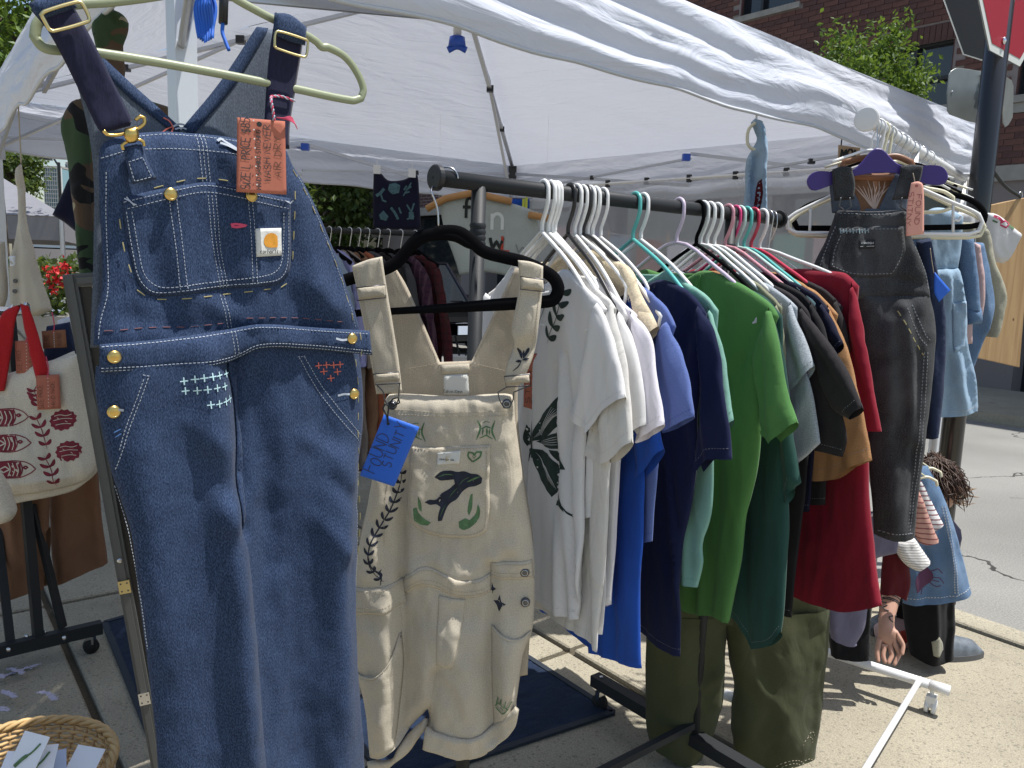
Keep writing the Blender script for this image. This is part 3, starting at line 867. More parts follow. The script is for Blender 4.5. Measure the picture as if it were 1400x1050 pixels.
striped('plaid_maroon', (0.045, 0.016, 0.032), (0.028, 0.012, 0.03), 28, .35, False, (0.07, 0.035, 0.05))
striped('plaid_red', (0.060, 0.010, 0.014), (0.036, 0.008, 0.012), 22, .3, False, (0.045, 0.014, 0.016))
striped('cord_twist', (0.62, 0.55, 0.55), (0.45, 0.03, 0.06), 120, .5)

# ------------------------------------------------------------------ ground, road, sidewalk
ES = V(math.sin(rad(-38)), math.cos(rad(-38)), 0)      # along the street, away to the left
ER = V(math.cos(rad(-38)), -math.sin(rad(-38)), 0)     # across the street, towards the road
def SR(s, r, z=0.0): return ES * s + ER * r + V(0, 0, z)
CURB_R = 3.60
def struct(o): o['kind'] = 'structure'; return o
m = MB(); m.quad(V(-420, -60, -.13), V(420, -60, -.13), V(420, 800, -.13), V(-420, 800, -.13))
struct(m.build('road', 'asphalt', origin=(0, 0, -.13)))
JR0, JR, JS0, JS = 0.43, 1.57, 0.62, 1.52
m = MB(); m.box(SR(4, CURB_R - 7.2 - .0, -.10), 26, 14.2, .15, ES, ER)
side = struct(m.build('sidewalk', 'joint_dirt', origin=(0, 0, -.18)))
bm = bmesh.new()
bmesh.ops.create_cube(bm, size=1.0)
for v in bm.verts: v.co = Vector((v.co.x * (JS - .028), v.co.y * (JR - .028), v.co.z * .03))
bmesh.ops.bevel(bm, geom=bm.edges[:], offset=.006, segments=1, affect='EDGES')
slab_me = bpy.data.meshes.new('slab'); bm.to_mesh(slab_me); bm.free(); slab_me.materials.append(MAT['concrete'])
rng = random.Random(5)
for i in range(-4, 10):
    for j in range(-5, 2):
        o = bpy.data.objects.new('slab', slab_me); COL.objects.link(o); o.parent = side
        p = SR(JS0 + JS * (i + .5), JR0 + JR * (j + .5), -.015 + rng.uniform(-.0015, .0015))
        o.location = Vector(p) - side.location
        o.rotation_euler = (rng.uniform(-.001, .001), rng.uniform(-.001, .001), rad(90 + 38) + (0 if rng.random() < .5 else math.pi))
m = MB(); m.box(SR(4, CURB_R + .085, -.072), 26, .15, .145, ES, ER)
cu = m.build('curb', 'curb_stone', origin=(0, 0, -.14)); struct(cu)
bv = cu.modifiers.new('b', 'BEVEL'); bv.width = .018; bv.segments = 3
# chalk scribbles on the slabs
gp = Plane((0, 0), 90); 
def chalk(lines, w):
    V_, F_ = [], []; n = 0; r2 = np.random.RandomState(4)
    for ln in lines:
        pts = catmull(np.array([G(*q, .002) for q in ln]), False, 14)
        for k in range(len(pts) - 1):
            for rep in range(5):
                c = pts[k] + (pts[k + 1] - pts[k]) * r2.rand() + np.append(r2.normal(0, w * .35, 2), 0)
                s = r2.uniform(.002, .007); a = r2.rand() * 6.28
                V_.append([c + s * V(math.cos(a + t), math.sin(a + t), 0) * r2.uniform(.5, 1) + V(0, 0, .0007) for t in (0, 1.5, 3.1, 4.6)]); V_[-1] = [q + V(0, 0, .00002 * n) for q in V_[-1]]
                F_.append([n, n + 1, n + 2, n + 3]); n += 4
    o = mesh_obj('chalk_marks', np.concatenate(V_), F_, 'chalk', side, smooth=False)
    o['kind'] = 'stuff'
plain('chalk', (0.50, 0.47, 0.58), .95)
chalk([[(0, 926), (25, 919), (54, 912)], [(12, 918), (22, 923), (32, 929)], [(0, 931), (6, 937)], [(4, 956), (14, 962), (22, 969)], [(56, 961), (66, 966), (74, 974), (76, 979)], [(0, 992), (12, 996)]], .012)

# dark ribbed floor mats
def floormat(corners, label):
    c = [G(*q, .0) for q in corners]
    o = c[0]; e1 = c[1] - c[0]; e2 = c[3] - c[0]
    t = thing('door_mat', label, 'mat', (c[0] + c[2]) / 2)
    n1 = int(np.linalg.norm(e1) / .012); n2 = int(np.linalg.norm(e2) / .012)
    a, b = np.meshgrid(np.linspace(.02, .98, n1), np.linspace(.02, .98, n2))
    z = .009 + .0025 * noise(a.ravel() * 60, b.ravel() * 60, 3) + .002 * np.abs(noise(a.ravel() * 140, b.ravel() * 9, 7))
    vs = o + a.ravel()[:, None] * e1 + b.ravel()[:, None] * e2; vs[:, 2] = z
    fs = [[j * n1 + i, j * n1 + i + 1, (j + 1) * n1 + i + 1, (j + 1) * n1 + i] for j in range(n2 - 1) for i in range(n1 - 1)]
    if np.cross(e1, e2)[2] < 0: fs = [f[::-1] for f in fs]
    mesh_obj('pile', vs, fs, 'mat_pile', t, uv=np.stack([a.ravel(), b.ravel()], 1))
    mm = MB()
    q = [o, o + e1, o + e1 + e2, o + e2]
    for k in range(4):
        mm.bar(q[k] + V(0, 0, .006), q[(k + 1) % 4] + V(0, 0, .006), .022, .010)
    mm.build('rubber_edge', 'mat_rubber', t)
plain('mat_rubber', (0.012, 0.02, 0.032), .7)
_m1 = G(838, 976); _m2 = G(716, 897)
floormat([(838, 976), (716, 897), (440, 925), (540, 1075)], 'dark navy ribbed door mat lying under the cream short overalls')
floormat([(143, 853), (252, 822), (345, 990), (205, 1005)], 'blue ribbed mat lying beside the leaning mirror')

# ------------------------------------------------------------------ brick building across the street
BP = Plane(P(1280, 300, 12.2)[:2], 140)
bld = thing('brick_building', 'dark red brick building with stone bands and dark windows across the street', 'building', BP.w([[0, 0]])[0] + V(0, 0, -.13))
def fpart(name, s0, s1, h0, h1, d0, d1, mat, parent=None):
    mm = MB(); mm.box(BP.w([[(s0 + s1) / 2, (h0 + h1) / 2]], (d0 + d1) / 2)[0], s1 - s0, d1 - d0, h1 - h0, BP.e, BP.n)
    return mm.build(name, mat, parent or bld)
SL, SRr = -46.0, 9.0
W = []      # window openings s0,s1,h0,h1
w1a = BP.at(1221, 66)[0]; w1b = BP.at(1306, 56)[0]; top1 = BP.at(1267, 60)[1]; sill1 = BP.at(1390, 131)[1]
W.append((w1a, w1b, sill1, top1))
r1 = BP.at(1393, 90)[0]; W.append((r1, r1 + (w1b - w1a), sill1, top1))
ua = BP.at(1013, 12)[0]; ub = BP.at(1088, 5)[0]; usill = BP.at(1050, 14)[1]
W.append((ua, ub, usill, usill + 1.6))
gapw = w1a - ub
step = (w1a - ua)
W.append((w1a, w1b, usill, usill + 1.6))
for k in (1, 2, 3):
    W.append((ua - step * k, ub - step * k, usill, usill + 1.6))
    W.append((ua - step * k + step * 0, ub - step * k, sill1, top1))
W.append((ua, ub, sill1, top1))
bandh = BP.at(1380, 236)[1]
# backing wall with holes: build as strips between openings
HT = 10.5
def wall_grid(h0, h1, mat, nm):
    cuts_s = sorted(set([SL, SRr] + [x for w in W for x in w[:2]])); cuts_h = sorted(set([h0, h1] + [x for w in W for x in w[2:] if h0 < x < h1]))
    mm = MB(); uvs = []
    for i in range(len(cuts_s) - 1):
        for j in range(len(cuts_h) - 1):
            cs = (cuts_s[i] + cuts_s[i + 1]) / 2; ch = (cuts_h[j] + cuts_h[j + 1]) / 2
            if any(w[0] < cs < w[1] and w[2] < ch < w[3] for w in W): continue
            q = [(cuts_s[i], cuts_h[j]), (cuts_s[i + 1], cuts_h[j]), (cuts_s[i + 1], cuts_h[j + 1]), (cuts_s[i], cuts_h[j + 1])]
            mm.add(BP.w(q, 0.0), [[0, 1, 2, 3]]); uvs += q
    return mm.build(nm, mat, bld, uv=np.array(uvs))
wall = wall_grid(bandh + .1, HT, 'mortar', 'wall')
# bricks, each its own block; the largest in view are single objects
BH, BL, MO = 0.088, 0.262, 0.010
bb = MB(); bb.box((0, 0, 0), BL - MO, .026, BH - MO)
bm = bmesh.new(); bmesh.ops.create_cube(bm, size=1)
for v in bm.verts: v.co = Vector((v.co.x * (BL - MO), v.co.y * .03, v.co.z * (BH - MO)))
brick_me = []
for k in range(3):
    me = bpy.data.meshes.new('brick'); bm.to_mesh(me); me.materials.append(MAT['brick_%d' % k]); brick_me.append(me)
bm.free()
bm = bmesh.new(); bmesh.ops.create_cube(bm, size=1)
for v in bm.verts: v.co = Vector((v.co.x * (BH - MO), v.co.y * .03, v.co.z * (BL - MO)))
sold_me = bpy.data.meshes.new('brick'); bm.to_mesh(sold_me); bm.free(); sold_me.materials.append(MAT['brick_1'])
def proj(p):
    d = np.asarray(p) - CC; z = d @ CF
    return 700 + FOC * (d @ CR) / z, 525 - FOC * (d @ CU) / z, z
cand = []
s_lo, s_hi = -9.0, 5.0
row = 0; h = bandh + .16
while h < 8.6:
    s = s_lo + (0 if row % 2 else BL / 2)
    while s < s_hi:
        ok = True
        for w in W:
            if w[0] - BL * .48 < s < w[1] + BL * .48 and w[2] - .03 - .1 < h < w[3] + BL + .01: ok = False
        if ok: cand.append((s, h, 0))
        s += BL
    h += BH; row += 1
for w in W:
    if w[0] < s_lo or w[1] > s_hi + 2: continue
    x = w[0] - BL * .4
    while x < w[1] + BL * .4:
        cand.append((x, w[3] + BL / 2, 1)); x += BH
vis = []; rest = []
for s, h, k in cand:
    x, y, z = proj(BP.w([[s, h]], .01)[0])
    top = 167 + (x - 1338) * .435
    inside_ = -5 < y and 930 < x < 1405 and ((x < 1325 and y < top + 4) or (x >= 1325 and y < 330))
    if 1300 < x < 1400 and y < 75 and x > 1352: inside_ = False
    (vis if inside_ else rest).append((z, s, h, k))
vis.sort()
rest += vis[300:]; vis = vis[:300]
rotz = math.atan2(BP.e[1], BP.e[0]); rng = random.Random(9)
wl = Vector(root_loc(wall))
for z, s, h, k in vis:
    o = bpy.data.objects.new('brick', sold_me if k else brick_me[rng.randrange(3)])
    COL.objects.link(o); o.parent = wall
    o.location = Vector(BP.w([[s, h]], .003 + rng.uniform(0, .004))[0]) - wl; o.rotation_euler = (0, 0, rotz)
mm = MB()
for z, s, h, k in rest:
    mm.box(BP.w([[s, h]], .003 + rng.uniform(0, .004))[0], (BH if k else BL) - MO, .03, (BL if k else BH) - MO, BP.e, BP.n)
rb = mm.build('bricks', 'brick_0', wall, kind='stuff'); rb.data.materials.append(MAT['brick_1']); rb.data.materials.append(MAT['brick_2'])
mi = np.repeat(np.random.RandomState(3).randint(0, 3, len(rest)), 6); rb.data.polygons.foreach_set('material_index', mi.astype(np.int32))
# far brick face (too far to tell bricks apart)
def face(name, s0, s1, h0, h1, d, mat):
    q = [(s0, h0), (s1, h0), (s1, h1), (s0, h1)]
    return mesh_obj(name, BP.w(q, d), [[0, 1, 2, 3]], mat, bld, smooth=False, uv=np.array(q))
face('brick_face', SL, s_lo - .13, bandh + .1, HT, .012, 'brick_far')
for i, w in enumerate(W):
    if w[1] < s_lo: continue
    f = fpart('window', w[0], w[1], w[2], w[3], -.17, -.15, 'window_glass')
    mm = MB(); hw = .055
    for a, b in (((w[0], w[2]), (w[1], w[2])), ((w[0], w[3]), (w[1], w[3])), ((w[0], w[2]), (w[0], w[3])), ((w[1], w[2]), (w[1], w[3])),
                 ((w[0] + (w[1] - w[0]) * .36, w[2]), (w[0] + (w[1] - w[0]) * .36, w[3])), ((w[0], w[2] + (w[3] - w[2]) * .45), (w[1], w[2] + (w[3] - w[2]) * .45))):
        mm.bar(BP.w([a], -.11)[0], BP.w([b], -.11)[0], hw, .1, BP.n)
    mm.build('frame', 'window_frame_dark', f)
    for sgn, xx in ((0, w[0]), (1, w[1])):
        fpart('reveal', xx - .02, xx + .02, w[2], w[3], -.15, -.004, 'brick_1', f)
    fpart('sill', w[0] - .1, w[1] + .1, w[2] - .10, w[2], -.12, .06, 'stone_band', f)
fpart('stone_band', SL, SRr, bandh - .12, bandh + .1, -.1, .05, 'stone_band')
fpart('stone_band', SL, SRr, sill1 - .24, sill1 - .105, -.1, .03, 'stone_band')
# ground floor: piers and dark shop openings
gw = fpart('shopfront', SL, SRr, -.13, bandh - .12, -.6, -.4, 'window_glass')
x = SL; i = 0
while x < SRr:
    q = [(x, -.13), (x + 1.1, -.13), (x + 1.1, bandh - .12), (x, bandh - .12)]
    mm = MB(); mm.box(BP.w([[x + .55, (bandh - .25) / 2]], -.2)[0], 1.1, .4, bandh + .01, BP.e, BP.n)
    o = mm.build('pier', 'brick_far', bld)
    x += 4.2; i += 1
for px0, px1, y0, y1 in ((488, 502, 296, 324), (504, 518, 296, 324), (519, 532, 297, 325)):
    a = BP.at(px0, y1); b = BP.at(px1, y0)
    d = fpart('garage_panel', a[0], b[0], a[1], b[1], -.38, -.33, 'door_white', gw)
    for k in range(1, 3):
        fpart('panel_pane', a[0] + .08, b[0] - .08, a[1] + (b[1] - a[1]) * (k - .75) / 2.2 + .1, a[1] + (b[1] - a[1]) * (k - .75) / 2.2 + .45 * (b[1] - a[1]), -.33, -.32, 'window_glass', d)
fpart('roof', SL, SRr, HT, HT + .3, -9, .1, 'stone_band')
fpart('side_wall', SRr - .3, SRr, -.13, HT, -9, -.01, 'brick_1')
fpart('back_wall', SL, SRr, -.13, HT, -9.2, -9, 'brick_1')
m = MB(); m.box(BP.w([[-15, 0]], 1.3)[0] + V(0, 0, -.065), 70, 2.6, .13, BP.e, BP.n)
o = struct(m.build('far_sidewalk', 'curb_stone'))

# ------------------------------------------------------------------ trees
def tree(name, label, base, ctr, rad3, nclump, nleaf, ls, lmat, seed, trunk_r=.08, group='street trees'):
    rg = np.random.RandomState(seed)
    t = thing(name, label, 'tree', base, group)
    ctr = np.array(ctr, float); rad3 = np.array(rad3, float); base = np.array(base, float)
    mm = MB()
    low = ctr - V(0, 0, rad3[2] * .6)
    mm.tube(catmull([base, base * .6 + low * .4 + V(.06, 0, 0), low, ctr], False, 5), np.linspace(trunk_r, trunk_r * .35, 16), 8)
    cl = []
    for k in range(nclump):
        d = rg.normal(size=3); d /= np.linalg.norm(d)
        c = ctr + d * rad3 * rg.uniform(.35, 1.0) ** .6
        cl.append(c)
        if k < 26:
            a = low + (ctr - low) * rg.rand()
            mm.tube(catmull([a, (a + c) / 2 + rg.normal(size=3) * .06 * rad3, c], False, 3), np.linspace(trunk_r * .3, trunk_r * .06, 7), 5)
    mm.build('trunk', 'bark', t, smooth=True)
    cl = np.array(cl)
    n = nclump * nleaf
    cidx = np.repeat(np.arange(nclump), nleaf)
    sz = rg.uniform(.16, .34, nclump)[cidx]
    c = cl[cidx] + rg.normal(size=(n, 3)) * sz[:, None] * rad3 * .62
    ax = rg.normal(size=(n, 3)); ax[:, 2] -= .3; ax /= np.linalg.norm(ax, axis=1)[:, None]
    bx = np.cross(ax, rg.normal(size=(n, 3))); bx /= np.linalg.norm(bx, axis=1)[:, None]
    nx = np.cross(ax, bx)
    L = (ls * rg.uniform(.6, 1.25, n))[:, None]
    vs = np.stack([c, c + ax * L * .5 + bx * L * .24 + nx * L * .06, c + ax * L, c + ax * L * .5 - bx * L * .24 + nx * L * .06], 1).reshape(-1, 3)
    fs = np.arange(4 * n).reshape(-1, 4).tolist()
    mesh_obj('crown', vs, fs, lmat, t, smooth=False)
    return t
def gnd(p, z=0): return V(p[0], p[1], z)
c = P(1182, 118, 9.2); tree('young_tree', 'young bright green tree rising above the canopy in front of brick windows', gnd(c, -.13), c, (.62, .6, .72), 60, 110, .075, 'leaf_bright', 3, .05)
c = P(1255, 128, 9.4); tree('young_tree', 'small leafy branch tip of a green tree below the dark window', gnd(c, -.13), c, (.26, .3, .26), 16, 60, .07, 'leaf_bright', 31, .03)
c = P(-25, -5, 7.5); tree('leafy_tree', 'tall sunlit green tree standing behind the canopy corner, cut by the frame', gnd(c, -.13), c, (.80, .9, 1.15), 70, 130, .085, 'leaf_bright', 5, .09)
c = P(14, 238, 26); tree('leafy_tree', 'round green tree above the grey market tent', gnd(c, -.13), c, (.95, 1.0, .85), 50, 60, .2, 'leaf_dull', 6, .14)
c = P(437, 262, 24); tree('shade_tree', 'dark shady street tree with thick trunk below the far canopy edge', gnd(c, -.13), c, (1.7, 1.6, 1.9), 60, 80, .26, 'leaf_dull', 7, .22)
c = P(395, 270, 30); tree('shade_tree', 'lighter green street tree behind the dark trunked tree', gnd(c, -.13), c, (2.0, 1.6, 1.9), 50, 70, .28, 'leaf_bright', 8, .2)
c = P(475, 268, 26); tree('shade_tree', 'sunlit yellow green tree beside the brick corner', gnd(c, -.13), c, (.7, 1.0, 1.5), 40, 60, .22, 'leaf_bright', 18, .1)

# ------------------------------------------------------------------ far skyline and grey tent on the left
def tower(px0, px1, ytop, d, label):
    a = P(px0, ytop, d); b = P(px1, ytop, d); w = np.linalg.norm(b - a)
    t = thing('glass_tower', label, 'building', ((a + b) / 2)[:2].tolist() + [-.13])
    hgt = a[2] + .13
    cx, cy = (a[0] + b[0]) / 2, (a[1] + b[1]) / 2 + w / 2
    mm = MB(); mm.box((cx, cy, hgt / 2 - .13), w, w, hgt); mm.build('wall', 'tower_glass', t)
    mm = MB()
    for k in range(9): mm.box((a[0] + w * k / 8, a[1] - .1, hgt / 2), w * .02, .5, hgt)
    for k in range(14): mm.box((cx, a[1] - .12, hgt - k * hgt * .045), w, .5, hgt * .006)
    mm.build('facade_grid', 'door_white', t)
    mm = MB(); mm.box((cx, cy, hgt + hgt * .01), w * 1.02, w * 1.02, hgt * .02); mm.build('roof', 'stone_band', t)
tower(60, 84, 230, 190, 'pale blue glass tower far behind the grey market tent')
tower(90, 112, 225, 230, 'second glass tower behind the camouflage jacket')
lp = P(80, 222, 60)
t = thing('street_lamp', 'thin dark street lamp post with curved arm against the sky', 'street lamp', gnd(lp, -.13))
mm = MB(); mm.tube([gnd(lp, -.13), lp], .12, 8); mm.build('post', 'pole_black', t)
mm = MB(); mm.tube(catmull([lp - V(0, 0, .3), P(72, 214, 60), P(62, 217, 60)], False, 6), .07, 6); mm.build('arm', 'pole_black', t)
mm = MB(); mm.box(P(61, 217, 60), 1.0, .4, .22); mm.build('lamp_head', 'pole_black', t)

gt = thing('market_tent', 'grey pop up market tent across the way', 'tent', gnd(P(-10, 300, 9)))
pk = P(-8, 236, 10.5); e1 = P(84, 296, 8.6); e0 = P(-150, 275, 8.6); e2 = P(118, 292, 12); e3 = P(-120, 280, 12)
zz = e1[2]
for q in (e0, e2, e3): q[2] = zz
for a, b in ((e0, e1), (e1, e2), (e2, e3), (e3, e0)):
    mm = MB(); mm.add([a, b, pk], [[0, 1, 2]]); mm.build('roof_panel', 'tent_grey', gt)
    lo = V(0, 0, -.26)
    mm = MB(); mm.add([a + V(0, 0, -.01), a + lo, b + lo, b + V(0, 0, -.01)], [[0, 1, 2, 3]]); mm.build('valance', 'tent_grey', gt)
for q in (e0, e1, e2, e3):
    mm = MB(); mm.tube([gnd(q, 0 if q is e1 else -.13), q], .025, 6); mm.build('leg', 'aluminium', gt)

# ------------------------------------------------------------------ white canopy tent
EH, LH, PH = 2.33, 2.05, 2.98
TN, TR, TF, TL = V(-.70, 1.63, 0), V(2.42, 4.34, 0), V(-.05, 6.75, 0), V(-3.02, 4.62, 0)
PK = (TN + TR + TF + TL) / 4 + V(0, 0, PH)
tent = thing('canopy_tent', 'white pop up canopy tent over the clothing racks', 'tent', gnd((TN + TF) / 2))
def up(p, z): return V(p[0], p[1], z)
def roof_panel(a, b, nm, seed):
    n = 40; vs = []; uv = []; fs = []
    A = up(a, EH); B = up(b, EH)
    nrm = np.cross(B - A, PK - A); nrm /= np.linalg.norm(nrm)
    if nrm[2] < 0: nrm = -nrm
    idx = {}
    for i in range(n + 1):
        for j in range(n + 1 - i):
            u = j / max(1, n - i) if i < n else .5
            v = i / n
            p = (A * (1 - u) + B * u) * (1 - v) + PK * v
            ed = min(1, 6 * min(u * (1 - v), (1 - u) * (1 - v)))
            sag = -.05 * math.sin(math.pi * u) * (1 - v) * (1 - (1 - v) ** 6)
            wr = .010 * float(fbm(u * 9 * (1 - v) + seed, v * 5, seed)) * min(1, 5 * v * 1.0 + .0) * min(1, 4 * (1 - v))
            vs.append(p + nrm * (sag + wr)); uv.append((u * np.linalg.norm(B - A) * (1 - v), v * 2.2)); idx[i, j] = len(vs) - 1
    for i in range(n):
        for j in range(n - i):
            fs.append([idx[i, j], idx[i, j + 1], idx[i + 1, j]])
            if j < n - i - 1: fs.append([idx[i, j + 1], idx[i + 1, j + 1], idx[i + 1, j]])
    return mesh_obj(nm, vs, fs, 'tent_white', tent, uv=uv)
sides = [(TN, TR), (TR, TF), (TF, TL), (TL, TN)]
for k, (a, b) in enumerate(sides): roof_panel(a, b, 'roof_panel', 3 + k)
def valance(a, b, amp, seed):
    A = up(a, 0); B = up(b, 0); L = np.linalg.norm(B - A); e = (B - A) / L; out = np.cross(e, V(0, 0, 1))
    c = (TN + TF) / 2
    if np.dot(out, (A + B) / 2 - c) < 0: out = -out
    ns, nh = 220, 22
    U, Hh = np.meshgrid(np.linspace(0, 1, ns), np.linspace(0, 1, nh))
    u = U.ravel(); h = Hh.ravel()
    endf = np.clip(np.minimum(u, 1 - u) * 20, 0, 1)
    wr = amp * (fbm(u * L * .6 + h * 1.2, h * 2.6 - u * L * .5, seed, 2) * .5 + .9 * np.abs(fbm(u * L * .35 - h * .9, h * 3.2 + u * L * .8, seed + 9, 2)) + .12 * (.4 - np.abs(fbm(u * L * 3 + h * 4, h * 9 - u * L * 2.2, seed + 4, 2)))) 
    d = wr * endf * np.clip(1.3 - h, 0, 1) ** .5 * np.clip(h * 7, 0, 1) + .012 * np.sin(h * math.pi) + .02 * (1 - h) * endf
    z = EH + (LH - EH) * (1 - h) + .012 * noise(u * 14, h * 0, seed) * (1 - h) - .015 * np.sin(u * math.pi * 5) ** 2 * (1 - h)
    vs = A + u[:, None] * L * e + out * d[:, None]; vs[:, 2] = z
    fs = [[j * ns + i, j * ns + i + 1, (j + 1) * ns + i + 1, (j + 1) * ns + i] for j in range(nh - 1) for i in range(ns - 1)]
    o = mesh_obj('valance', vs, fs, 'tent_white', tent, uv=np.stack([u * L, h * .3], 1))
    bt = vs[:ns][::2] + out * .002
    mm = MB(); mm.tube(bt, .006, 5); mm.build('hem', 'tent_hem', o, smooth=True)
    return o
canopy('tent_hem', (0.62, 0.64, 0.66), .1)
valance(TN, TR, .034, 11); valance(TR, TF, .022, 12); valance(TF, TL, .022, 13); valance(TL, TN, .03, 14)
# legs, ribs, scissor trusses
ctr_ = (TN + TF) / 2
def inw(p, k=.05):
    d = ctr_ - p; return p + d / np.linalg.norm(d) * k
for p in (TN, TR, TF, TL):
    q = inw(p)
    gz = -.13 if p is TR or p is TF else 0.0
    mm = MB(); mm.bar(up(q, gz), up(q, EH - .02), .044, .044, up=(1, 1, 0)); l = mm.build('leg', 'aluminium_white', tent)
    mm = MB(); mm.box(up(q, gz + .004), .1, .1, .008); mm.build('foot_plate', 'aluminium', l)
    mm = MB(); mm.box(up(q, EH - .06), .065, .065, .10); mm.build('corner_bracket', 'plastic_black', l)
    mm = MB(); mm.box(up(q, LH - .02), .06, .06, .08); mm.build('slider', 'aluminium_white', l)
    a = up(q, EH - .02); b = PK - V(0, 0, .07); mid = a * .45 + b * .55
    mm = MB(); mm.bar(a, b, .026, .018); rb = mm.build('rib', 'aluminium', tent)
    mm = MB(); mm.bar(up(q, LH - .0), mid, .02, .014); mm.build('brace', 'aluminium', tent)
    mm = MB(); mm.box(mid, .045, .04, .04); mm.box(a * .7 + b * .3, .04, .036, .034); mm.build('joint', 'plastic_black', rb)
for a, b in sides:
    A = inw(a); B = inw(b)
    for k in (0, 1):
        p = A + (B - A) * k / 2; q = A + (B - A) * (k + 1) / 2
        mm = MB(); mm.bar(up(p, EH - .07), up(q, LH + .06), .022, .013); mm.build('truss_bar', 'aluminium', tent)
        mm = MB(); mm.bar(up(p, LH - .06) if k == 0 else up(p, LH + .03), up(q, EH - .04) if k == 0 else up(q, EH - .07), .013, .022); mm.build('truss_bar', 'aluminium', tent)
        mm = MB(); mm.box(up((p + q) / 2, (EH + LH) / 2 - .01), .035, .035, .03); mm.build('truss_joint', 'plastic_black', tent)
    mm = MB(); mm.box(up(inw((A + B) / 2, .05), EH - .07), .05, .045, .045); mm.build('truss_bracket', 'plastic_blue', tent)
# bracket arm that carries the big overalls
HK = P(268, -62, 1.12)
mm = MB(); mm.tube([up(inw(TN), HK[2]), HK, HK + (HK - up(inw(TN), HK[2])) * .12], .009, 8); mm.build('hanging_arm', 'aluminium', tent, smooth=True)
# blue pull knob under the front edge
kb = P(625, 62, 2.06)
mm = MB(); mm.tube([kb + V(0, 0, .30), kb + V(0, 0, .01)], .011, 10); k_ = mm.build('pull_rod', 'plastic_white', tent, smooth=True)
mm = MB(); mm.tube([kb + V(0, 0, .02), kb + V(0, 0, -.005)], [.02, .024], 12); mm.tube(catmull([kb + CR * -.024 + V(0, 0, -.012), kb + V(0, 0, -.002), kb + CR * .024 + V(0, 0, -.012)], False, 5), .0085, 8)
mm.build('pull_knob', 'plastic_blue', k_, smooth=True)

# ------------------------------------------------------------------ black T-shirt rack
HB = 1.63
BA, BB = G(597, 243, HB), G(1065, 300, HB)
BD = (BB - BA) / np.linalg.norm(BB - BA)          # along the bar
BW = V(-BD[1], BD[0], 0)                          # sideways, away to the left
def barpt(px):
    """point on the bar axis seen at picture column px"""
    lo, hi = -.2, 1.6
    for _ in range(40):
        m_ = (lo + hi) / 2
        if proj(BA + BD * m_)[0] < px: lo = m_
        else: hi = m_
    return BA + BD * lo
rk = thing('garment_rack', 'black metal rolling garment rack holding the row of T-shirts', 'rack', gnd((BA + BB) / 2))
mm = MB(); mm.tube([BA, BB], .0165, 20); bar = mm.build('rail', 'rack_black', rk, smooth=True)
for p, d in ((BA, -BD), (BB, BD)):
    mm = MB(); mm.disc(p - d * .004, d, .0255, .012, 24, .001); cp = mm.build('end_cap', 'plastic_black', rk, smooth=False)
    mm = MB(); mm.disc(p + d * .0085, d, .0035, .001, 10); mm.build('cap_hole', 'rack_black', cp)
U0, U1 = barpt(655), barpt(1000)
FEET = []
for p in (U0, U1):
    top = p - V(0, 0, .008)
    mm = MB(); mm.tube([gnd(p, .09), top], .0155, 16); u_ = mm.build('upright', 'rack_black', rk, smooth=True)
    mm = MB()
    for k in range(4): mm.tube([top - V(0, 0, .085 + k * .012), top - V(0, 0, .078 + k * .012), top - V(0, 0, .073 + k * .012)], [.0158, .0178, .0158], 16, caps=False)
    mm.build('collar_ring', 'rack_black', u_, smooth=True)
    L = .42
    mm = MB(); mm.bar(gnd(p, .095) - BW * .36, gnd(p, .095) + BW * L, .042, .038); ft = mm.build('base_bar', 'rack_black', rk)
    for s in (-.34, L - .03):
        q = gnd(p) + BW * s
        mm = MB(); mm.disc(up(q, .114), V(0, 0, 1), .007, .004, 10, .002); mm.build('bolt', 'steel', ft, smooth=True)
        mm = MB(); mm.tube([up(q, .08), up(q, .05)], .008, 8); mm.box(up(q, .052), .03, .02, .03, BD, BW); cs = mm.build('caster', 'steel', rk)
        mm = MB(); mm.tube([up(q, .026) - BD * .012, up(q, .026) + BD * .012], .026, 18); mm.build('wheel', 'tyre', cs, smooth=True)
mm = MB(); mm.bar(gnd(U0, .14), gnd(U1, .14), .02, .02); mm.build('lower_rail', 'rack_black', rk)

# ------------------------------------------------------------------ white rack on the right
HW = 1.90
WA, WB = G(1185, 163, HW), G(1340, 258, HW)
WD = (WB - WA) / np.linalg.norm(WB - WA); WS = V(-WD[1], WD[0], 0)
wr = thing('garment_rack', 'white metal rolling garment rack packed with children\'s denim clothes', 'rack', gnd((WA + WB) / 2))
mm = MB(); mm.tube([WA, WB], .016, 16); mm.build('rail', 'rack_white', wr, smooth=True)
for p, d in ((WA, -WD), (WB, WD)):
    mm = MB(); mm.disc(p - d * .004, d, .033, .010, 28, .002); mm.build('end_cap', 'rack_white', wr, smooth=False)
wf = G(1166, 903, .1)
def wbar(t, z): return up(WA + WD * t, z)
WLEN = np.linalg.norm(WB - WA)
w_up = []
tn = .02; tfar = .565; tend = 1.42
for t_ in (tfar, tend):
    mm = MB(); mm.tube([wbar(t_, .10 if t_ == tfar else 0), wbar(t_, HW)], .014, 14); mm.build('upright', 'rack_white', wr, smooth=True)
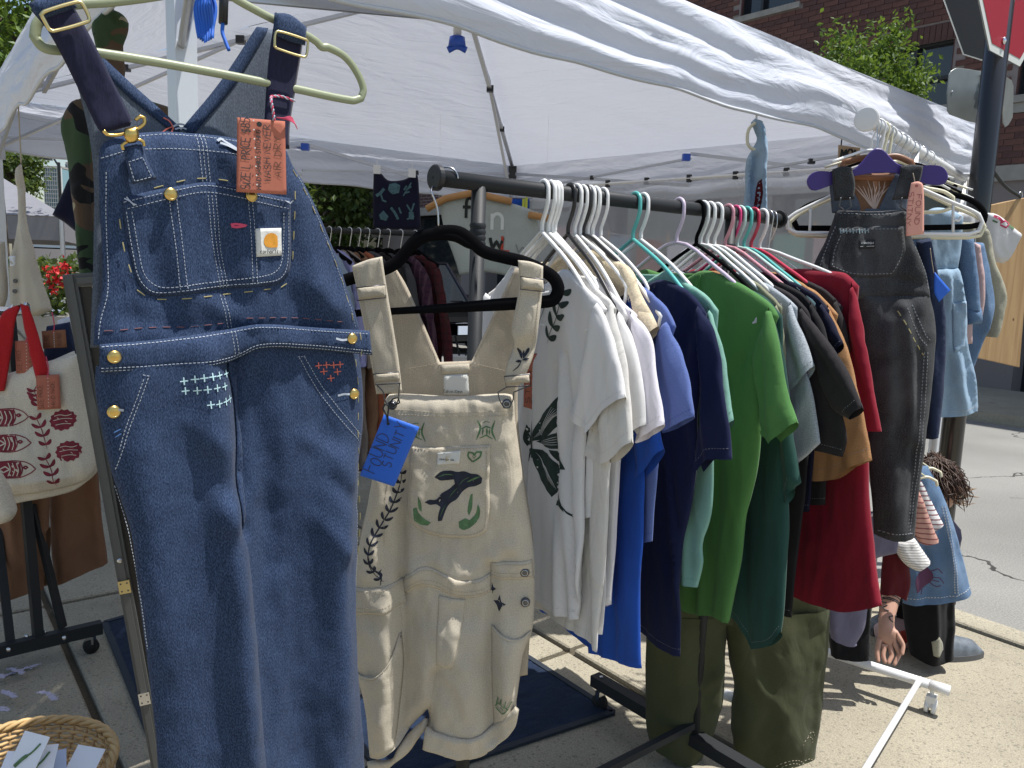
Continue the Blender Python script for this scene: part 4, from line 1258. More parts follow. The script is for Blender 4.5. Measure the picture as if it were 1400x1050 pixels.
for t_ in (tn, tfar):
    zf = -.13 if False else 0.0
    a = wbar(t_, .10) - WS * (.27 if t_ > .1 else -.10); b = wbar(t_, .10) + WS * .27
    mm = MB(); mm.tube([a, b], .0165, 14); fb = mm.build('base_bar', 'rack_white', wr, smooth=True)
    for q in (a, b):
        s_ = 1 if q is b else -1
        mm = MB(); mm.tube([q - WS * s_ * .05, q + WS * s_ * .012], .018, 14); mm.build('end_sleeve', 'plastic_white', fb, smooth=True)
        q = q - WS * s_ * .04
        mm = MB(); mm.tube([up(q, .085), up(q, .06)], .007, 8); mm.box(up(q, .045), .036, .03, .04, WD, WS); cs = mm.build('caster', 'plastic_white', wr)
        for dd in (-.011, .011):
            mm = MB(); mm.tube([up(q, .025) + WS * (dd - .006), up(q, .025) + WS * (dd + .006)], .025, 16); mm.build('wheel', 'plastic_white', cs, smooth=True)
for sd in (-.19, .19):
    mm = MB(); mm.tube([wbar(tn if sd > 0 else -.55, .11) + WS * sd, wbar(tfar, .11) + WS * sd], .0095, 12); mm.build('rail_bar', 'rack_white', wr, smooth=True)
# lower tier rail
HW2 = .93
mm = MB(); mm.tube([wbar(.16, HW2), wbar(tfar, HW2), wbar(tend, HW2)], .012, 12); mm.build('lower_rail', 'rack_white', wr, smooth=True)

# ------------------------------------------------------------------ left chrome rack
LA = P(35, 426, 2.75)
LDv = -ER * .92 + ES * .39; LDv /= np.linalg.norm(LDv)
LB = LA + LDv * 1.3
lr = thing('garment_rack', 'chrome rail garment rack with black foot bar behind the leaning mirror', 'rack', gnd(LA))
mm = MB(); mm.tube([LA, LB], .016, 14); mm.build('rail', 'chrome', lr, smooth=True)
mm = MB(); mm.disc(LA, -LDv, .033, .008, 24, .003); mm.build('end_cap', 'chrome', lr, smooth=False)
b0 = G(-160, 928, .09); b1 = G(139, 857, .09)
mm = MB(); mm.bar(b0, b1, .035, .045); fb = mm.build('foot_bar', 'rack_black', lr)
for px, py in ((12, 888), (36, 870), (61, 864), (88, 872)):
    q = G(px, py, .10)
    mm = MB(); mm.disc(P(px, py, proj(q)[2] - .03), -CF, .008, .004, 10, .002); mm.build('bolt', 'steel', fb, smooth=True)
ub = G(52, 868, .11)
mm = MB(); mm.bar(ub, up(LA + LDv * .05, LA[2] - .01), .03, .03); mm.build('upright', 'rack_black', lr)
q0 = G(86, 858, .11); 
mm = MB(); mm.bar(q0, P(45, 690, proj(ub)[2]), .03, .016); mm.build('brace', 'rack_black', lr)
q1 = G(14, 876, .11)
mm = MB(); mm.bar(q1, P(-8, 690, proj(ub)[2]), .028, .016); mm.build('brace', 'rack_black', lr)
fe = gnd(LB); mm = MB(); mm.bar(up(fe, 0.03), up(fe, LB[2]), .03, .03); mm.build('upright', 'rack_black', lr)
for q in (b1 + (b0 - b1) * .06, b1 + (b0 - b1) * .8):
    mm = MB(); mm.tube([up(q, .08), up(q, .045)], .008, 8); mm.box(up(q, .05), .03, .02, .03); cs = mm.build('caster', 'steel', lr)
    mm = MB(); mm.tube([up(q, .027) - ES * .012, up(q, .027) + ES * .012], .027, 16); mm.build('wheel', 'tyre', cs, smooth=True)

# ------------------------------------------------------------------ big blue denim overalls on the sage hanger
_a = P(100, 380, 1.00); _b = P(440, 380, 1.22)
PB = Plane(_a[:2], math.degrees(math.atan2(_b[0] - _a[0], _b[1] - _a[1])))
bo = thing('denim_overalls', 'large dark blue denim overalls with white stitching on a sage green hanger', 'overalls', gnd((_a + _b) / 2, .2))
bf = folds(PB, [
    (235, 190, 255, 430, .020, .006), (200, 300, 215, 420, .018, -.005), (330, 300, 350, 440, .02, .005), (300, 330, 318, 470, .016, -.006),
    (420, 300, 470, 440, .02, -.006), (395, 260, 440, 420, .025, .008), (160, 300, 150, 440, .025, -.006),
    (265, 480, 300, 700, .026, .018), (315, 490, 322, 720, .012, -.010), (305, 690, 330, 1060, .026, .034), (352, 700, 395, 1060, .035, -.008),
    (345, 520, 372, 760, .022, -.012), (375, 560, 370, 1060, .022, .008), (440, 640, 455, 1060, .032, .030), (470, 620, 462, 740, .02, .010),
    (225, 560, 235, 1060, .04, -.006), (180, 620, 215, 900, .03, .008), (400, 590, 450, 620, .014, .006), (430, 640, 482, 690, .016, -.008),
    (415, 700, 470, 760, .015, .006), (240, 570, 300, 610, .015, .005), (260, 620, 310, 680, .016, -.006), (430, 790, 440, 900, .02, -.008),
    (150, 430, 300, 455, .012, -.003), (320, 450, 480, 455, .012, -.003), (255, 400, 330, 440, .014, .006), (400, 380, 470, 430, .02, .007),
    (300, 190, 330, 260, .016, .005), (180, 195, 215, 260, .016, .004)],
    [(10, 1.2, .0050, 5), (26, 8, .0026, 8), (60, 45, .0009, 21)])
def part_line(a, b): return [a, b]
def denimpart(name, key, mat='denim_dark', **kw):
    s = Surf(PB, key, base=bf, **kw); o = s.build(name, mat, bo); return s, o
# back panel seen through the neck
bk = Surf(PB, [(96, 20), (112, 34), (180, 98), (262, 172), (318, 105), (370, 28), (398, 34), (412, 60), (408, 140), (398, 215), (440, 330), (470, 430), (480, 470), (135, 480), (140, 330), (138, 215), (120, 120), (98, 60)],
          .012, .004, .004, .02, base=lambda sh: .35 * bf(sh), off=-.045)
bko = bk.build('back_panel', 'denim_inside', bo)
patch(bk, [(98, 20), (112, 33), (262, 170), (256, 182), (180, 118), (104, 44)], 'back_strap_edge', 'denim_dark', bko, .002)
patch(bk, [(264, 170), (318, 104), (368, 28), (384, 30), (334, 112), (274, 184)], 'back_strap_edge', 'denim_dark', bko, .002)
# bib
bib, bibo = denimpart('bib', [(134, 218), (140, 196), (178, 183), (220, 180), (259, 182), (310, 188), (360, 196), (393, 206), (400, 224), (416, 252), (434, 290), (455, 340), (472, 385), (484, 425), (491, 452), (440, 452), (307, 452), (210, 464), (128, 472), (130, 440), (140, 395), (140, 340), (136, 280)],
    spacing=.008, Tf=.014, Tb=.012, ew=.03, open_segs=(14, 15, 16, 17))
# legs
legR, legRo = denimpart('leg', [(300, 488), (345, 472), (491, 478), (496, 520), (497, 579), (492, 640), (490, 725), (487, 800), (490, 900), (497, 1000), (502, 1100), (503, 1180), (330, 1180), (322, 1100), (312, 900), (302, 720), (300, 600)],
    spacing=.009, Tf=.026, Tb=.03, ew=.05, off=-.004, open_segs=(0, 1, 11))
legL, legLo = denimpart('leg', [(129, 500), (307, 486), (318, 520), (325, 600), (322, 660), (326, 712), (337, 754), (343, 818), (352, 925), (357, 996), (363, 1050), (368, 1110), (372, 1180), (224, 1180), (216, 1090), (210, 1000), (196, 890), (184, 800), (175, 729), (160, 675), (150, 645), (136, 580), (128, 530)],
    spacing=.009, Tf=.026, Tb=.03, ew=.05, off=.010, open_segs=(0, 12))
wbs, wbo = denimpart('waistband', [(128, 468), (210, 461), (307, 447), (343, 441), (420, 446), (491, 450), (495, 483), (420, 476), (343, 474), (307, 491), (210, 502), (128, 507)],
    spacing=.008, Tf=.006, Tb=.006, ew=.008, off=.030)
# fly flap
patch(legL, [(306, 490), (318, 494), (323, 560), (327, 600), (326, 660), (327, 714), (321, 712), (317, 640), (319, 590), (314, 540), (304, 500)], 'fly_flap', 'denim_dark', legLo, .005)
# bib pocket
pk_key = [(164, 272), (200, 262), (240, 255), (278, 250), (310, 256), (345, 263), (390, 272), (392, 330), (390, 368), (378, 386), (345, 391), (300, 394), (250, 401), (215, 405), (198, 401), (186, 388), (178, 360), (168, 310)]
pk = Surf(PB, pk_key, .008, .004, .002, .01, base=lambda sh: bib.front(sh), off=.0015)
pko = pk.build('bib_pocket', 'denim_dark', bo)
DW = []   # white stitched rows on bib / pocket / band / legs
W_ = dict(dash=.0032, gap=.0018, w=.0008, lift=.0006)
stitch(pk, [[(165, 277), (240, 260), (279, 255), (345, 268), (389, 277)], [(170, 286), (240, 269), (279, 264), (345, 277), (387, 286)],
            [(169, 290), (178, 345), (186, 380), (200, 396), (216, 400), (250, 396), (300, 390), (345, 386), (374, 381), (385, 366), (388, 330), (387, 290)],
            [(176, 290), (186, 345), (193, 374), (206, 388), (222, 393), (260, 388), (345, 378), (368, 372), (378, 358), (381, 325), (380, 290)],
            [(224, 270), (232, 330), (239, 395)], [(233, 268), (241, 330), (248, 395)], [(331, 270), (334, 330), (336, 388)], [(337, 271), (340, 330), (342, 388)]], 'stitching', 'thread_white', pko, **W_)
stitch(bib, [[(178, 187), (220, 184), (259, 186), (322, 194)], [(136, 217), (180, 206), (259, 206), (324, 214), (386, 224)],
             [(266, 184), (268, 215), (272, 250)], [(271, 184), (273, 215), (277, 248)], [(276, 185), (278, 215), (282, 250)], [(296, 402), (302, 430), (307, 448)], [(301, 402), (307, 430), (312, 447)],
             [(404, 238), (424, 282), (444, 330), (462, 378), (474, 415), (482, 446)], [(142, 236), (144, 300), (147, 360), (146, 400), (136, 440), (133, 464)]], 'stitching', 'thread_white', bibo, **W_)
stitch(pk, [[(277, 268), (284, 330), (295, 394)], [(282, 268), (289, 330), (300, 394)], [(287, 268), (294, 330), (305, 394)]], 'centre_stitching', 'thread_white', pko, dash=.0026, gap=.0018, w=.0008, lift=.0008)
stitch(wbs, [[(130, 471), (210, 464), (307, 451), (343, 445), (420, 450), (489, 454)], [(130, 500), (210, 495), (307, 484), (343, 468), (420, 470), (492, 477)], [(130, 504), (210, 499), (307, 488), (343, 472), (420, 474), (493, 481)],
             [(304, 450), (310, 484)], [(309, 450), (315, 482)]], 'stitching', 'thread_white', wbo, **W_)
stitch(legL, [[(191, 512), (180, 545), (168, 580), (160, 610), (152, 640)], [(185, 514), (174, 548), (163, 582), (156, 612)], [(184, 508), (194, 510)], [(152, 660), (164, 700), (176, 755), (186, 810), (196, 880)]], 'stitching', 'thread_white', legLo, **W_)
stitch(legR, [[(401, 487), (430, 535), (460, 575), (487, 602)], [(409, 486), (437, 532), (466, 570), (490, 594)], [(399, 486), (411, 485)], [(486, 590), (489, 600)], [(489, 640), (486, 720), (483, 800)]], 'stitching', 'thread_white', legRo, **W_)
# hand-sewn sashiko rows
Y_ = dict(dash=.012, gap=.017, w=.0014, lift=.0012)
stitch(pk, [[(160, 300), (166, 340), (175, 372)], ], 'sashiko_row', 'thread_yellow', pko, **Y_)
stitch(bib, [[(206, 258), (250, 247), (280, 245), (330, 253)], [(184, 396), (205, 408), (250, 407), (300, 402), (350, 396), (384, 392), (396, 372)], [(397, 262), (396, 300), (394, 360)], [(398, 232), (418, 272), (438, 318), (456, 360), (470, 402), (478, 440)]], 'sashiko_row', 'thread_yellow', bibo, **Y_)
stitch(wbs, [[(478, 452), (480, 484)]], 'sashiko_row', 'thread_yellow', wbo, **Y_)
stitch(legR, [[(481, 490), (484, 540), (484, 600), (490, 640), (492, 700), (489, 760)]], 'sashiko_row', 'thread_yellow', legRo, **Y_)
stitch(bib, [[(140, 452), (200, 447), (250, 446), (300, 441)], [(330, 434), (400, 434), (470, 440)]], 'sashiko_row', 'thread_coral_dull', bibo, dash=.010, gap=.008, w=.0012) if 'thread_coral_dull' in MAT else None
def crosses(surf, pts, r, mat, par):
    ln = []
    for x, y in pts: ln += [[(x - r, y + r * .15), (x + r, y - r * .15)], [(x - r * .1, y - r), (x + r * .1, y + r)]]
    strokes(surf, [(l, .0016) for l in ln], 'cross_stitch', mat, par, th=.0016)
crosses(legL, [(238, 516), (251, 513), (262, 511), (273, 509), (284, 508), (298, 507), (240, 529), (254, 528), (266, 526), (279, 524), (293, 523), (270, 546), (282, 545), (294, 543), (303, 541)], 5, 'thread_mint', legLo)
crosses(legR, [(428, 498), (438, 497), (447, 497), (455, 496), (435, 506), (452, 506), (444, 515)], 4.5, 'thread_coral', legRo)
stitch(legL, [[(150 + i * 1.6, 588 + i * 6), (158 + i * .4, 582 + i * 6)] for i in range(8)], 'darning', 'thread_blue', legLo, dash=.02, gap=.01, w=.0012)
# thread tufts at the pocket corners and the buttonholes
strokes(pk, [([(165, 272), (172, 276), (178, 282)], .0018), ([(168, 270), (174, 278), (181, 281)], .0016), ([(382, 276), (388, 279), (392, 275)], .0016)], 'thread_tuft', 'thread_white', pko, th=.003)
def buttonhole(surf, pts, par, mat='thread_white'):
    strokes(surf, [(pts, .0032)], 'buttonhole', mat, par, th=.0028)
buttonhole(bib, [(291, 194), (296, 191), (302, 196), (312, 202), (320, 209), (316, 207), (304, 201), (294, 197)], bibo)
buttonhole(pk, [(306, 308), (312, 307), (326, 309), (314, 311), (307, 310)], pko, 'thread_pink')
buttonhole(wbs, [(444, 460), (452, 462), (460, 461)], wbo); buttonhole(legR, [(452, 538), (460, 536), (468, 536)], legRo)
buttonhole(wbs, [(140, 480), (148, 486), (154, 488)], wbo); buttonhole(legL, [(152, 556), (160, 556)], legLo)
for x, y, sf in ((225, 267, pk), (334, 269, pk), (465, 460, wbs), (475, 536, legR), (149, 559, legL), (146, 484, wbs)):
    sh = sf.p.at(x, y); d = sf.front(sh)[0]
    mm = MB(); mm.disc(PB.w([sh], d + .001)[0], PB.n, .0085, .004, 24, .0018); b_ = mm.build('button', 'brass', bo, smooth=True)
    mm = MB(); mm.tube([PB.w([sh + .0062 * V(math.cos(t), math.sin(t))], d + .0055)[0] for t in np.linspace(0, 6.28, 24, endpoint=False)], .0006, 5, closed=True); mm.build('button_rim', 'brass_pale', b_, smooth=True)
# woven label with the orange hook-shaped emblem and lettering
lb = Surf(PB, [(340, 313), (377, 312), (378, 349), (341, 351)], .006, 0, 0, .01, base=lambda sh: pk.front(sh), off=.0022)
lbo = patch(pk, [(340, 313), (377, 312), (378, 349), (341, 351)], 'brand_label', 'label_white', bo, .002, eps=.0005)
lb.Tf = 0
patch(lb, [(352, 332), (352.5, 326), (356, 321), (361, 319), (366, 319.5), (370, 322.5), (367.5, 326), (364.5, 328), (362, 325.5), (365, 323.5), (371, 323), (371.5, 333), (371, 338), (360, 338.5), (354, 337)], 'emblem', 'ink_orange', lbo, .0012, spacing=.002, rim=False)
strokes(lb, letters('carhartt', PB.at(346.5, 346.2), PB.at(347.5, 346.2) - PB.at(346.5, 346.2), PB.at(346, 345) - PB.at(346, 346), 2.7, 4.6, gap=.25, jit=0.0), 'lettering', 'ink_black', lbo, w=.0008, th=.0012, px=False)
strokes(lb, letters('carhartt', PB.at(346.5, 346.2), V(1, 0) * .001, V(0, 1) * .001, 2.6, 4.4, gap=.28, jit=0.0), 'lettering', 'ink_black', lbo, w=.0009, th=.0013, px=False) if False else None
# straps
def strap(surf_key, mat, off, name, base=None, T=.003, plane=PB, par=bo):
    s = Surf(plane, surf_key, .008, T, T, .006, base=base, off=off); return s, s.build(name, mat, par)
stL, stLo = strap([(36, 20), (62, 4), (84, 2), (92, 12), (108, 40), (140, 98), (176, 166), (174, 174), (136, 184), (130, 178), (108, 134), (62, 52)], 'webbing', .020, 'strap', base=lambda sh: .006 * np.sin(sh[:, 1] * 30))
tpL, tpLo = strap([(33, 14), (40, 8), (84, -6), (93, 8), (98, 18), (50, 34), (44, 30)], 'denim_dark', .029, 'strap_fold', T=.006)
stR, stRo = strap([(370, 20), (410, 40), (407, 78), (400, 130), (392, 176), (390, 205), (352, 205), (357, 170), (361, 125), (364, 75)], 'webbing', .012, 'strap', base=lambda sh: .005 * np.sin(sh[:, 1] * 25))
tpR, tpRo = strap([(367, 22), (388, 24), (411, 41), (409, 66), (386, 60), (365, 50)], 'denim_dark', .020, 'strap_fold', T=.006)
def wire(pts, r, name, mat, par, plane, d, closed=False, n=5, ns=8):
    p = plane.pts(pts); w = plane.w(p, d); w = catmull(w, closed, n)
    mm = MB(); mm.tube(w, r, ns, closed); return mm.build(name, mat, par, smooth=True)
wire([(47, 30), (52, 26), (96, 13), (102, 16), (111, 34), (109, 39), (64, 52), (58, 50)], .0022, 'slider_buckle', 'brass_pale', stLo, PB, .040, True)
wire([(364, 52), (368, 49), (405, 60), (408, 63), (406, 80), (402, 83), (366, 72), (363, 69)], .0018, 'slider_buckle', 'brass_pale', stRo, PB, .031, True)
# strap end with gold hook on the left
wire([(133, 182), (140, 188), (158, 187), (180, 179), (188, 172), (188, 165), (182, 163), (176, 168)], .0022, 'hook_wire', 'brass', stLo, PB, .030)
hk = Surf(PB, [(160, 180), (176, 176), (180, 188), (176, 198), (166, 200), (160, 192)], .004, .005, .003, .006, off=.034); hko = hk.build('hook_plate', 'brass', stLo)
wire([(160, 208), (158, 202), (163, 198), (180, 194), (187, 197), (188, 203)], .002, 'hook_wire', 'brass', stLo, PB, .030)
tb, tbo = strap([(160, 204), (186, 198), (194, 222), (206, 247), (172, 254), (166, 230)], 'denim_dark', .026, 'strap_tab', T=.003)
stitch(tb, [[(167, 224), (186, 218), (198, 244), (175, 250), (168, 226)]], 'stitching', 'thread_white', tbo, **W_)
# orange thread knot at the V of the back
strokes(bk, [([(236, 156), (244, 160), (250, 170), (246, 178)], .002), ([(232, 178), (240, 172), (250, 168)], .0016)], 'thread_knot', 'thread_coral', bko, th=.004)
strokes(bk, [([(250, 168), (258, 165), (266, 166)], .0025), ([(252, 172), (262, 170), (268, 172)], .002)], 'thread_knot', 'thread_white', bko, th=.004)

# terracotta price tag on a twisted string
TG = Plane(PB.w([PB.at(358, 215)], .05)[0][:2], math.degrees(math.atan2(PB.e[0], PB.e[1])) + 4)
tg = thing('price_tag', 'terracotta card price tag handwritten with size and washing notes on the blue overalls', 'price tag', TG.w([TG.at(358, 264)])[0])
tgs = Surf(TG, [(326, 160), (389, 166), (391, 266), (325, 262)], .008, .0, .0, .01, base=lambda sh: .004 * np.sin(sh[:, 0] * 22))
tgo = patch(tgs, [(326, 160), (389, 166), (391, 266), (325, 262)], 'card', 'card_terracotta', tg, .001)
def tagtext(txt, x, y, cw, chh, w, mat='pen_dark', seed=1, surf=tgs, par=tgo, dx=(0, 1), upd=(-1, 0), gap=.22):
    sc = np.linalg.norm(surf.p.at(x + 1, y) - surf.p.at(x, y))
    strokes(surf, letters(txt, surf.p.at(x, y), V(*dx) * sc, V(*upd) * sc, cw, chh, gap=gap, seed=seed), 'handwriting', mat, par, w=w, th=.0018, px=False, smooth=False)
tagtext('SIZE L PRICE $85', 343, 259, 6.0, 12, .0013, seed=2, gap=.12)
tagtext('HAND SASHIKO STITCHING', 357, 259, 3.4, 6, .0010, seed=3, gap=.16)
tagtext('WASH NEVER', 370, 248, 6.3, 9, .0011, seed=4)
tagtext('AIR DRY', 384, 243, 7.2, 9, .0011, 'pen_brown', seed=5)
V_ = []
for k in range(8):
    q = TG.at(346 + k * .7, 165 + k * 12.5)
    V_.append(q)
mm = MB()
for q in V_: mm.disc(TG.w([q], .0012)[0], TG.n, .0011, .0006, 8)
mm.build('punched_dots', 'label_white', tgo)
mm = MB(); mm.disc(TG.w([TG.at(354, 170)], .001)[0], TG.n, .0035, .001, 14); mm.build('eyelet', 'ink_black', tgo)
st_pts = catmull(PB.w(PB.pts([(354, 171), (353, 158), (352, 146), (356, 137), (372, 136), (392, 142)]), [.052, .05, .047, .036, .03, .028]), False, 8)
side_ = np.cross(np.gradient(st_pts, axis=0), V(0, -1, 0)); side_ /= np.maximum(1e-6, np.linalg.norm(side_, axis=1))[:, None]
for k, mt in ((0, 'thread_pink'), (1, 'thread_white')):
    ph = np.arange(len(st_pts)) * 1.2 + k * math.pi
    tw = st_pts + side_ * (.0012 * np.sin(ph))[:, None] + PB.n * (.0012 * np.cos(ph))[:, None]
    mm = MB(); mm.tube(tw, .0011, 6); mm.build('string', mt, tg, smooth=True)
mm = MB()
for k in range(7):
    a = V(360 + k * .8, 170 - k * .4); q = [(356, 167), (364 + k, 168 + k * .5), (372 + k * 1.2, 166 + k * 1.6), (378 + k, 168 + k * 2.4)]
    mm.tube(catmull(PB.w(PB.pts(q), [.054, .058, .057, .054]), False, 4), .0007, 5)
mm.build('tassel', 'thread_pink', tg, smooth=True)

# sage plastic hanger
gh = thing('clothes_hanger', 'sage green plastic hanger carrying the big denim overalls', 'hanger', PB.w([PB.at(270, 80)])[0])
HD = .006
hp = PB.w(PB.pts([(300, -14), (320, 0), (345, 14), (372, 28), (412, 47), (430, 58), (437, 65), (446, 66), (468, 78), (484, 98), (494, 122), (491, 135), (478, 138), (400, 122), (300, 102), (200, 84), (120, 72), (82, 70), (58, 66), (46, 52), (50, 34), (64, 20), (90, 9), (150, 4), (212, -4), (250, -12), (270, -20)]), HD)
hp = catmull(hp, False, 6)
mm = MB(); mm.tube(hp, .0052, 10, flat=(PB.n, .8, 1.15)); hb_ = mm.build('frame', 'plastic_sage', gh, smooth=True)
mm = MB(); mm.tube(catmull(PB.w(PB.pts([(270, -20), (285, -24), (300, -14)]), HD), False, 4), .0085, 10, flat=(PB.n, .7, 1.2)); mm.build('neck', 'plastic_sage', gh, smooth=True)
tp = PB.w([PB.at(285, -24)], HD)[0]
hkp = [tp, tp + V(0, 0, .02)]
r_ = .016
c_ = HK + V(0, 0, 0)
hookdir = PB.e
pts = [tp, tp * .5 + (c_ - hookdir * .013) * .5] + [c_ + hookdir * (-.0135 * math.cos(t)) + V(0, 0, .0135 * math.sin(t)) for t in np.linspace(-.3, 3.5, 12)]
mm = MB(); mm.tube(catmull(pts, False, 3), .0028, 8); mm.build('hook', 'steel', gh, smooth=True)

# ------------------------------------------------------------------ cream short overalls on the black flocked hanger
_c = barpt(611)
PC = Plane(_c[:2] + V(0, -.02)[:2], 93)
PCD = proj(PC.w([PC.at(600, 600)])[0])[2]
co = thing('short_overalls', 'cream canvas short overalls with hand printed rabbit pocket on black hanger', 'overalls', gnd(PC.w([PC.at(610, 700)])[0], .45))
cf = folds(PC, [
    (640, 560, 640, 760, .02, -.006), (690, 600, 712, 760, .03, .008), (520, 640, 500, 780, .03, .012), (552, 640, 548, 1000, .014, -.022), (535, 830, 530, 1020, .03, .024),
    (565, 800, 560, 980, .03, -.020), (600, 760, 625, 790, .02, .008), (575, 765, 560, 800, .016, .010), (580, 860, 590, 980, .02, .006), (598, 912, 588, 985, .012, -.016),
    (625, 860, 650, 990, .035, .016), (672, 770, 675, 1000, .014, -.016), (700, 860, 695, 960, .025, .018), (600, 640, 560, 700, .02, .005), (640, 690, 625, 790, .018, .006),
    (600, 550, 680, 560, .01, -.002), (640, 590, 660, 625, .014, .004), (700, 740, 640, 780, .016, .006), (505, 690, 540, 760, .016, -.007), (610, 930, 640, 980, .014, -.005)],
    [(9, 4, .006, 31), (24, 12, .0045, 33), (60, 40, .0016, 35)])
def cp(name, key, mat='canvas_cream', base=cf, par=co, **kw):
    s = Surf(PC, key, base=base, **kw); return s, s.build(name, mat, par)
# back pieces
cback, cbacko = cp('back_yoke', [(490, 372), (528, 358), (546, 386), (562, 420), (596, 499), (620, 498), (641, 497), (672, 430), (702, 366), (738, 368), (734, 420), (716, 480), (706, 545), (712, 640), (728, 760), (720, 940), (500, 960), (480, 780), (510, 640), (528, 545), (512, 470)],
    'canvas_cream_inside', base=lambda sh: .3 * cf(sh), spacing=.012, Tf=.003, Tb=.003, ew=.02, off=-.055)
patch(cback, [(598, 503), (638, 501), (638, 514), (600, 516)], 'yoke_tab', 'canvas_cream', cbacko, .002)
patch(cback, [(602, 517), (636, 515), (638, 545), (602, 545)], 'inner_label', 'label_white', cbacko, .0012)
strokes(cback, letters('Calvin Klein', PC.at(602, 541.5), V(.0014, 0), V(0, .0014), 2.3, 4.6, gap=.3, jit=0) + letters('Jeans', PC.at(626, 541.5), V(.0014, 0), V(0, .0014), 2.0, 4.2, gap=.3, jit=0)[:0], 'lettering', 'ink_black', cbacko, w=.0008, th=.0022, px=False, smooth=False)
stitch(cback, [[(530, 362), (560, 424), (592, 496)], [(704, 372), (674, 436), (644, 495)], [(594, 503), (642, 501)], [(552, 508), (592, 501)], [(645, 501), (694, 512)]], 'stitching', 'thread_tan', cbacko, dash=.004, gap=.002, w=.0012)
# body
cbody, cbodyo = cp('body', [(526, 548), (532, 539), (549, 538), (621, 541), (690, 538), (700, 540), (703, 550), (704, 570), (710, 617), (719, 680), (729, 748), (731, 790), (728, 859), (716, 893), (707, 950), (702, 985),
    (670, 1004), (634, 1012), (583, 1000), (586, 986), (584, 972), (574, 982), (560, 996), (545, 1012), (506, 1034), (497, 958), (484, 905), (474, 832), (480, 795), (485, 777), (497, 723), (508, 666), (523, 575)],
    spacing=.007, Tf=.022, Tb=.02, ew=.03, off=0, open_segs=(15, 16, 17, 22, 23))
# waistband in three runs
for key in ([(479, 798), (520, 797), (552, 790), (556, 822), (520, 832), (474, 834)], [(551, 791), (565, 777), (580, 769), (600, 774), (633, 787), (655, 786), (672, 780), (672, 806), (650, 812), (633, 812), (600, 800), (580, 796), (566, 802), (553, 814)], [(671, 765), (700, 762), (728, 761), (730, 788), (700, 787), (671, 787)]):
    w_ = Surf(PC, key, .006, .004, .002, .008, base=lambda sh: cbody.front(sh), off=.001)
    wo = w_.build('waistband', 'canvas_cream', cbodyo)
    n_ = len(key) // 2
    stitch(w_, [[(x, y + 4) for x, y in key[:n_]], [(x, y - 4) for x, y in key[n_:]], [(x, y - 9) for x, y in key[n_:]]], 'stitching', 'thread_tan', wo, dash=.004, gap=.002, w=.0011)
# fly, side pockets, cuffs
fl = Surf(PC, [(602, 808), (638, 815), (632, 860), (622, 900), (610, 904), (599, 902), (600, 850)], .006, .003, .002, .006, base=lambda sh: cbody.front(sh), off=.0012)
flo = fl.build('fly_flap', 'canvas_cream', cbodyo)
def pocket(key, top, mat='canvas_cream'):
    p_ = Surf(PC, key, .006, .006, .002, .008, base=lambda sh: cbody.front(sh), off=.001)
    po_ = p_.build('hip_pocket', mat, cbodyo)
    stitch(p_, [top], 'stitching', 'thread_tan', po_, dash=.004, gap=.002, w=.0011)
    w = PC.w(PC.pts(top), p_.front(PC.pts(top)) + .001)
    mm = MB(); mm.tube(catmull(w, False, 5), .0022, 6); mm.build('pocket_hem', 'canvas_cream', po_, smooth=True)
    return p_, po_
pocket([(484, 913), (500, 917), (520, 912), (538, 893), (549, 862), (552, 900), (548, 960), (543, 1010), (508, 1028), (498, 960)], [(485, 914), (500, 918), (520, 913), (538, 894), (548, 864)])
pocket([(672, 852), (690, 860), (710, 864), (727, 858), (716, 893), (707, 950), (704, 962), (676, 990), (673, 930)], [(673, 853), (690, 861), (710, 865), (726, 859)])
def cuff(key, off, name='cuff'):
    c_ = Surf(PC, key, .006, .007, .007, .006, base=lambda sh: .95 * cbody.base(sh), off=off)
    o_ = c_.build(name, 'canvas_cream', co); return c_, o_
cuff([(504, 1036), (536, 1032), (546, 1016), (560, 1000), (584, 978), (585, 990), (572, 1008), (559, 1026), (540, 1040), (518, 1062), (506, 1064)], .010)
cuff([(584, 986), (610, 994), (640, 996), (672, 986), (690, 970), (706, 952), (711, 957), (705, 984), (690, 1002), (670, 1016), (634, 1028), (600, 1020), (580, 1016)], .026)
cuff([(632, 1020), (672, 1008), (668, 1030), (662, 1038), (641, 1045)], -.02)
# bib pocket
bp_key = [(565, 606), (600, 608), (640, 606), (672, 605), (671, 660), (668, 718), (654, 729), (630, 731), (595, 727), (566, 712), (559, 690), (561, 650)]
bpk = Surf(PC, bp_key, .006, .005, .002, .008, base=lambda sh: cbody.front(sh), off=.001)
bpo = bpk.build('bib_pocket', 'canvas_cream', cbodyo)
stitch(bpk, [[(566, 609), (600, 611), (640, 609), (670, 608)], [(568, 612), (565, 650), (563, 688), (569, 708), (596, 722), (630, 726), (653, 724), (664, 715), (666, 660), (667, 612)]], 'stitching', 'thread_tan', bpo, dash=.0045, gap=.002, w=.0013)
stitch(cbody, [[(530, 556), (600, 561), (702, 560)], [(530, 563), (600, 566), (702, 566)], [(545, 560), (540, 620), (530, 680), (528, 740)], [(600, 905), (590, 960), (584, 998)], [(548, 820), (551, 900), (546, 980)], [(637, 818), (628, 870), (620, 905)]], 'stitching', 'thread_tan', cbodyo, dash=.0045, gap=.002, w=.0013)
cl = Surf(PC, [(601, 615), (632, 612), (630, 629), (600, 631)], .006, 0, 0, .01, base=lambda sh: bpk.front(sh), off=.0022)
clo = patch(bpk, [(601, 615), (632, 612), (630, 629), (600, 631)], 'brand_label', 'label_white', bpo, .0018)
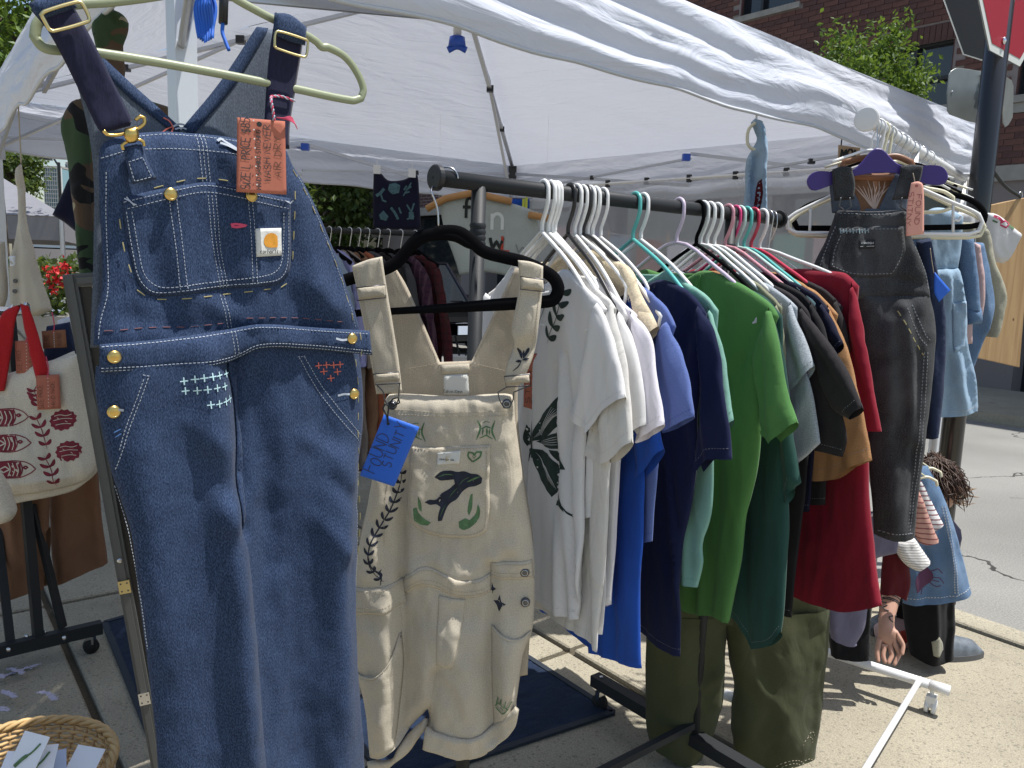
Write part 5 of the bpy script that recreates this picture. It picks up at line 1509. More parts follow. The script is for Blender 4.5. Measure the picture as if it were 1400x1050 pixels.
strokes(cl, letters('Calvin Klein Jeans', PC.at(604, 624.5), V(.0014, 0), V(0, .0014), 1.1, 2.8, gap=.28, jit=0), 'lettering', 'ink_black', clo, w=.0006, th=.0008, px=False, smooth=False)
strokes(cl, [[(613, 618), (613, 627)], [(618, 618), (613, 622.5), (619, 627)]], 'monogram', 'brass_pale', clo, w=.0008, th=.001)
# printed rabbit, grass, heart, floral stamps
def pr(surf, key, mat, par, name='print', **kw): return patch(surf, key, name, mat, par, .0005, spacing=.004, rim=False, **kw)
pr(bpk, [(597, 647), (606, 640), (618, 639), (628, 641), (636, 640), (645, 643), (655, 644), (661, 649), (660, 656), (652, 660), (642, 662), (634, 668), (627, 677), (617, 684), (612, 692), (607, 706), (601, 707), (602, 698), (605, 688), (599, 684), (591, 685), (584, 681), (590, 678), (599, 678), (606, 670), (616, 664), (624, 657), (623, 651), (613, 652), (604, 652)], 'ink_navy', bpo, 'rabbit_print')
strokes(bpk, [([(602, 647), (612, 644), (622, 645)], .002), ([(640, 655), (650, 650), (658, 647)], .0035), ([(630, 658), (636, 652), (644, 648)], .0014), ([(616, 676), (622, 668), (628, 662)], .001), ([(604, 702), (608, 692), (612, 684)], .001)], 'rabbit_detail', 'ink_green', bpo, th=.0012, taper=True)
for key in ([(568, 690), (573, 688), (576, 696), (584, 704), (592, 709), (588, 713), (578, 712), (569, 706)], [(575, 672), (579, 680), (580, 694), (576, 690)], [(645, 672), (648, 670), (647, 690), (643, 700), (641, 694)], [(629, 708), (638, 703), (644, 706), (652, 697), (655, 684), (658, 690), (656, 704), (646, 715), (636, 719), (630, 716)]):
    pr(bpk, key, 'ink_green', bpo, 'grass_print')
strokes(bpk, [([(648, 627), (642, 620), (643, 614), (649, 615), (650, 618), (654, 613), (660, 614), (658, 620), (648, 627)], .0036), ([(648, 619), (650, 622), (653, 618)], .0014)], 'heart_print', 'ink_green', bpo, th=.0006)
def stamp(x, y):
    strokes(cbody, [([(x - 12, y - 14), (x - 8, y - 4), (x - 13, y + 12)], .004), ([(x + 12, y - 14), (x + 8, y), (x + 13, y + 13)], .004), ([(x - 9, y + 10), (x, y + 6), (x + 9, y + 11)], .003), ([(x - 7, y - 2), (x, y - 6), (x + 8, y - 3)], .003),
        ([(x - 4, y - 4), (x - 5, y + 6)], .0035), ([(x + 1, y - 4), (x + 1, y + 6)], .0045), ([(x + 5, y - 3), (x + 4, y + 6)], .0035), ([(x - 6, y - 10), (x, y - 12), (x + 5, y - 11)], .0015)], 'floral_stamp', 'ink_green', cbodyo, th=.0006, taper=True)
stamp(571, 588); stamp(666, 586)
def sprig(surf, stem, n, L, mat, par, w=.005, sw=.002, ang=40, name='sprig_print', flip=True, mid=None):
    st = catmull(surf.p.pts(stem), False, 10)
    seg = np.linalg.norm(np.diff(st, axis=0), axis=1); cum = np.concatenate([[0], np.cumsum(seg)])
    ln = [(st.tolist(), sw)]
    for k in range(n):
        t = cum[-1] * (k + .5) / n
        p = V(np.interp(t, cum, st[:, 0]), np.interp(t, cum, st[:, 1])); q = V(np.interp(min(t + .01, cum[-1]), cum, st[:, 0]), np.interp(min(t + .01, cum[-1]), cum, st[:, 1]))
        d = q - p
        if np.linalg.norm(d) < 1e-6: continue
        d /= np.linalg.norm(d)
        for s in ((1, -1) if flip else ((1,) if k % 2 else (-1,))):
            a = rad(ang) * s; dd = V(d[0] * math.cos(a) - d[1] * math.sin(a), d[0] * math.sin(a) + d[1] * math.cos(a))
            Lk = L * (1 - .35 * abs(2 * (k + .5) / n - 1))
            b_ = V(-dd[1], dd[0]) * s
            ln.append(([tuple(p), tuple(p + dd * Lk * .5 + b_ * Lk * .10), tuple(p + dd * Lk)], w))
    strokes(surf, ln, name, mat, par, th=.0007, px=False, taper=True)
sprig(cbody, [(528, 790), (512, 772), (508, 755), (512, 735), (525, 712), (538, 690), (548, 660), (551, 640)], 13, .020, 'ink_navy', cbodyo, .0062, .003, 42, 'fern_print')
strokes(cbody, [([(509, 755), (512, 768), (524, 782), (524, 794)], .0035), ([(520, 780), (525, 773)], .003)], 'fern_stem', 'ink_navy', cbodyo, th=.0008, taper=True)
pr(cbody, [(684, 808), (686.5, 817), (693, 820), (687, 823), (683, 831), (680, 823), (674, 819), (681, 816)], 'ink_navy', cbodyo, 'star_print', corner=20)
pr(cbody, [(673, 794), (675, 800), (679, 802), (675, 805), (673, 812), (672, 804)], 'ink_navy', cbodyo, 'star_print', corner=20)
strokes(cbody, [([(678, 955), (684, 948), (692, 950), (696, 955)], .002), ([(680, 952), (682, 942)], .002), ([(685, 950), (687, 940)], .002), ([(691, 951), (694, 941)], .002), ([(696, 953), (702, 943)], .002), ([(679, 956), (688, 960), (697, 954)], .003), ([(686, 952), (690, 954)], .003)], 'eye_print', 'ink_green', cbodyo, th=.0115)
# straps
SBASE = folds(PC, [(512, 356, 506, 392, .008, .006), (498, 420, 530, 500, .02, .004), (726, 420, 715, 470, .016, .014), (700, 480, 735, 470, .02, -.012)], [(30, 12, .0018, 44)])
def cstrap(key, off, name='strap', T=.003):
    s = Surf(PC, key, .007, T, T, .005, base=SBASE, off=off); return s, s.build(name, 'canvas_cream', co)
csl, cslo = cstrap([(486, 364), (506, 356), (527, 351), (531, 380), (535, 405), (541, 440), (549, 490), (554, 534), (519, 536), (513, 500), (504, 450), (495, 405)], .030)
csr, csro = cstrap([(709, 356), (726, 358), (743, 364), (742, 395), (737, 443), (731, 480), (719, 512), (712, 524), (690, 522), (694, 497), (703, 470), (700, 450), (706, 420), (711, 385)], .030)
stitch(csl, [[(489, 366), (498, 408), (508, 452), (522, 532)], [(493, 365), (502, 408), (512, 452)], [(524, 354), (532, 405), (538, 442), (551, 530)]], 'stitching', 'thread_tan', cslo, dash=.004, gap=.002, w=.0012)
stitch(csr, [[(712, 360), (714, 388), (709, 422), (703, 450)], [(740, 367), (738, 396), (733, 443), (727, 478)]], 'stitching', 'thread_tan', csro, dash=.004, gap=.002, w=.0012)
strokes(csr, [([(714, 488), (712, 480), (708, 474)], .006), ([(716, 488), (722, 478), (724, 474)], .006), ([(715, 490), (724, 488)], .006), ([(714, 491), (706, 492)], .006), ([(716, 487), (717, 477)], .005), ([(714, 490), (710, 498), (702, 505)], .0022)], 'flower_print', 'ink_navy', csro, th=.001, taper=True)
for key, par in (([(495, 393), (532, 389), (533, 405), (497, 409)], cslo), ([(714, 378), (743, 382), (744, 397), (714, 394)], csro)):
    s_ = Surf(PC, key, .005, .008, .003, .010, base=SBASE, off=.034); s_.build('strap_roll', 'canvas_cream', par)
    wire([(key[0][0] - 1, key[0][1]), (key[1][0] + 1, key[1][1]), (key[2][0] + 1, key[2][1] + 1), (key[3][0] - 1, key[3][1] + 1)], .0013, 'slider_buckle', 'pewter', par, PC, .044, True, 1)
for x0, y0, bx, by, par in ((517, 508, 541, 548, cslo), (691, 511, 694, 548, csro)):
    wire([(x0, y0), (x0 + 34, y0 - 3), (x0 + 36, y0 + 12), (x0 + 3, y0 + 14)], .0014, 'strap_buckle', 'pewter', par, PC, .043, True, 1)
    wire([(x0 + 4, y0 + 14), (bx - 11, by - 16), (bx - 9, by - 6), (bx - 3, by + 5), (bx + 4, by + 5), (bx + 9, by - 6), (bx + 10, by - 16), (x0 + 35, y0 + 12)], .0013, 'strap_loop', 'pewter', par, PC, .042)
    roll = Surf(PC, [(x0 + 1, y0), (x0 + 33, y0 - 2), (x0 + 34, y0 + 9), (x0 + 3, y0 + 11)], .005, .006, .003, .008, base=SBASE, off=.034); roll.build('strap_roll', 'canvas_cream', par)
for x, y in ((541, 550), (694, 549), (718, 777), (719, 817), (484, 817), (484, 864)):
    sh = PC.at(x, y); d = cbody.front(sh)[0] + (.014 if y < 560 else .005)
    mm = MB(); mm.disc(PC.w([sh], d - .004)[0], PC.n, .0098, .007, 22, .001); b_ = mm.build('button', 'pewter', co, smooth=True)
    mm = MB(); mm.tube([PC.w([sh + .006 * V(math.cos(t), math.sin(t))], d + .0035)[0] for t in np.linspace(0, 6.28, 20, endpoint=False)], .0007, 5, closed=True); mm.build('button_rim', 'steel', b_, smooth=True)

# blue tag
TGB = Plane(PC.w([PC.at(530, 618)], .075)[0][:2], 93)
bt = thing('price_tag', 'bright blue handwritten card tag hanging on the cream overalls button', 'price tag', TGB.w([TGB.at(520, 660)])[0])
bts = Surf(TGB, [(525, 567), (573, 584), (539, 665), (492, 650)], .01, 0, 0, .01)
bto = patch(bts, [(525, 567), (573, 584), (539, 665), (492, 650)], 'card', 'card_blue', bt, .001)
sc_ = np.linalg.norm(TGB.at(531, 610) - TGB.at(530, 610))
dx_ = TGB.at(525, 567) - TGB.at(492, 650); dx_ /= np.linalg.norm(dx_); up_ = V(-dx_[1], dx_[0])
strokes(bts, letters('FOUND', TGB.at(514, 648), dx_ * sc_, up_ * sc_, 9.5, 17, gap=.22, jit=.12, seed=2) + letters('STUNITY', TGB.at(533, 640), dx_ * sc_, up_ * sc_, 8.5, 14, gap=.2, jit=.14, seed=7), 'handwriting', 'pen_blue', bto, w=.0016, th=.0018, px=False)
mm = MB(); mm.disc(TGB.w([TGB.at(531, 579)], .001)[0], TGB.n, .003, .001, 12); mm.build('eyelet', 'ink_black', bto)
wire([(531, 580), (531, 566), (533, 552), (538, 545), (545, 543), (547, 550), (536, 556), (527, 552), (524, 558), (529, 568), (531, 578)], .0015, 'string', 'ink_black', bt, TGB, .004)

# black flocked hanger
bh = thing('clothes_hanger', 'black flocked hanger with metal hook carrying the cream overalls', 'hanger', PC.w([PC.at(610, 400)])[0])
hpts = PC.w(PC.pts([(596, 320), (575, 325), (560, 340), (545, 358), (527, 368), (500, 376), (472, 384), (458, 392), (452, 404), (456, 418), (470, 428), (500, 427), (560, 424), (640, 419), (700, 415), (748, 412), (758, 408), (763, 394), (756, 379), (738, 368), (715, 358), (690, 352), (662, 344), (646, 330), (628, 318), (605, 317)]), .012)
mm = MB(); hpc = catmull(hpts, True, 5); mm.tube(hpc, np.interp(hpc[:, 2], [hpc[:, 2].min() + .012, hpc[:, 2].min() + .03], [.0072, .0125]), 10, closed=True, flat=(PC.n, .45, 1.0)); mm.build('frame', 'flocked_black', bh, smooth=True)
s_ = Surf(PC, [(560, 341), (572, 326), (588, 317), (596, 309), (606, 309), (612, 315), (628, 318), (646, 330), (660, 343), (640, 340), (622, 331), (600, 329), (582, 333), (566, 346)], .008, .005, .005, .006, off=.012); s_.build('shoulder_bridge', 'flocked_black', bh)
hc = up(_c, HB)
hk_pts = [PC.w([PC.at(601, 312)], .012)[0], PC.w([PC.at(599, 285)], .012)[0], PC.w([PC.at(591, 262)], .016)[0]]
ax_ = BW / np.linalg.norm(BW)
arc = [hc + PC.e * (-.0225 * math.cos(t)) + V(0, 0, .0225 * math.sin(t)) - V(0, .004, 0) for t in np.linspace(-.25, 3.1, 12)]
mm = MB(); mm.tube(catmull(hk_pts + arc, False, 4), .0019, 8); mm.build('hook', 'steel', bh, smooth=True)

# ------------------------------------------------------------------ the row of T-shirts on the black rack
def hanger(plane, hb, apex, tipn, mat, label, low=.055, r=.0048, loc=None, group=None, hook_r=.0212, tips=None):
    """tubular hanger: hook over the rail at height hb, arms down to the tips, a rail between them"""
    t = thing('clothes_hanger', label, 'hanger', plane.w([[0, apex]])[0], group)
    R = hook_r
    hook = [V(-R * math.cos(a) * 1.0, R * math.sin(a)) for a in np.linspace(-.55, math.pi, 12)]
    hook = [V(0, hb) + q for q in hook] + [V(R, hb - .025), V(.010, hb - .052), V(0, hb - .07), V(0, apex)]
    mm = MB(); mm.tube(catmull(plane.w(hook), False, 3), r, 8); mm.build('hook', mat, t, smooth=True)
    tn_ = V(*tipn); tf_ = V(-tipn[0], tipn[1]) if tips is None else V(*tips)
    def arm(tp):
        s = 1 if tp[0] > 0 else -1
        return [V(0, apex), V(tp[0] * .5, apex + (tp[1] - apex) * .45), V(tp[0] * .92, tp[1] + .004), V(tp[0], tp[1] - .012), V(tp[0] * .97, tp[1] - low * .8), V(tp[0] * .88, tp[1] - low)]
    loop = arm(tn_) + arm(tf_)[::-1][:-1]
    mm = MB(); mm.tube(catmull(plane.w(loop), True, 4), r, 8, closed=True); mm.build('frame', mat, t, smooth=True)
    return t
def tee(px, yaw, name, label, mat, neck, sh, sleeve, side, hem, hmat, hlabel, T=.010, seed=1, sT=.022, hang=None, group='shirts hung along the black rack', sopen=None, fold=(), spacing=.012, cat='T-shirt', mid_drop=0, cuff=True):
    c = barpt(px); pl = Plane(c[:2], yaw)
    t = thing(name, label, cat, gnd(c, .6), group)
    S = pl.pts(sh); Nk = pl.at(*neck)
    sd = pl.pts(side); hm = pl.pts(hem)
    near = [V(max(.045, min(Nk[0], .11)), Nk[1])] + list(S) + list(sd) + list(hm)
    hm_end = V(0.0, hm[-1][1] - mid_drop)
    pts = [V(0, Nk[1] - .035)] + near
    far = [V(-q[0], q[1]) for q in near[::-1]]
    allp = pts + [hm_end] + far
    nh = len(hem); i0 = 1 + 1 + len(S) + len(sd) - 1
    op = set(range(i0 + 1 - 0, i0 + 2 * nh + 2))
    rg = np.random.RandomState(seed)
    fl = []
    x0 = 0.0; wd = abs(S[-1][0])
    bot = hm_end[1]; top = Nk[1]
    fld = []
    for k in range(10):
        xx = rg.uniform(-.9, .9) * wd; sl = rg.uniform(-.05, .05)
        fld.append((xx * .7, top - .18 - rg.rand() * .1, xx + sl, bot - .02, rg.uniform(.007, .017), rg.choice([-1, 1]) * rg.uniform(.007, .016)))
    fld.append((Nk[0], Nk[1] - .05, wd * .8, top - .30, .02, .008)); fld.append((wd * .85, S[-1][1] - .02, wd * .5, top - .42, .02, -.008))
    base = folds(pl, fld, [(8, 1.6, .008, seed), (20, 5, .0035, seed + 3)], px=False)
    s = Surf(pl, np.array(allp), spacing * .8, T * .65, T * .65, .014, base=base, open_segs=op, px=False)
    bo_ = s.build('body', mat, t)
    # hem stitch line
    bh_ = [tuple(q + V(0, .018)) for q in [hm_end] + list(hm[::-1])]
    stitch(s, [bh_], 'hem_stitching', STM.get(mat, 'thread_grey'), bo_, dash=.004, gap=.003, w=.0009, lift=.0006, px=False)
    # collar ring
    cr = [V(q, 0) for q in ()]
    kx = near[0][0]; ring = []
    for a in np.linspace(0, 2 * math.pi, 22, endpoint=False):
        ring.append(pl.w([[kx * math.cos(a), Nk[1] - .012 - .022 * (1 + math.sin(a)) * (1 if math.sin(a) > 0 else .0) - .004]], -.0 + (T + .012) * math.sin(a) + base(np.array([[0, Nk[1] - .03]]))[0])[0])
    mm = MB(); mm.tube(catmull(ring, True, 2), .0075, 8, closed=True, flat=((0, 0, 1), 1.2, .45)); mm.build('collar', mat, t, smooth=True)
    # sleeves
    sl = pl.pts(sleeve)
    n = len(sl)
    o_idx = sopen if sopen is not None else ()
    for sgn in (1, -1):
        kk = sl * V(sgn, 1)
        sb = folds(pl, [(kk[0][0], kk[0][1], kk[n // 2][0], kk[n // 2][1], .02, .010), ((kk[0][0] + kk[-1][0]) / 2, kk[-1][1], (kk[n // 2][0] + kk[n // 2 + 1][0]) / 2, kk[n // 2][1], .014, -.008)], [(12, 4, .007, seed + 7), (30, 12, .002, seed + 9)], px=False)
        ss = Surf(pl, kk, spacing * .7, sT * .6, sT * .55, .026, base=sb, open_segs=o_idx, px=False, off=.004 + .002 * sgn)
        so = ss.build('sleeve', mat, t)
        if sgn == 1 and o_idx and cuff:
            o_ = sorted(o_idx); ln = [tuple(kk[i] * .93 + kk[0] * .07) for i in range(o_[0], o_[-1] + 2)] 
            stitch(ss, [ln], 'cuff_stitching', STM.get(mat, 'thread_grey'), so, dash=.004, gap=.003, w=.0009, lift=.0006, px=False)
    apex = HB - .088
    tip = V(S[-1][0] * .86, S[-1][1] + (.002) - 0) if hang is None else pl.at(*hang)
    tip = V(tip[0], np.interp(tip[0], [near[0][0]] + [q[0] for q in S], [near[0][1]] + [q[1] for q in S]) - .010)
    if hmat: hanger(pl, HB, apex, tip, hmat, hlabel, group='hangers on the black rack')
    return pl, s, t, bo_
STM = {'tee_white': 'thread_shade', 'tee_offwhite': 'thread_shade', 'tee_lilac_white': 'thread_shade', 'tee_mint': 'thread_mintshade', 'tee_green': 'thread_greenshade', 'tee_royal': 'thread_royalshade', 'tee_crimson': 'thread_redshade', 'cloth_beige': 'thread_tan', 'tee_periwinkle': 'thread_royalshade'}
plain('thread_shade', (.5, .49, .47), .9); plain('thread_mintshade', (.15, .33, .26), .9); plain('thread_greenshade', (.045, .17, .03), .9); plain('thread_royalshade', (.03, .06, .25), .9); plain('thread_redshade', (.15, .006, .015), .9)

YW = 152
w1 = tee(743, YW, 'tee_shirt', 'white T-shirt printed with dark green leaves, first on the black rack', 'tee_white', (775, 368), [(800, 390), (820, 412), (830, 424)],
    [(826, 414), (845, 470), (860, 543), (836, 560), (812, 592), (796, 576), (781, 562), (797, 520), (806, 470), (812, 428)], [(806, 470), (803, 560), (798, 640), (795, 757)], [(785, 848), (762, 838), (745, 826)],
    'plastic_white', 'white tubular hanger inside the leaf printed white T-shirt', seed=3, sopen=(2, 3, 4, 5), T=.012)
# leaf sprig and big blossom printed on its front
_s = w1[1]; _o = w1[3]
sprig(_s, [(751, 470), (758, 448), (766, 430), (772, 412), (778, 392)], 5, .040, 'ink_green_black', _o, .014, .0025, 50, 'leaf_print', flip=True)
def leafpr(pts, mat='ink_green_black'): patch(_s, pts, 'blossom_petal', mat, _o, .0006, spacing=.006, rim=False)
leafpr([(738, 602), (738, 590), (745, 570), (756, 552), (766, 528), (767, 545), (766, 570), (758, 588), (746, 600)])
leafpr([(740, 603), (755, 594), (770, 590), (769, 604), (768, 614), (752, 612)])
leafpr([(754, 614), (768, 618), (772, 632), (775, 642), (768, 640), (762, 628)])
leafpr([(737, 612), (750, 618), (762, 632), (767, 645), (766, 670), (760, 679), (748, 660), (740, 640)])
leafpr([(733, 604), (724, 580), (722, 600), (724, 612)]); leafpr([(733, 610), (725, 616), (724, 632), (729, 630)])
leafpr([(767, 672), (772, 684), (776, 700), (770, 692), (765, 690)])
strokes(_s, [([(768, 682), (776, 696), (784, 710)], .004), ([(736, 575), (737, 605), (738, 625)], .005)], 'blossom_stem', 'ink_green_black', _o, th=.0008)
vein = []
for k in range(6):
    vein.append(([(739 + k * 1.2, 598 - k), (748 + k * 2, 578 - k * 1.5), (757 + k * 1.6, 556 + k * 1.5)], .0012))
    vein.append(([(740 + k * .6, 618 + k * 1.5), (748 + k * 2.0, 636 + k * 3), (756 + k * 1.6, 656 + k * 2.5)], .0012))
for k in range(4): vein.append(([(744, 603 + k * 1.4), (756, 599 + k * 3), (766, 596 + k * 4)], .001))
strokes(_s, vein, 'blossom_vein', 'tee_white', _o, th=.0014, taper=True)
tg2 = Plane(w1[0].w([w1[0].at(728, 520)], .03)[0][:2], 120)
tt = thing('price_tag', 'brick red handwritten card tag hanging beside the printed white T-shirt', 'price tag', tg2.w([tg2.at(726, 560)])[0])
ts = Surf(tg2, [(717, 484), (737, 483), (736, 562), (716, 556)], .01, 0, 0, .01)
to_ = patch(ts, [(717, 484), (737, 483), (736, 562), (716, 556)], 'card', 'card_terracotta', tt, .001)
sc2 = np.linalg.norm(tg2.at(727, 520) - tg2.at(726, 520))
strokes(ts, letters('FOUND', tg2.at(735, 552), V(0, 1) * sc2, V(-1, 0) * sc2, 7, 7, gap=.3, seed=2) + letters('STUN', tg2.at(725, 552), V(0, 1) * sc2, V(-1, 0) * sc2, 8, 6, gap=.3, seed=5), 'handwriting', 'pen_brown', to_, w=.0016, th=.0016, px=False)
wire([(728, 488), (731, 470), (738, 440), (752, 400)], .001, 'string', 'thread_grey', tt, tg2, .002)

tee(752, YW, 'tee_shirt', 'plain off white T-shirt with torn cuffs behind the leaf printed one', 'tee_offwhite', (790, 372), [(815, 392), (836, 410), (847, 422)],
    [(843, 414), (858, 480), (868, 560), (870, 604), (836, 633), (801, 617), (815, 560), (826, 470), (834, 424)], [(830, 470), (835, 600), (831, 714)], [(816, 892), (795, 872), (768, 850)],
    'plastic_white', 'white tubular hanger inside the off white torn cuff T-shirt', seed=4, sopen=(3, 4), T=.009)
tee(761, YW, 'tee_shirt', 'white T-shirt with narrow folded sleeve between two other white shirts', 'tee_white', (796, 376), [(820, 396), (838, 412)],
    [(838, 412), (845, 480), (842, 600), (827, 697), (812, 707), (798, 700), (806, 600), (822, 500), (830, 424)], [(826, 500), (830, 640), (829, 760)], [(822, 868), (800, 862), (780, 850)],
    'plastic_white', 'white tubular hanger third from the cream overalls', seed=5, sopen=(3, 4), T=.008)
p3 = tee(779, YW, 'tee_shirt', 'white T-shirt with black swirl print on its shoulder', 'tee_white', (806, 376), [(832, 398), (850, 416), (859, 432)],
    [(855, 426), (872, 470), (884, 530), (887, 580), (870, 594), (858, 584), (852, 500), (846, 440)], [(848, 470), (850, 560), (842, 700)], [(834, 826), (822, 828), (812, 824)],
    'plastic_black', 'black plastic hanger among the white ones holding the swirl print T-shirt', seed=6, sopen=(3, 4), T=.008)
pl3 = p3[0]
sw = Surf(pl3, [(840, 400), (880, 420), (892, 540), (850, 540)], .012, 0, 0, .01, base=lambda sh: np.full(len(sh), .034))
strokes(sw, [([(842, 430), (848, 446), (850, 460)], .005), ([(846, 424), (852, 446), (848, 462)], .004), ([(848, 462), (853, 480), (858, 496)], .005), ([(850, 460), (858, 470), (856, 486)], .003), ([(854, 486), (851, 496)], .003), ([(846, 440), (840, 446)], .003)], 'swirl_print', 'ink_black', p3[3], th=.0, taper=True)
tee(788, YW, 'tee_shirt', 'pale lilac white T-shirt with faint red print near its hem', 'tee_lilac_white', (820, 380), [(846, 404), (866, 424), (872, 430)],
    [(866, 424), (888, 455), (898, 505), (911, 580), (890, 596), (870, 606), (876, 560), (872, 490), (866, 440)], [(866, 480), (850, 620), (842, 720)], [(836, 826), (824, 830), (815, 826)],
    'plastic_white', 'white tubular hanger holding the pale lilac T-shirt', seed=7, sopen=(3, 4), T=.008)
tee(800, YW - 4, 'kids_jacket', 'beige crinkled cotton jacket with turned cuff and stand collar', 'cloth_beige', (812, 340), [(835, 352), (862, 366), (872, 384)],
    [(862, 364), (880, 398), (893, 424), (904, 446), (892, 467), (874, 436), (866, 412), (842, 390), (818, 352)], [(850, 420), (846, 480), (844, 540)], [(842, 600), (830, 596), (822, 590)],
    'plastic_black', 'black hanger holding the beige crinkled jacket', seed=8, sopen=(3,), T=.014, cat='jacket', cuff=False)
tee(806, YW, 'tee_shirt', 'royal blue T-shirt with long body behind the white shirts', 'tee_royal', (836, 384), [(862, 404), (885, 430)],
    [(880, 424), (898, 500), (906, 590), (911, 614), (881, 654), (872, 636), (870, 560), (872, 470)], [(876, 560), (880, 637), (879, 720), (875, 810)], [(877, 914), (850, 906), (818, 890)],
    'plastic_white', 'white tubular hanger holding the royal blue T-shirt', seed=9, sopen=(3, 4), T=.010)
tee(813, YW, 'tee_shirt', 'faded periwinkle blue T-shirt with wide short sleeve', 'tee_periwinkle', (866, 384), [(890, 400), (910, 424), (922, 446)],
    [(918, 440), (934, 490), (948, 545), (951, 569), (930, 582), (908, 592), (898, 557), (896, 500), (900, 450)], [(900, 520), (900, 600), (896, 660)], [(890, 740), (880, 742), (868, 740)],
    'plastic_white', 'white tubular hanger holding the periwinkle T-shirt', seed=10, sopen=(3, 4), T=.010)
tee(868, YW, 'tee_shirt', 'navy blue T-shirt with torn cuff on the teal hanger', 'tee_navy', (914, 383), [(938, 394), (956, 410), (968, 428)],
    [(962, 418), (978, 450), (989, 510), (997, 571), (1003, 628), (974, 629), (958, 646), (953, 626), (960, 557), (960, 480), (956, 430)], [(956, 560), (955, 629), (945, 700), (934, 740), (932, 790)], [(929, 898), (905, 886), (879, 862)],
    'plastic_teal', 'teal plastic hanger holding the navy T-shirt', seed=11, sopen=(4, 5, 6), T=.012)
tee(879, YW, 'tee_shirt', 'mint green T-shirt squeezed between the navy and the kelly green one', 'tee_mint', (910, 371), [(940, 386), (966, 404), (982, 424)],
    [(976, 414), (990, 470), (1000, 540), (1005, 574), (997, 586), (984, 570), (978, 500), (974, 440)], [(976, 540), (975, 637), (973, 700), (961, 745), (962, 770)], [(955, 803), (944, 800), (930, 795)],
    'plastic_white', 'white tubular hanger holding the mint T-shirt', seed=12, sopen=(3, 4), T=.010)
tee(928, YW + 2, 'tee_shirt', 'kelly green T-shirt with wide sleeve in the middle of the row', 'tee_green', (971, 370), [(1000, 382), (1030, 398), (1052, 416), (1062, 432)],
    [(1056, 420), (1068, 460), (1082, 545), (1093, 577), (1081, 589), (1064, 606), (1052, 596), (1044, 586), (1041, 557), (1034, 494), (1044, 446)], [(1038, 500), (1041, 563), (1034, 643), (1018, 714), (1013, 770)], [(997, 852), (975, 842), (950, 840), (933, 834)],
    'plastic_lilac', 'pale lilac plastic hanger holding the kelly green T-shirt', seed=13, sopen=(3, 4, 5, 6), T=.016, sT=.03)
tee(955, YW, 'sweatshirt', 'dark forest green sweatshirt with long ribbed body behind the kelly green shirt', 'tee_forest', (988, 378), [(1020, 392), (1050, 410), (1070, 430)],
    [(1062, 420), (1078, 500), (1090, 590), (1100, 660), (1090, 669), (1078, 690), (1070, 620), (1062, 500)], [(1070, 560), (1078, 690), (1075, 780)], [(1068, 864), (1054, 882), (1030, 887), (1004, 846)],
    'flocked_black', 'black flocked hanger holding the forest green sweatshirt', seed=14, sopen=(4,), T=.016, cat='sweatshirt')
tee(961, YW, 'tee_shirt', 'khaki olive T-shirt next to the grey heather one', 'tee_khaki', (1000, 374), [(1030, 384), (1056, 402), (1072, 420)],
    [(1066, 412), (1074, 440), (1078, 500), (1074, 540), (1062, 544), (1060, 470)], [(1062, 520), (1066, 600), (1066, 700)], [(1062, 800), (1040, 806), (1020, 804)],
    'plastic_white', 'white tubular hanger holding the khaki T-shirt', seed=15, sopen=(3,), T=.008)
tee(970, YW, 'tee_shirt', 'grey heather T-shirt with ragged sleeve edge', 'tee_grey', (1010, 372), [(1040, 384), (1070, 402), (1090, 420)],
    [(1084, 412), (1100, 450), (1116, 500), (1107, 515), (1083, 541), (1074, 520), (1076, 440)], [(1090, 480), (1109, 520), (1117, 570), (1123, 606)], [(1094, 631), (1070, 640), (1040, 640)],
    'plastic_white', 'white tubular hanger holding the grey heather T-shirt', seed=16, sopen=(2, 3), T=.010)
tee(980, YW, 'tee_shirt', 'washed black T-shirt with loose sleeve, nearest to the grey one', 'tee_charcoal', (1022, 372), [(1056, 388), (1088, 408), (1108, 430)],
    [(1098, 418), (1124, 450), (1150, 485), (1171, 523), (1184, 557), (1163, 574), (1140, 560), (1116, 500), (1100, 440)], [(1120, 500), (1150, 560), (1159, 600)], [(1152, 625), (1123, 617), (1100, 612)],
    'plastic_white', 'white tubular hanger holding the washed black T-shirt', seed=17, sopen=(4,), T=.010, sT=.028)
tee(995, YW, 'tee_shirt', 'black T-shirt with long body hanging below the forest green sweatshirt', 'tee_black', (1036, 372), [(1066, 384), (1096, 400), (1118, 420)],
    [(1112, 412), (1130, 440), (1142, 480), (1128, 492), (1112, 470)], [(1110, 540), (1104, 640), (1092, 750)], [(1084, 844), (1071, 839), (1050, 832)],
    'plastic_pink', 'dusty pink plastic hanger on the black rack', seed=18, sopen=(2,), T=.008)
tee(1011, YW, 'tee_shirt', 'blue black T-shirt with crisp shoulder near the far rack post', 'cloth_nightblue', (1050, 372), [(1082, 384), (1114, 402), (1134, 424)],
    [(1126, 412), (1146, 440), (1158, 470), (1144, 486), (1128, 470)], [(1120, 520), (1114, 600), (1110, 660)], [(1104, 700), (1086, 700), (1070, 696)],
    'plastic_mint', 'pale mint plastic hanger holding the blue black T-shirt', seed=19, sopen=(2,), T=.008)
tee(1020, YW, 'tee_shirt', 'tan brown shirt whose hem shows below the washed black sleeve', 'tee_tan', (1060, 372), [(1090, 384), (1122, 404), (1146, 430)],
    [(1136, 416), (1160, 470), (1182, 560), (1194, 629), (1171, 638), (1143, 655), (1107, 657), (1108, 600), (1124, 500)], [(1128, 520), (1130, 560), (1132, 600)], [(1128, 640), (1110, 640), (1094, 638)],
    'plastic_teal', 'second teal plastic hanger beside the red one on the black rack', seed=20, sopen=(3, 4, 5), T=.008)
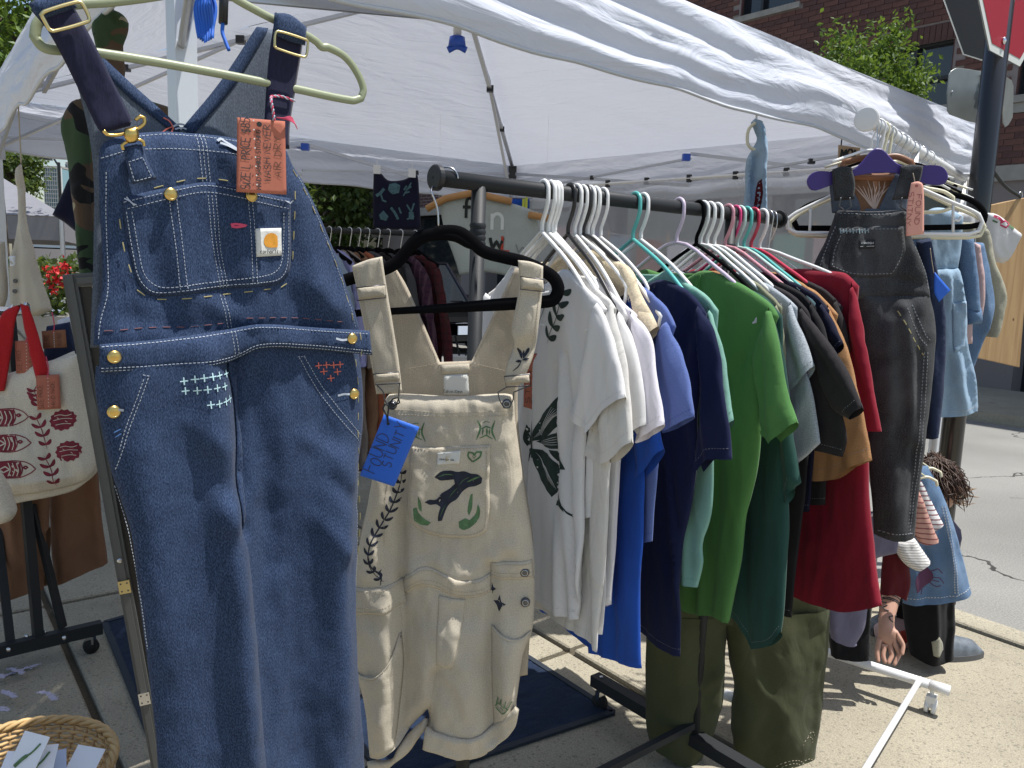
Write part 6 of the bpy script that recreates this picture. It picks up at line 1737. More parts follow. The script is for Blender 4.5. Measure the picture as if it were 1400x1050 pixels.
tee(1030, YW, 'tee_shirt', 'charcoal T-shirt on the red hanger', 'tee_charcoal', (1070, 372), [(1100, 382), (1132, 398), (1154, 420)],
    [(1146, 408), (1160, 440), (1166, 480), (1150, 490), (1140, 450)], [(1140, 500), (1138, 560), (1134, 620)], [(1130, 690), (1112, 690), (1096, 686)],
    'plastic_red', 'cherry red plastic hanger holding the charcoal T-shirt', seed=21, sopen=(2,), T=.008)
tee(1042, YW + 3, 'tee_shirt', 'crimson red T-shirt hanging last on the black rack', 'tee_crimson', (1117, 369), [(1140, 371), (1158, 375), (1173, 390)],
    [(1168, 384), (1183, 434), (1192, 490), (1200, 545), (1208, 590), (1190, 588), (1163, 580), (1158, 520), (1164, 440)], [(1164, 480), (1186, 600), (1188, 686), (1195, 757)], [(1207, 827), (1180, 834), (1151, 835), (1087, 815)],
    'plastic_white', 'white tubular hanger holding the crimson T-shirt', seed=22, sopen=(4, 5), T=.022, sT=.03)
# hot pink shoulder of one more hanger and a bare metal hook at the bar end
for px, mt, lb in ((1055, 'steel', 'thin bare metal wire hanger at the far end of the black rack'), (757, 'plastic_white', 'empty white hanger between the first white T-shirts'), (796, 'plastic_white', 'empty white hanger in front of the beige jacket'), (824, 'plastic_white', 'empty white hanger between the beige jacket and the teal hanger'), (1005, 'plastic_hotpink', 'hot pink plastic hanger near the crimson T-shirt')):
    c = barpt(px); pl = Plane(c[:2], YW)
    hanger(pl, HB, HB - .09, V(.19, HB - .19), mt, lb, r=.0016 if mt == 'steel' else .004, group='hangers on the black rack')
# olive trousers hung low behind the far rack post
OP_ = Plane(P(1010, 900, 2.36)[:2], 84)
ot = thing('trousers', 'olive green cotton trousers with embroidered hem hanging behind the rack post', 'trousers', gnd(OP_.w([OP_.at(1010, 900)])[0], .05))
of_ = folds(OP_, [(1000, 860, 980, 960, .03, .02), (995, 860, 1000, 1000, .02, -.03), (930, 860, 920, 1020, .04, .02), (1060, 860, 1070, 1040, .05, .02), (1030, 930, 1060, 960, .02, .01), (960, 930, 985, 910, .018, .014), (1110, 860, 1105, 1040, .03, -.012)], [(7, 3, .010, 61), (24, 14, .003, 62)])
s = Surf(OP_, [(890, 700), (1130, 700), (1134, 830), (1000, 850), (884, 840)], .02, .02, .02, .04, base=of_, open_segs=(2, 3)); s.build('waist', 'trouser_olive', ot)
lR = Surf(OP_, [(990, 842), (1134, 828), (1130, 900), (1122, 980), (1112, 1060), (1106, 1120), (1004, 1120), (1004, 1030), (1003, 975), (1006, 940), (998, 900)], .012, .035, .03, .06, base=of_, open_segs=(0, 5)); lRo = lR.build('leg', 'trouser_olive', ot)
lL = Surf(OP_, [(884, 838), (1000, 842), (994, 900), (990, 960), (978, 1010), (962, 1044), (940, 1046), (910, 1030), (890, 1018), (884, 960)], .012, .035, .03, .06, base=of_, off=-.012, open_segs=(0, 5, 6, 7)); lLo = lL.build('leg', 'trouser_olive', ot)
ln = []
for k, (cx, cy, r) in enumerate([(1072, 1050, 26), (1072, 1050, 21), (1072, 1050, 15), (1098, 1008, 9), (1100, 1042, 11), (1104, 1000, 6)]):
    ln.append([(cx + r * math.cos(a), cy + r * .9 * math.sin(a)) for a in np.linspace(math.pi, 2.1 * math.pi, 12)])
stitch(lR, ln, 'embroidery', 'thread_tan', lRo, dash=.007, gap=.006, w=.002)
# clip hanger for them, hooked on the far end of the black rail
cpt = barpt(1048); wt = OP_.at(1010, 705)
ch = thing('clip_hanger', 'long black clip hanger carrying the olive trousers from the black rack', 'hanger', OP_.w([wt])[0], 'hangers on the black rack')
hk_ = [cpt + BW * (.0225 * math.cos(t)) + V(0, 0, .0225 * math.sin(t)) for t in np.linspace(-.4, math.pi, 10)]
mm = MB(); mm.tube(catmull(hk_ + [cpt - BW * .015 - V(0, 0, .08), OP_.w([wt + V(0, .03)])[0] - V(0, 0, 0)], False, 3), .002, 6); mm.build('hook', 'steel', ch, smooth=True)
mm = MB(); mm.tube(OP_.w([OP_.at(905, 703) + V(0, .03), OP_.at(1118, 703) + V(0, .03)]), .005, 8); mm.build('frame', 'plastic_black', ch, smooth=True)
for x in (915, 1108):
    mm = MB(); mm.box(OP_.w([OP_.at(x, 705) + V(0, .008)], .006)[0], .03, .03, .06, OP_.e, OP_.n); mm.build('clip', 'plastic_black', ch)

# ------------------------------------------------------------------ children's clothes on the white rack
def WP(t, ang=96): return Plane(wbar(t, 0)[:2], ang)
def garment(name, label, cat, pl, pieces, loc_px, group='clothes hung on the white rack', seed=1, nz=None, fl=()):
    """pieces: (part name, outline px, material, dict of Surf options)"""
    t = thing(name, label, cat, gnd(pl.w([pl.at(*loc_px)])[0], .3), group)
    base = folds(pl, list(fl), nz or [(9, 3, .009, seed), (28, 10, .0045, seed + 2)])
    out = []
    for nm, key, mat, kw in pieces:
        k = dict(spacing=.010, Tf=.012, Tb=.012, ew=.016, base=base); k.update(kw)
        s = Surf(pl, key, **k); out.append((s, s.build(nm, mat, t)))
    return t, out
KP = WP(.045, 97)
kt, ko = garment('kids_overalls', 'washed black denim kids overalls on a purple wooden hanger', 'overalls', KP, [
    ('back_panel', [(1136, 240), (1158, 236), (1172, 262), (1184, 284), (1206, 284), (1218, 258), (1230, 234), (1252, 234), (1246, 290), (1142, 290)], 'denim_inside', dict(off=-.03, Tf=.003, Tb=.003)),
    ('leg', [(1112, 400), (1190, 400), (1194, 560), (1190, 720), (1130, 724), (1116, 560)], 'denim_black', dict(off=-.03, Tf=.03, Tb=.03, open_segs=(3,))),
    ('leg', [(1166, 396), (1269, 396), (1279, 443), (1275, 514), (1266, 600), (1255, 686), (1250, 733), (1222, 735), (1194, 729), (1188, 620), (1186, 520), (1176, 450)], 'denim_black', dict(Tf=.035, Tb=.03, ew=.05, open_segs=(6, 7))),
    ('bib', [(1143, 287), (1190, 289), (1239, 287), (1243, 320), (1256, 350), (1268, 385), (1270, 408), (1164, 410), (1106, 404), (1104, 384), (1112, 360), (1128, 330), (1137, 306)], 'denim_black', dict(Tf=.02, off=.006)),
    ('strap', [(1133, 234), (1148, 229), (1160, 231), (1165, 252), (1163, 274), (1137, 276), (1134, 255)], 'denim_black', dict(off=.03, Tf=.004, Tb=.004, ew=.006)),
    ('strap', [(1226, 229), (1242, 227), (1256, 229), (1252, 250), (1243, 273), (1214, 275), (1222, 250)], 'denim_black', dict(off=.03, Tf=.004, Tb=.004, ew=.006))],
    (1190, 500), seed=70, fl=[(1230, 420, 1245, 600, .02, .02), (1210, 440, 1215, 720, .03, .014), (1250, 480, 1240, 720, .012, -.012), (1120, 370, 1180, 400, .02, .01), (1180, 300, 1185, 400, .015, -.008), (1215, 380, 1262, 390, .014, -.008)])
kb_ = ko[3][0]; kleg = ko[2][0]
kpk = Surf(KP, [(1144, 312), (1190, 310), (1230, 310), (1232, 350), (1216, 378), (1160, 378), (1128, 366), (1134, 340)], .008, .005, .002, .01, base=lambda sh: kb_.front(sh), off=.001)
kpo = kpk.build('bib_pocket', 'denim_black', ko[3][1])
stitch(kpk, [[(1146, 316), (1190, 314), (1228, 314)], [(1148, 318), (1138, 340), (1133, 364), (1162, 374), (1214, 374), (1228, 348), (1227, 318)]], 'stitching', 'thread_grey', kpo, dash=.006, gap=.004, w=.002)
stitch(kb_, [[(1146, 292), (1190, 294), (1236, 292)], [(1140, 310), (1118, 362), (1108, 390)], [(1242, 324), (1262, 372), (1266, 396)]], 'stitching', 'thread_grey', ko[3][1], dash=.006, gap=.004, w=.002)
stitch(kleg, [[(1232, 420), (1250, 460), (1262, 472)], [(1240, 416), (1258, 456), (1268, 466)], [(1262, 480), (1256, 600), (1244, 700), (1240, 726)], [(1257, 480), (1250, 600), (1238, 724)], [(1197, 722), (1246, 726)]], 'stitching', 'thread_grey', ko[2][1], dash=.006, gap=.004, w=.0024)
stitch(kleg, [[(1220, 424), (1238, 458), (1256, 484)]], 'sashiko_row', 'thread_yellow', ko[2][1], dash=.016, gap=.012, w=.0028)
strokes(kpk, [([(1145 + k * 4.2, 313 + (k % 2)), (1145.5 + k * 4.2, 320 - (k % 2))], .003) for k in range(10)] + [([(1145, 317), (1183, 316)], .002)], 'hand_stitching', 'thread_mintgrey', kpo, th=.001, smooth=False)
klb = patch(kpk, [(1170, 329), (1191, 328), (1191, 340), (1170, 341)], 'brand_label', 'label_black', kpo, .0015)
kls = Surf(KP, [(1170, 329), (1191, 328), (1191, 340), (1170, 341)], .01, 0, 0, .01, base=lambda sh: kpk.front(sh), off=.002)
scK = np.linalg.norm(KP.at(1181, 335) - KP.at(1180, 335))
strokes(kls, letters('OSHKOSH', KP.at(1172.5, 333.8), V(1, 0) * scK, V(0, 1) * scK, 1.9, 2.6, gap=.25, jit=0) + [[tuple(KP.at(1171, 337.5)), tuple(KP.at(1190, 337))]], 'lettering', 'ink_white', klb, w=.0011, th=.0005, px=False, smooth=False)
for x in (1150, 1232):
    wire([(x - 6, 272), (x - 8, 284), (x, 290), (x + 8, 284), (x + 6, 272)], .002, 'strap_loop', 'pewter', kt, KP, .04)
# purple wooden hanger
ph = thing('clothes_hanger', 'flat purple wooden children\'s hanger with rounded ends', 'hanger', KP.w([KP.at(1195, 235)])[0], 'hangers on the white rack')
sp_ = board(KP, [(1101, 249), (1108, 238), (1122, 235), (1140, 238), (1162, 234), (1176, 222), (1186, 210), (1195, 204), (1204, 206), (1214, 216), (1226, 226), (1248, 230), (1266, 227), (1284, 229), (1292, 239), (1290, 250), (1280, 254), (1262, 252), (1240, 244), (1224, 238), (1190, 238), (1164, 242), (1142, 250), (1124, 258), (1108, 261)], .010, 'frame', 'wood_purple', ph, d0=.016, per=3)
wc = wbar(.045, HW)
mm = MB(); mm.tube(catmull([KP.w([KP.at(1196, 208)], .016)[0], KP.w([KP.at(1198, 196)], .010)[0]] + [wc + KP.e * (-.018 * math.cos(t)) * -1 + V(0, 0, .018 * math.sin(t)) for t in np.linspace(-.4, 3.3, 10)], False, 3), .0018, 7); mm.build('hook', 'steel', ph, smooth=True)
# pink tag
PT = Plane(KP.w([KP.at(1250, 290)], .06)[0][:2], 97)
pt = thing('price_tag', 'pale pink handwritten card tag hanging on the purple hanger', 'price tag', PT.w([PT.at(1250, 322)])[0])
pts_ = Surf(PT, [(1246, 250), (1255, 248), (1262, 253), (1263, 320), (1239, 323), (1240, 285)], .01, 0, 0, .01)
pto = patch(pts_, [(1246, 250), (1255, 248), (1262, 253), (1263, 320), (1239, 323), (1240, 285)], 'card', 'card_pink', pt, .001)
scP = np.linalg.norm(PT.at(1251, 290) - PT.at(1250, 290))
strokes(pts_, letters('FOUND', PT.at(1253.5, 266), V(0, -1) * scP, V(1, 0) * scP, 7, 7, gap=.26, seed=4) + letters('STITNY', PT.at(1243, 262), V(0, -1) * scP, V(1, 0) * scP, 7.6, 6.5, gap=.2, seed=8), 'handwriting', 'pen_pink', pto, w=.0018, th=.0016, px=False)
mm = MB(); mm.disc(PT.w([PT.at(1253, 254)], .001)[0], PT.n, .004, .001, 12); mm.build('eyelet', 'pen_pink' , pto)
wire([(1253, 254), (1252, 245), (1250, 236)], .0012, 'string', 'thread_tan', pt, PT, -.01)

def whanger(t_, mat, label, key, ang=96, r=.0055, inner=None, flat=None):
    pl = WP(t_, ang)
    h = thing('clothes_hanger', label, 'hanger', pl.w([pl.at(*key[0])])[0], 'hangers on the white rack')
    kk = pl.w(pl.pts(key))
    mm = MB(); mm.tube(catmull(kk, True, 5), r, 8, closed=True, flat=(pl.n, .6, 1.3) if flat else None); f_ = mm.build('frame', mat, h, smooth=True)
    if inner:
        for ik in inner:
            mm = MB(); mm.tube(catmull(pl.w(pl.pts(ik)), False, 4), r * .7, 6); mm.build('inner_bar', mat, f_, smooth=True)
    top = kk[0]; c = wbar(t_, HW)
    mm = MB(); mm.tube(catmull([top, top * .5 + (c - V(0, 0, .05)) * .5] + [c + pl.e * (.019 * math.cos(t)) + V(0, 0, .019 * math.sin(t)) for t in np.linspace(-.3, 3.4, 10)], False, 3), r * .8 if mat.startswith('plastic') else .0018, 7)
    mm.build('hook', mat if mat.startswith('plastic') else 'steel', h, smooth=True)
    return pl
whanger(.12, 'plastic_white', 'wide white tubular hanger behind the kids overalls', [(1206, 236), (1250, 254), (1300, 276), (1336, 292), (1343, 304), (1338, 316), (1322, 320), (1200, 319), (1090, 318), (1077, 312), (1076, 300), (1090, 290), (1140, 266), (1180, 244)], inner=[[(1303, 278), (1303, 318)], [(1304, 300), (1310, 302), (1314, 296)], [(1108, 284), (1107, 318)]])
whanger(.16, 'plastic_cream', 'cream plastic hanger just behind the wide white one', [(1208, 238), (1252, 258), (1302, 282), (1338, 298), (1346, 310), (1340, 322), (1322, 325), (1200, 324), (1092, 322), (1080, 316), (1080, 304), (1094, 292), (1144, 268), (1184, 246)])
whanger(.20, 'plastic_cream', 'small cream hanger holding the light denim dress', [(1222, 240), (1262, 256), (1290, 262), (1303, 270), (1303, 284), (1280, 290), (1150, 288), (1150, 280), (1180, 262)])
whanger(.24, 'flocked_black', 'black flocked hanger curving out past the white one', [(1226, 228), (1262, 258), (1300, 265), (1332, 276), (1346, 292), (1344, 306), (1322, 310), (1180, 312), (1090, 312), (1084, 300), (1100, 284), (1140, 268), (1190, 250)], flat=True, r=.007)
whanger(.08, 'wood_brown', 'brown wooden hanger with red top just behind the purple one', [(1206, 216), (1226, 214), (1246, 222), (1248, 232), (1228, 242), (1170, 242), (1150, 236), (1154, 222), (1180, 216)], flat=True, r=.007)
# plant printed rust top showing in the overalls' neck
rt, ro = garment('printed_blouse', 'rust coloured blouse printed with pale branches behind the kids overalls', 'blouse', WP(.085), [('body', [(1160, 238), (1226, 236), (1236, 300), (1240, 420), (1150, 420), (1156, 300)], 'cloth_brown', dict(Tf=.004, Tb=.004))], (1195, 300), seed=71)
rs = ro[0][0]
strokes(rs, [([(1196, 288), (1192 + dx, 270 - abs(dx) * .1), (1192 + dx * 2.2, 256 - abs(dx) * .3)], .003) for dx in (-12, -9, -6, -3, 0, 3, 6, 9, 12)] + [([(1196, 288), (1198 + dx, 262), (1196 + dx * 1.6, 246)], .003) for dx in (-7, -2, 4, 9)], 'branch_print', 'ink_pale', ro[0][1], th=.001, taper=True)
garment('kids_jeans', 'dark navy jeans hanging beside the kids overalls', 'jeans', WP(.15), [('leg', [(1252, 330), (1272, 325), (1290, 420), (1292, 500), (1284, 596), (1266, 600), (1262, 480), (1258, 400)], 'denim_navy', dict(Tf=.025, Tb=.02, open_segs=(4,))), ('leg', [(1200, 330), (1254, 330), (1256, 600), (1206, 600)], 'denim_navy', dict(off=-.02, Tf=.02, Tb=.02, open_segs=(2,)))], (1270, 460), seed=72)
dt, do_ = garment('denim_dress', 'pale washed denim pinafore dress with patch pocket', 'dress', WP(.30), [
    ('bodice', [(1262, 292), (1278, 284), (1300, 286), (1318, 296), (1316, 330), (1310, 368), (1280, 372), (1262, 372)], 'denim_light', dict(Tf=.02)),
    ('skirt', [(1262, 368), (1290, 366), (1310, 366), (1318, 412), (1321, 467), (1331, 506), (1336, 559), (1310, 566), (1287, 568), (1264, 568), (1262, 470)], 'denim_light', dict(Tf=.035, Tb=.03, open_segs=(6, 7, 8)))], (1300, 440), seed=73,
    fl=[(1290, 370, 1292, 420, .006, .010), (1298, 370, 1302, 420, .006, -.010), (1306, 370, 1312, 430, .007, .010), (1300, 480, 1312, 560, .014, .016), (1314, 480, 1326, 560, .014, -.014), (1290, 490, 1290, 565, .012, -.012)])
dpk = Surf(WP(.30), [(1294, 413), (1312, 411), (1313, 440), (1310, 474), (1295, 480)], .008, .004, .002, .01, base=lambda sh: do_[1][0].front(sh), off=.002); dpo = dpk.build('patch_pocket', 'denim_light', do_[1][1])
stitch(dpk, [[(1295, 417), (1312, 415)]], 'stitching', 'thread_shade', dpo)
stitch(do_[1][0], [[(1288, 561), (1310, 559), (1334, 553)]], 'hem_stitching', 'thread_shade', do_[1][1])
garment('denim_jacket', 'mid blue denim jacket sleeve with rolled cuff behind the pale dress', 'jacket', WP(.42), [('sleeve', [(1306, 320), (1330, 322), (1336, 380), (1338, 424), (1320, 424), (1314, 380)], 'denim_mid', dict(Tf=.03, Tb=.02, open_segs=(3,))), ('cuff', [(1319, 422), (1340, 420), (1340, 442), (1321, 444)], 'denim_mid', dict(Tf=.034, Tb=.02)), ('body', [(1230, 310), (1310, 312), (1318, 400), (1310, 480), (1230, 480)], 'denim_mid', dict(Tf=.02, off=-.02))], (1328, 400), seed=74)
garment('kids_blouse', 'dusty pink blouse sleeve peeking between denim and jeans', 'blouse', WP(.50), [('sleeve', [(1326, 330), (1340, 335), (1346, 380), (1344, 430), (1336, 443), (1331, 440), (1332, 390)], 'cloth_pinkdust', dict(Tf=.02, Tb=.01)), ('body', [(1250, 320), (1328, 326), (1330, 470), (1250, 470)], 'cloth_pinkdust', dict(Tf=.01))], (1338, 400), seed=75)
garment('kids_jeans', 'faded blue jeans leg hanging in front of the plywood board', 'jeans', WP(.62), [('leg', [(1318, 330), (1344, 332), (1357, 400), (1358, 424), (1346, 460), (1330, 504), (1316, 506), (1312, 420)], 'denim_mid', dict(Tf=.03, Tb=.02, open_segs=(5,)))], (1340, 420), seed=76, fl=[(1330, 350, 1345, 450, .02, .02)])
garment('corduroy_jacket', 'stone coloured corduroy jacket with cuffed sleeve near the sign pole', 'jacket', WP(.78), [('sleeve', [(1334, 304), (1350, 316), (1360, 360), (1375, 402), (1371, 436), (1363, 461), (1347, 460), (1352, 420), (1346, 390), (1336, 350)], 'corduroy', dict(Tf=.03, Tb=.02, open_segs=(5,))), ('body', [(1250, 300), (1336, 304), (1340, 470), (1250, 470)], 'corduroy', dict(off=-.02))], (1355, 400), seed=77)
ft, fo = garment('kids_tee', 'white T-shirt with pink flower print on its sleeve', 'T-shirt', WP(1.0), [('sleeve', [(1346, 290), (1364, 294), (1393, 318), (1385, 336), (1377, 352), (1372, 360), (1360, 357), (1348, 340)], 'tee_white', dict(Tf=.03, Tb=.02, open_segs=(2, 3, 4))), ('body', [(1256, 290), (1348, 290), (1356, 420), (1256, 430)], 'tee_white', dict(off=-.02))], (1365, 330), seed=78)
fs_ = fo[0][0]
strokes(fs_, [([(1354, 296), (1360, 299), (1366, 305)], .010), ([(1362, 306), (1370, 302), (1376, 306), (1370, 312), (1362, 308)], .006)], 'flower_print', 'ink_pinkred', fo[0][1], th=.001)
strokes(fs_, [([(1374, 308), (1382, 313)], .009), ([(1352, 302), (1358, 305)], .006)], 'leaf_print', 'ink_green', fo[0][1], th=.001)
btg = WP(.12)
bq = thing('price_tag', 'small bright blue card tag beside the dark navy jeans', 'price tag', btg.w([btg.at(1276, 408)])[0])
bs_ = Surf(btg, [(1266, 372), (1287, 396), (1272, 412), (1266, 400)], .01, 0, 0, .01, off=.06); patch(bs_, [(1266, 372), (1287, 396), (1272, 412), (1266, 400)], 'card', 'card_blue', bq, .001)
wire([(1267, 374), (1264, 356), (1262, 340)], .001, 'string', 'thread_tan', bq, btg, .05)
# many crowded hooks along the white rail
for k in range(16):
    t_ = .07 + k * .058 + (k % 3) * .006; c = wbar(t_, HW); e_ = WP(t_, 96 + 46 * float(noise(k * 1.7, .3, 5))).e
    hh = thing('clothes_hanger', ('slim white hanger crowded on the white rail', 'slim cream hanger with steel hook crowded on the white rail', 'slim black hanger with steel hook crowded on the white rail')[k % 3], 'hanger', c - V(0, 0, .06), 'crowded hooks on the white rail')
    mm = MB(); mm.tube(catmull([c + e_ * (.02 * math.cos(t)) + V(0, 0, .02 * math.sin(t)) for t in np.linspace(-.3, 3.5, 9)][::-1] + [c - V(0, 0, .045), c - V(0, 0, .075)], False, 2), .0022, 6); mm.build('hook', 'steel' if k % 3 else 'plastic_white', hh, smooth=True)
    mm = MB(); mm.tube(catmull([c - V(0, 0, .072) + e_ * x + V(0, 0, -.9 * abs(x) ** 1.2 * .5) for x in (-.15, -.07, 0, .07, .15)], False, 3), .004, 6); mm.build('frame', ('plastic_white', 'plastic_cream', 'flocked_black')[k % 3], hh, smooth=True)
# lower tier
def low(name, label, cat, t_, pieces, lp, seed, fl=()):
    return garment(name, label, cat, WP(t_), pieces, lp, 'clothes on the lower rail of the white rack', seed, None, fl)
st_, so_ = low('denim_skirt', 'blue denim skirt with dark beetle print and side pocket', 'skirt', .66, [('body', [(1226, 640), (1268, 636), (1286, 668), (1301, 709), (1317, 766), (1328, 811), (1300, 817), (1270, 821), (1234, 824), (1228, 740)], 'denim_mid', dict(Tf=.035, Tb=.03, ew=.05, open_segs=(5, 6, 7)))], (1280, 740), 80, [(1290, 690, 1300, 810, .012, .014), (1260, 700, 1262, 815, .02, -.012), (1300, 730, 1318, 800, .014, -.012)])
sk = so_[0][0]
stitch(sk, [[(1236, 815), (1270, 812), (1300, 808), (1325, 802)], [(1288, 690), (1298, 750), (1302, 806)], [(1284, 690), (1294, 750), (1298, 806)]], 'stitching', 'thread_shade', so_[0][1], dash=.006, gap=.004, w=.0024)
patch(sk, [(1246, 790), (1252, 778), (1264, 772), (1270, 780), (1268, 790), (1258, 798), (1248, 806)], 'beetle_print', 'ink_plum', so_[0][1], .001, rim=False)
strokes(sk, [([(1268, 776), (1276, 772), (1282, 778)], .003), ([(1269, 784), (1278, 784), (1284, 792)], .003), ([(1266, 792), (1274, 796), (1280, 794)], .003), ([(1262, 772), (1268, 766)], .003), ([(1256, 800), (1254, 808)], .003), ([(1270, 788), (1277, 789)], .003)], 'beetle_legs', 'ink_plum', so_[0][1], th=.001)
low('striped_tee', 'white T-shirt with thin dark red stripes on the lower rail', 'T-shirt', .56, [('sleeve', [(1250, 650), (1260, 658), (1275, 688), (1291, 718), (1280, 724), (1268, 728), (1258, 700)], 'stripe_white', dict(open_segs=(3, 4)))], (1270, 700), 81)
low('striped_tee', 'dusty red T-shirt with dark stripes on the lower rail', 'T-shirt', .50, [('sleeve', [(1244, 690), (1256, 672), (1264, 690), (1274, 716), (1283, 738), (1268, 742), (1256, 742), (1246, 722)], 'stripe_red', dict(Tf=.025, open_segs=(4, 5)))], (1262, 720), 82)
low('striped_tee', 'pale T-shirt with fine grey stripes and turned sleeve', 'T-shirt', .44, [('sleeve', [(1222, 742), (1236, 734), (1250, 736), (1262, 752), (1272, 767), (1252, 780), (1238, 772), (1226, 756)], 'stripe_grey', dict(Tf=.025, open_segs=(4,)))], (1248, 756), 83)
low('kids_tee', 'slate purple T-shirt below the black overalls hem', 'T-shirt', .32, [('body', [(1180, 700), (1220, 700), (1229, 735), (1226, 756), (1196, 764), (1182, 760)], 'tee_slate', {})], (1210, 740), 84)
low('kids_tee', 'maroon T-shirt with curled hem on the lower rail', 'T-shirt', .50, [('body', [(1212, 740), (1236, 752), (1246, 790), (1240, 822), (1222, 812), (1203, 812), (1206, 770)], 'tee_maroon', dict(open_segs=(3, 4)))], (1225, 790), 85)
low('kids_trousers', 'slate purple trousers with rolled cuff beside the crimson T-shirt', 'trousers', .28, [('leg', [(1120, 780), (1188, 780), (1184, 850), (1172, 876), (1160, 880), (1136, 872), (1128, 840)], 'tee_slate', dict(Tf=.03, Tb=.02, open_segs=(3, 4)))], (1160, 850), 86)
low('kids_trousers', 'black cropped trousers with frayed hem beside the slate pair', 'trousers', .40, [('leg', [(1120, 790), (1192, 790), (1190, 850), (1188, 898), (1160, 899), (1136, 896), (1130, 850)], 'cloth_tattoo_pants', dict(Tf=.03, Tb=.02, open_segs=(3, 4)))], (1160, 860), 87)
for t_, mt, lb, x, y in ((.66, 'plastic_cream', 'cream hanger of the denim skirt on the lower rail', 1272, 640), (.56, 'plastic_cream', 'cream hanger of the striped T-shirt on the lower rail', 1266, 652), (.32, 'plastic_white', 'white hanger of the slate purple T-shirt on the lower rail', 1200, 702), (.50, 'plastic_white', 'white hanger of the maroon T-shirt on the lower rail', 1222, 742), (.28, 'plastic_white', 'white hanger of the slate trousers on the lower rail', 1160, 782), (.44, 'plastic_white', 'white hanger of the fine striped T-shirt on the lower rail', 1238, 736), (.40, 'plastic_white', 'white hanger of the black cropped trousers on the lower rail', 1160, 792)):
    c = wbar(t_, HW2); pl = WP(t_); q = pl.w([pl.at(x, y)])[0]
    hh = thing('clothes_hanger', lb, 'hanger', q, 'hangers on the lower white rail')
    mm = MB(); mm.tube(catmull([c + pl.e * (.016 * math.cos(t)) + V(0, 0, .016 * math.sin(t)) for t in np.linspace(3.5, -.2, 9)] + [c - V(0, 0, .03) * .5 + (q - c) * .4, q], False, 3), .003, 6); mm.build('hook', mt, hh, smooth=True)
    mm = MB(); mm.tube(catmull([q - pl.e * .05 - V(0, 0, .025), q, q + pl.e * .035 - V(0, 0, .012), q + pl.e * .04 - V(0, 0, .03)], False, 4), .005, 7); mm.build('frame', mt, hh, smooth=True)

# ------------------------------------------------------------------ sign pole, signs, plywood board
pb = G(1271, 866); pole_top = V(pb[0], pb[1], 3.0)
sp = thing('sign_pole', 'black round street sign pole standing at the kerb', 'pole', gnd(pb))
mm = MB(); mm.tube([gnd(pb), V(pb[0], pb[1], 3.4)], .043, 24); mm.build('post', 'pole_black', sp, smooth=True)
mm = MB(); mm.tube([gnd(pb), gnd(pb, .06)], .075, 20); mm.build('foot', 'pole_black', sp, smooth=True)
def octagon(name, label, ll, ang, R, facemat, backmat, rim):
    """ll: picture point of the lower left corner"""
    pl = Plane(ll[:2], ang); a0 = pl.at(*proj(ll)[:2])
    e = R * 2 * math.sin(math.pi / 8)
    c = a0 + V(e / 2, R * math.cos(math.pi / 8))
    t = thing(name, label, 'sign', pl.w([c - V(0, R)])[0])
    def ring(r): return [c + r * V(math.cos(math.pi / 8 + k * math.pi / 4), math.sin(math.pi / 8 + k * math.pi / 4)) for k in range(8)]
    o8 = ring(R); mm = MB()
    f = pl.w(o8, .002); b = pl.w(o8, -.002)
    mm.add(np.concatenate([f, b]), [list(range(8)), list(range(15, 7, -1))] + [[k, 8 + k, 8 + (k + 1) % 8, (k + 1) % 8] for k in range(8)]); mm.build('plate', backmat, t)
    if facemat:
        mm = MB(); mm.add(pl.w(o8, .0032), [list(range(8))]); mm.build('border', rim, t)
        i8 = ring(R * .93); mm = MB(); mm.add(pl.w(i8, .0045), [list(range(8))]); fo_ = mm.build('face', facemat, t)
        sf = Surf(pl, o8, .05, 0, 0, .01, px=False, off=.0055)
        strokes(sf, [(l, R * .09) for l in letters('STOP', c + V(-R * .74, -R * .32), V(1, 0), V(0, 1), R * .29, R * .64, gap=.28, jit=0)], 'lettering', rim, fo_, px=False, th=0, smooth=False)
        sq = c + V(-.05, -R * .83)
        mm = MB(); mm.disc(pl.w([a0 + V(e * .36, .055)], .004)[0], pl.n, .014, .008, 12, .004); mm.build('bolt', 'chrome', t, smooth=True)
    else:
        mm = MB(); mm.tube([pl.w([q], 0)[0] for q in o8], .003, 5, closed=True); mm.build('edge', rim, t)
    return pl, c, t
ll = P(1352, 69, 2.9); octagon('stop_sign', 'red stop sign with white border mounted on the black pole', ll, 50, .40, 'sign_red', 'sign_back', 'sign_white')
ll2 = P(1317, 74, 3.55); octagon('octagonal_sign', 'dark back of a second octagonal sign on the black pole', ll2, 58, .36, None, 'sign_back_dark', 'sign_white')
def plate(key, d, ang, label, mat):
    pl = Plane(P(*key[0], d)[:2], ang); t = thing('sign_plate', label, 'sign', pl.w([pl.at(*key[len(key) // 2])])[0])
    o = board(pl, key, .004, 'plate', mat, t, per=2)
    return pl, t, o
pl_, t_, o_ = plate([(1303, 95), (1310, 93), (1338, 97), (1346, 100), (1346, 164), (1342, 170), (1302, 158), (1295, 152), (1297, 102)], 3.5, 62, 'grey metal back of a rounded street sign on the pole', 'sign_back')
mm = MB()
for y in (104, 116, 146, 160): mm.bar(pl_.w([pl_.at(1340, y)], .012)[0], pl_.w([pl_.at(1352, y + 1)], .012)[0], .02, .012)
mm.tube(pl_.w(pl_.pts([(1346, 102), (1346, 164)]), .014), .007, 6); mm.build('bracket', 'aluminium', o_)
for x, y in ((1301, 126),): 
    mm = MB(); mm.disc(pl_.w([pl_.at(x, y)], .002)[0], pl_.n, .006, .003, 10); mm.build('rivet', 'chrome', o_)
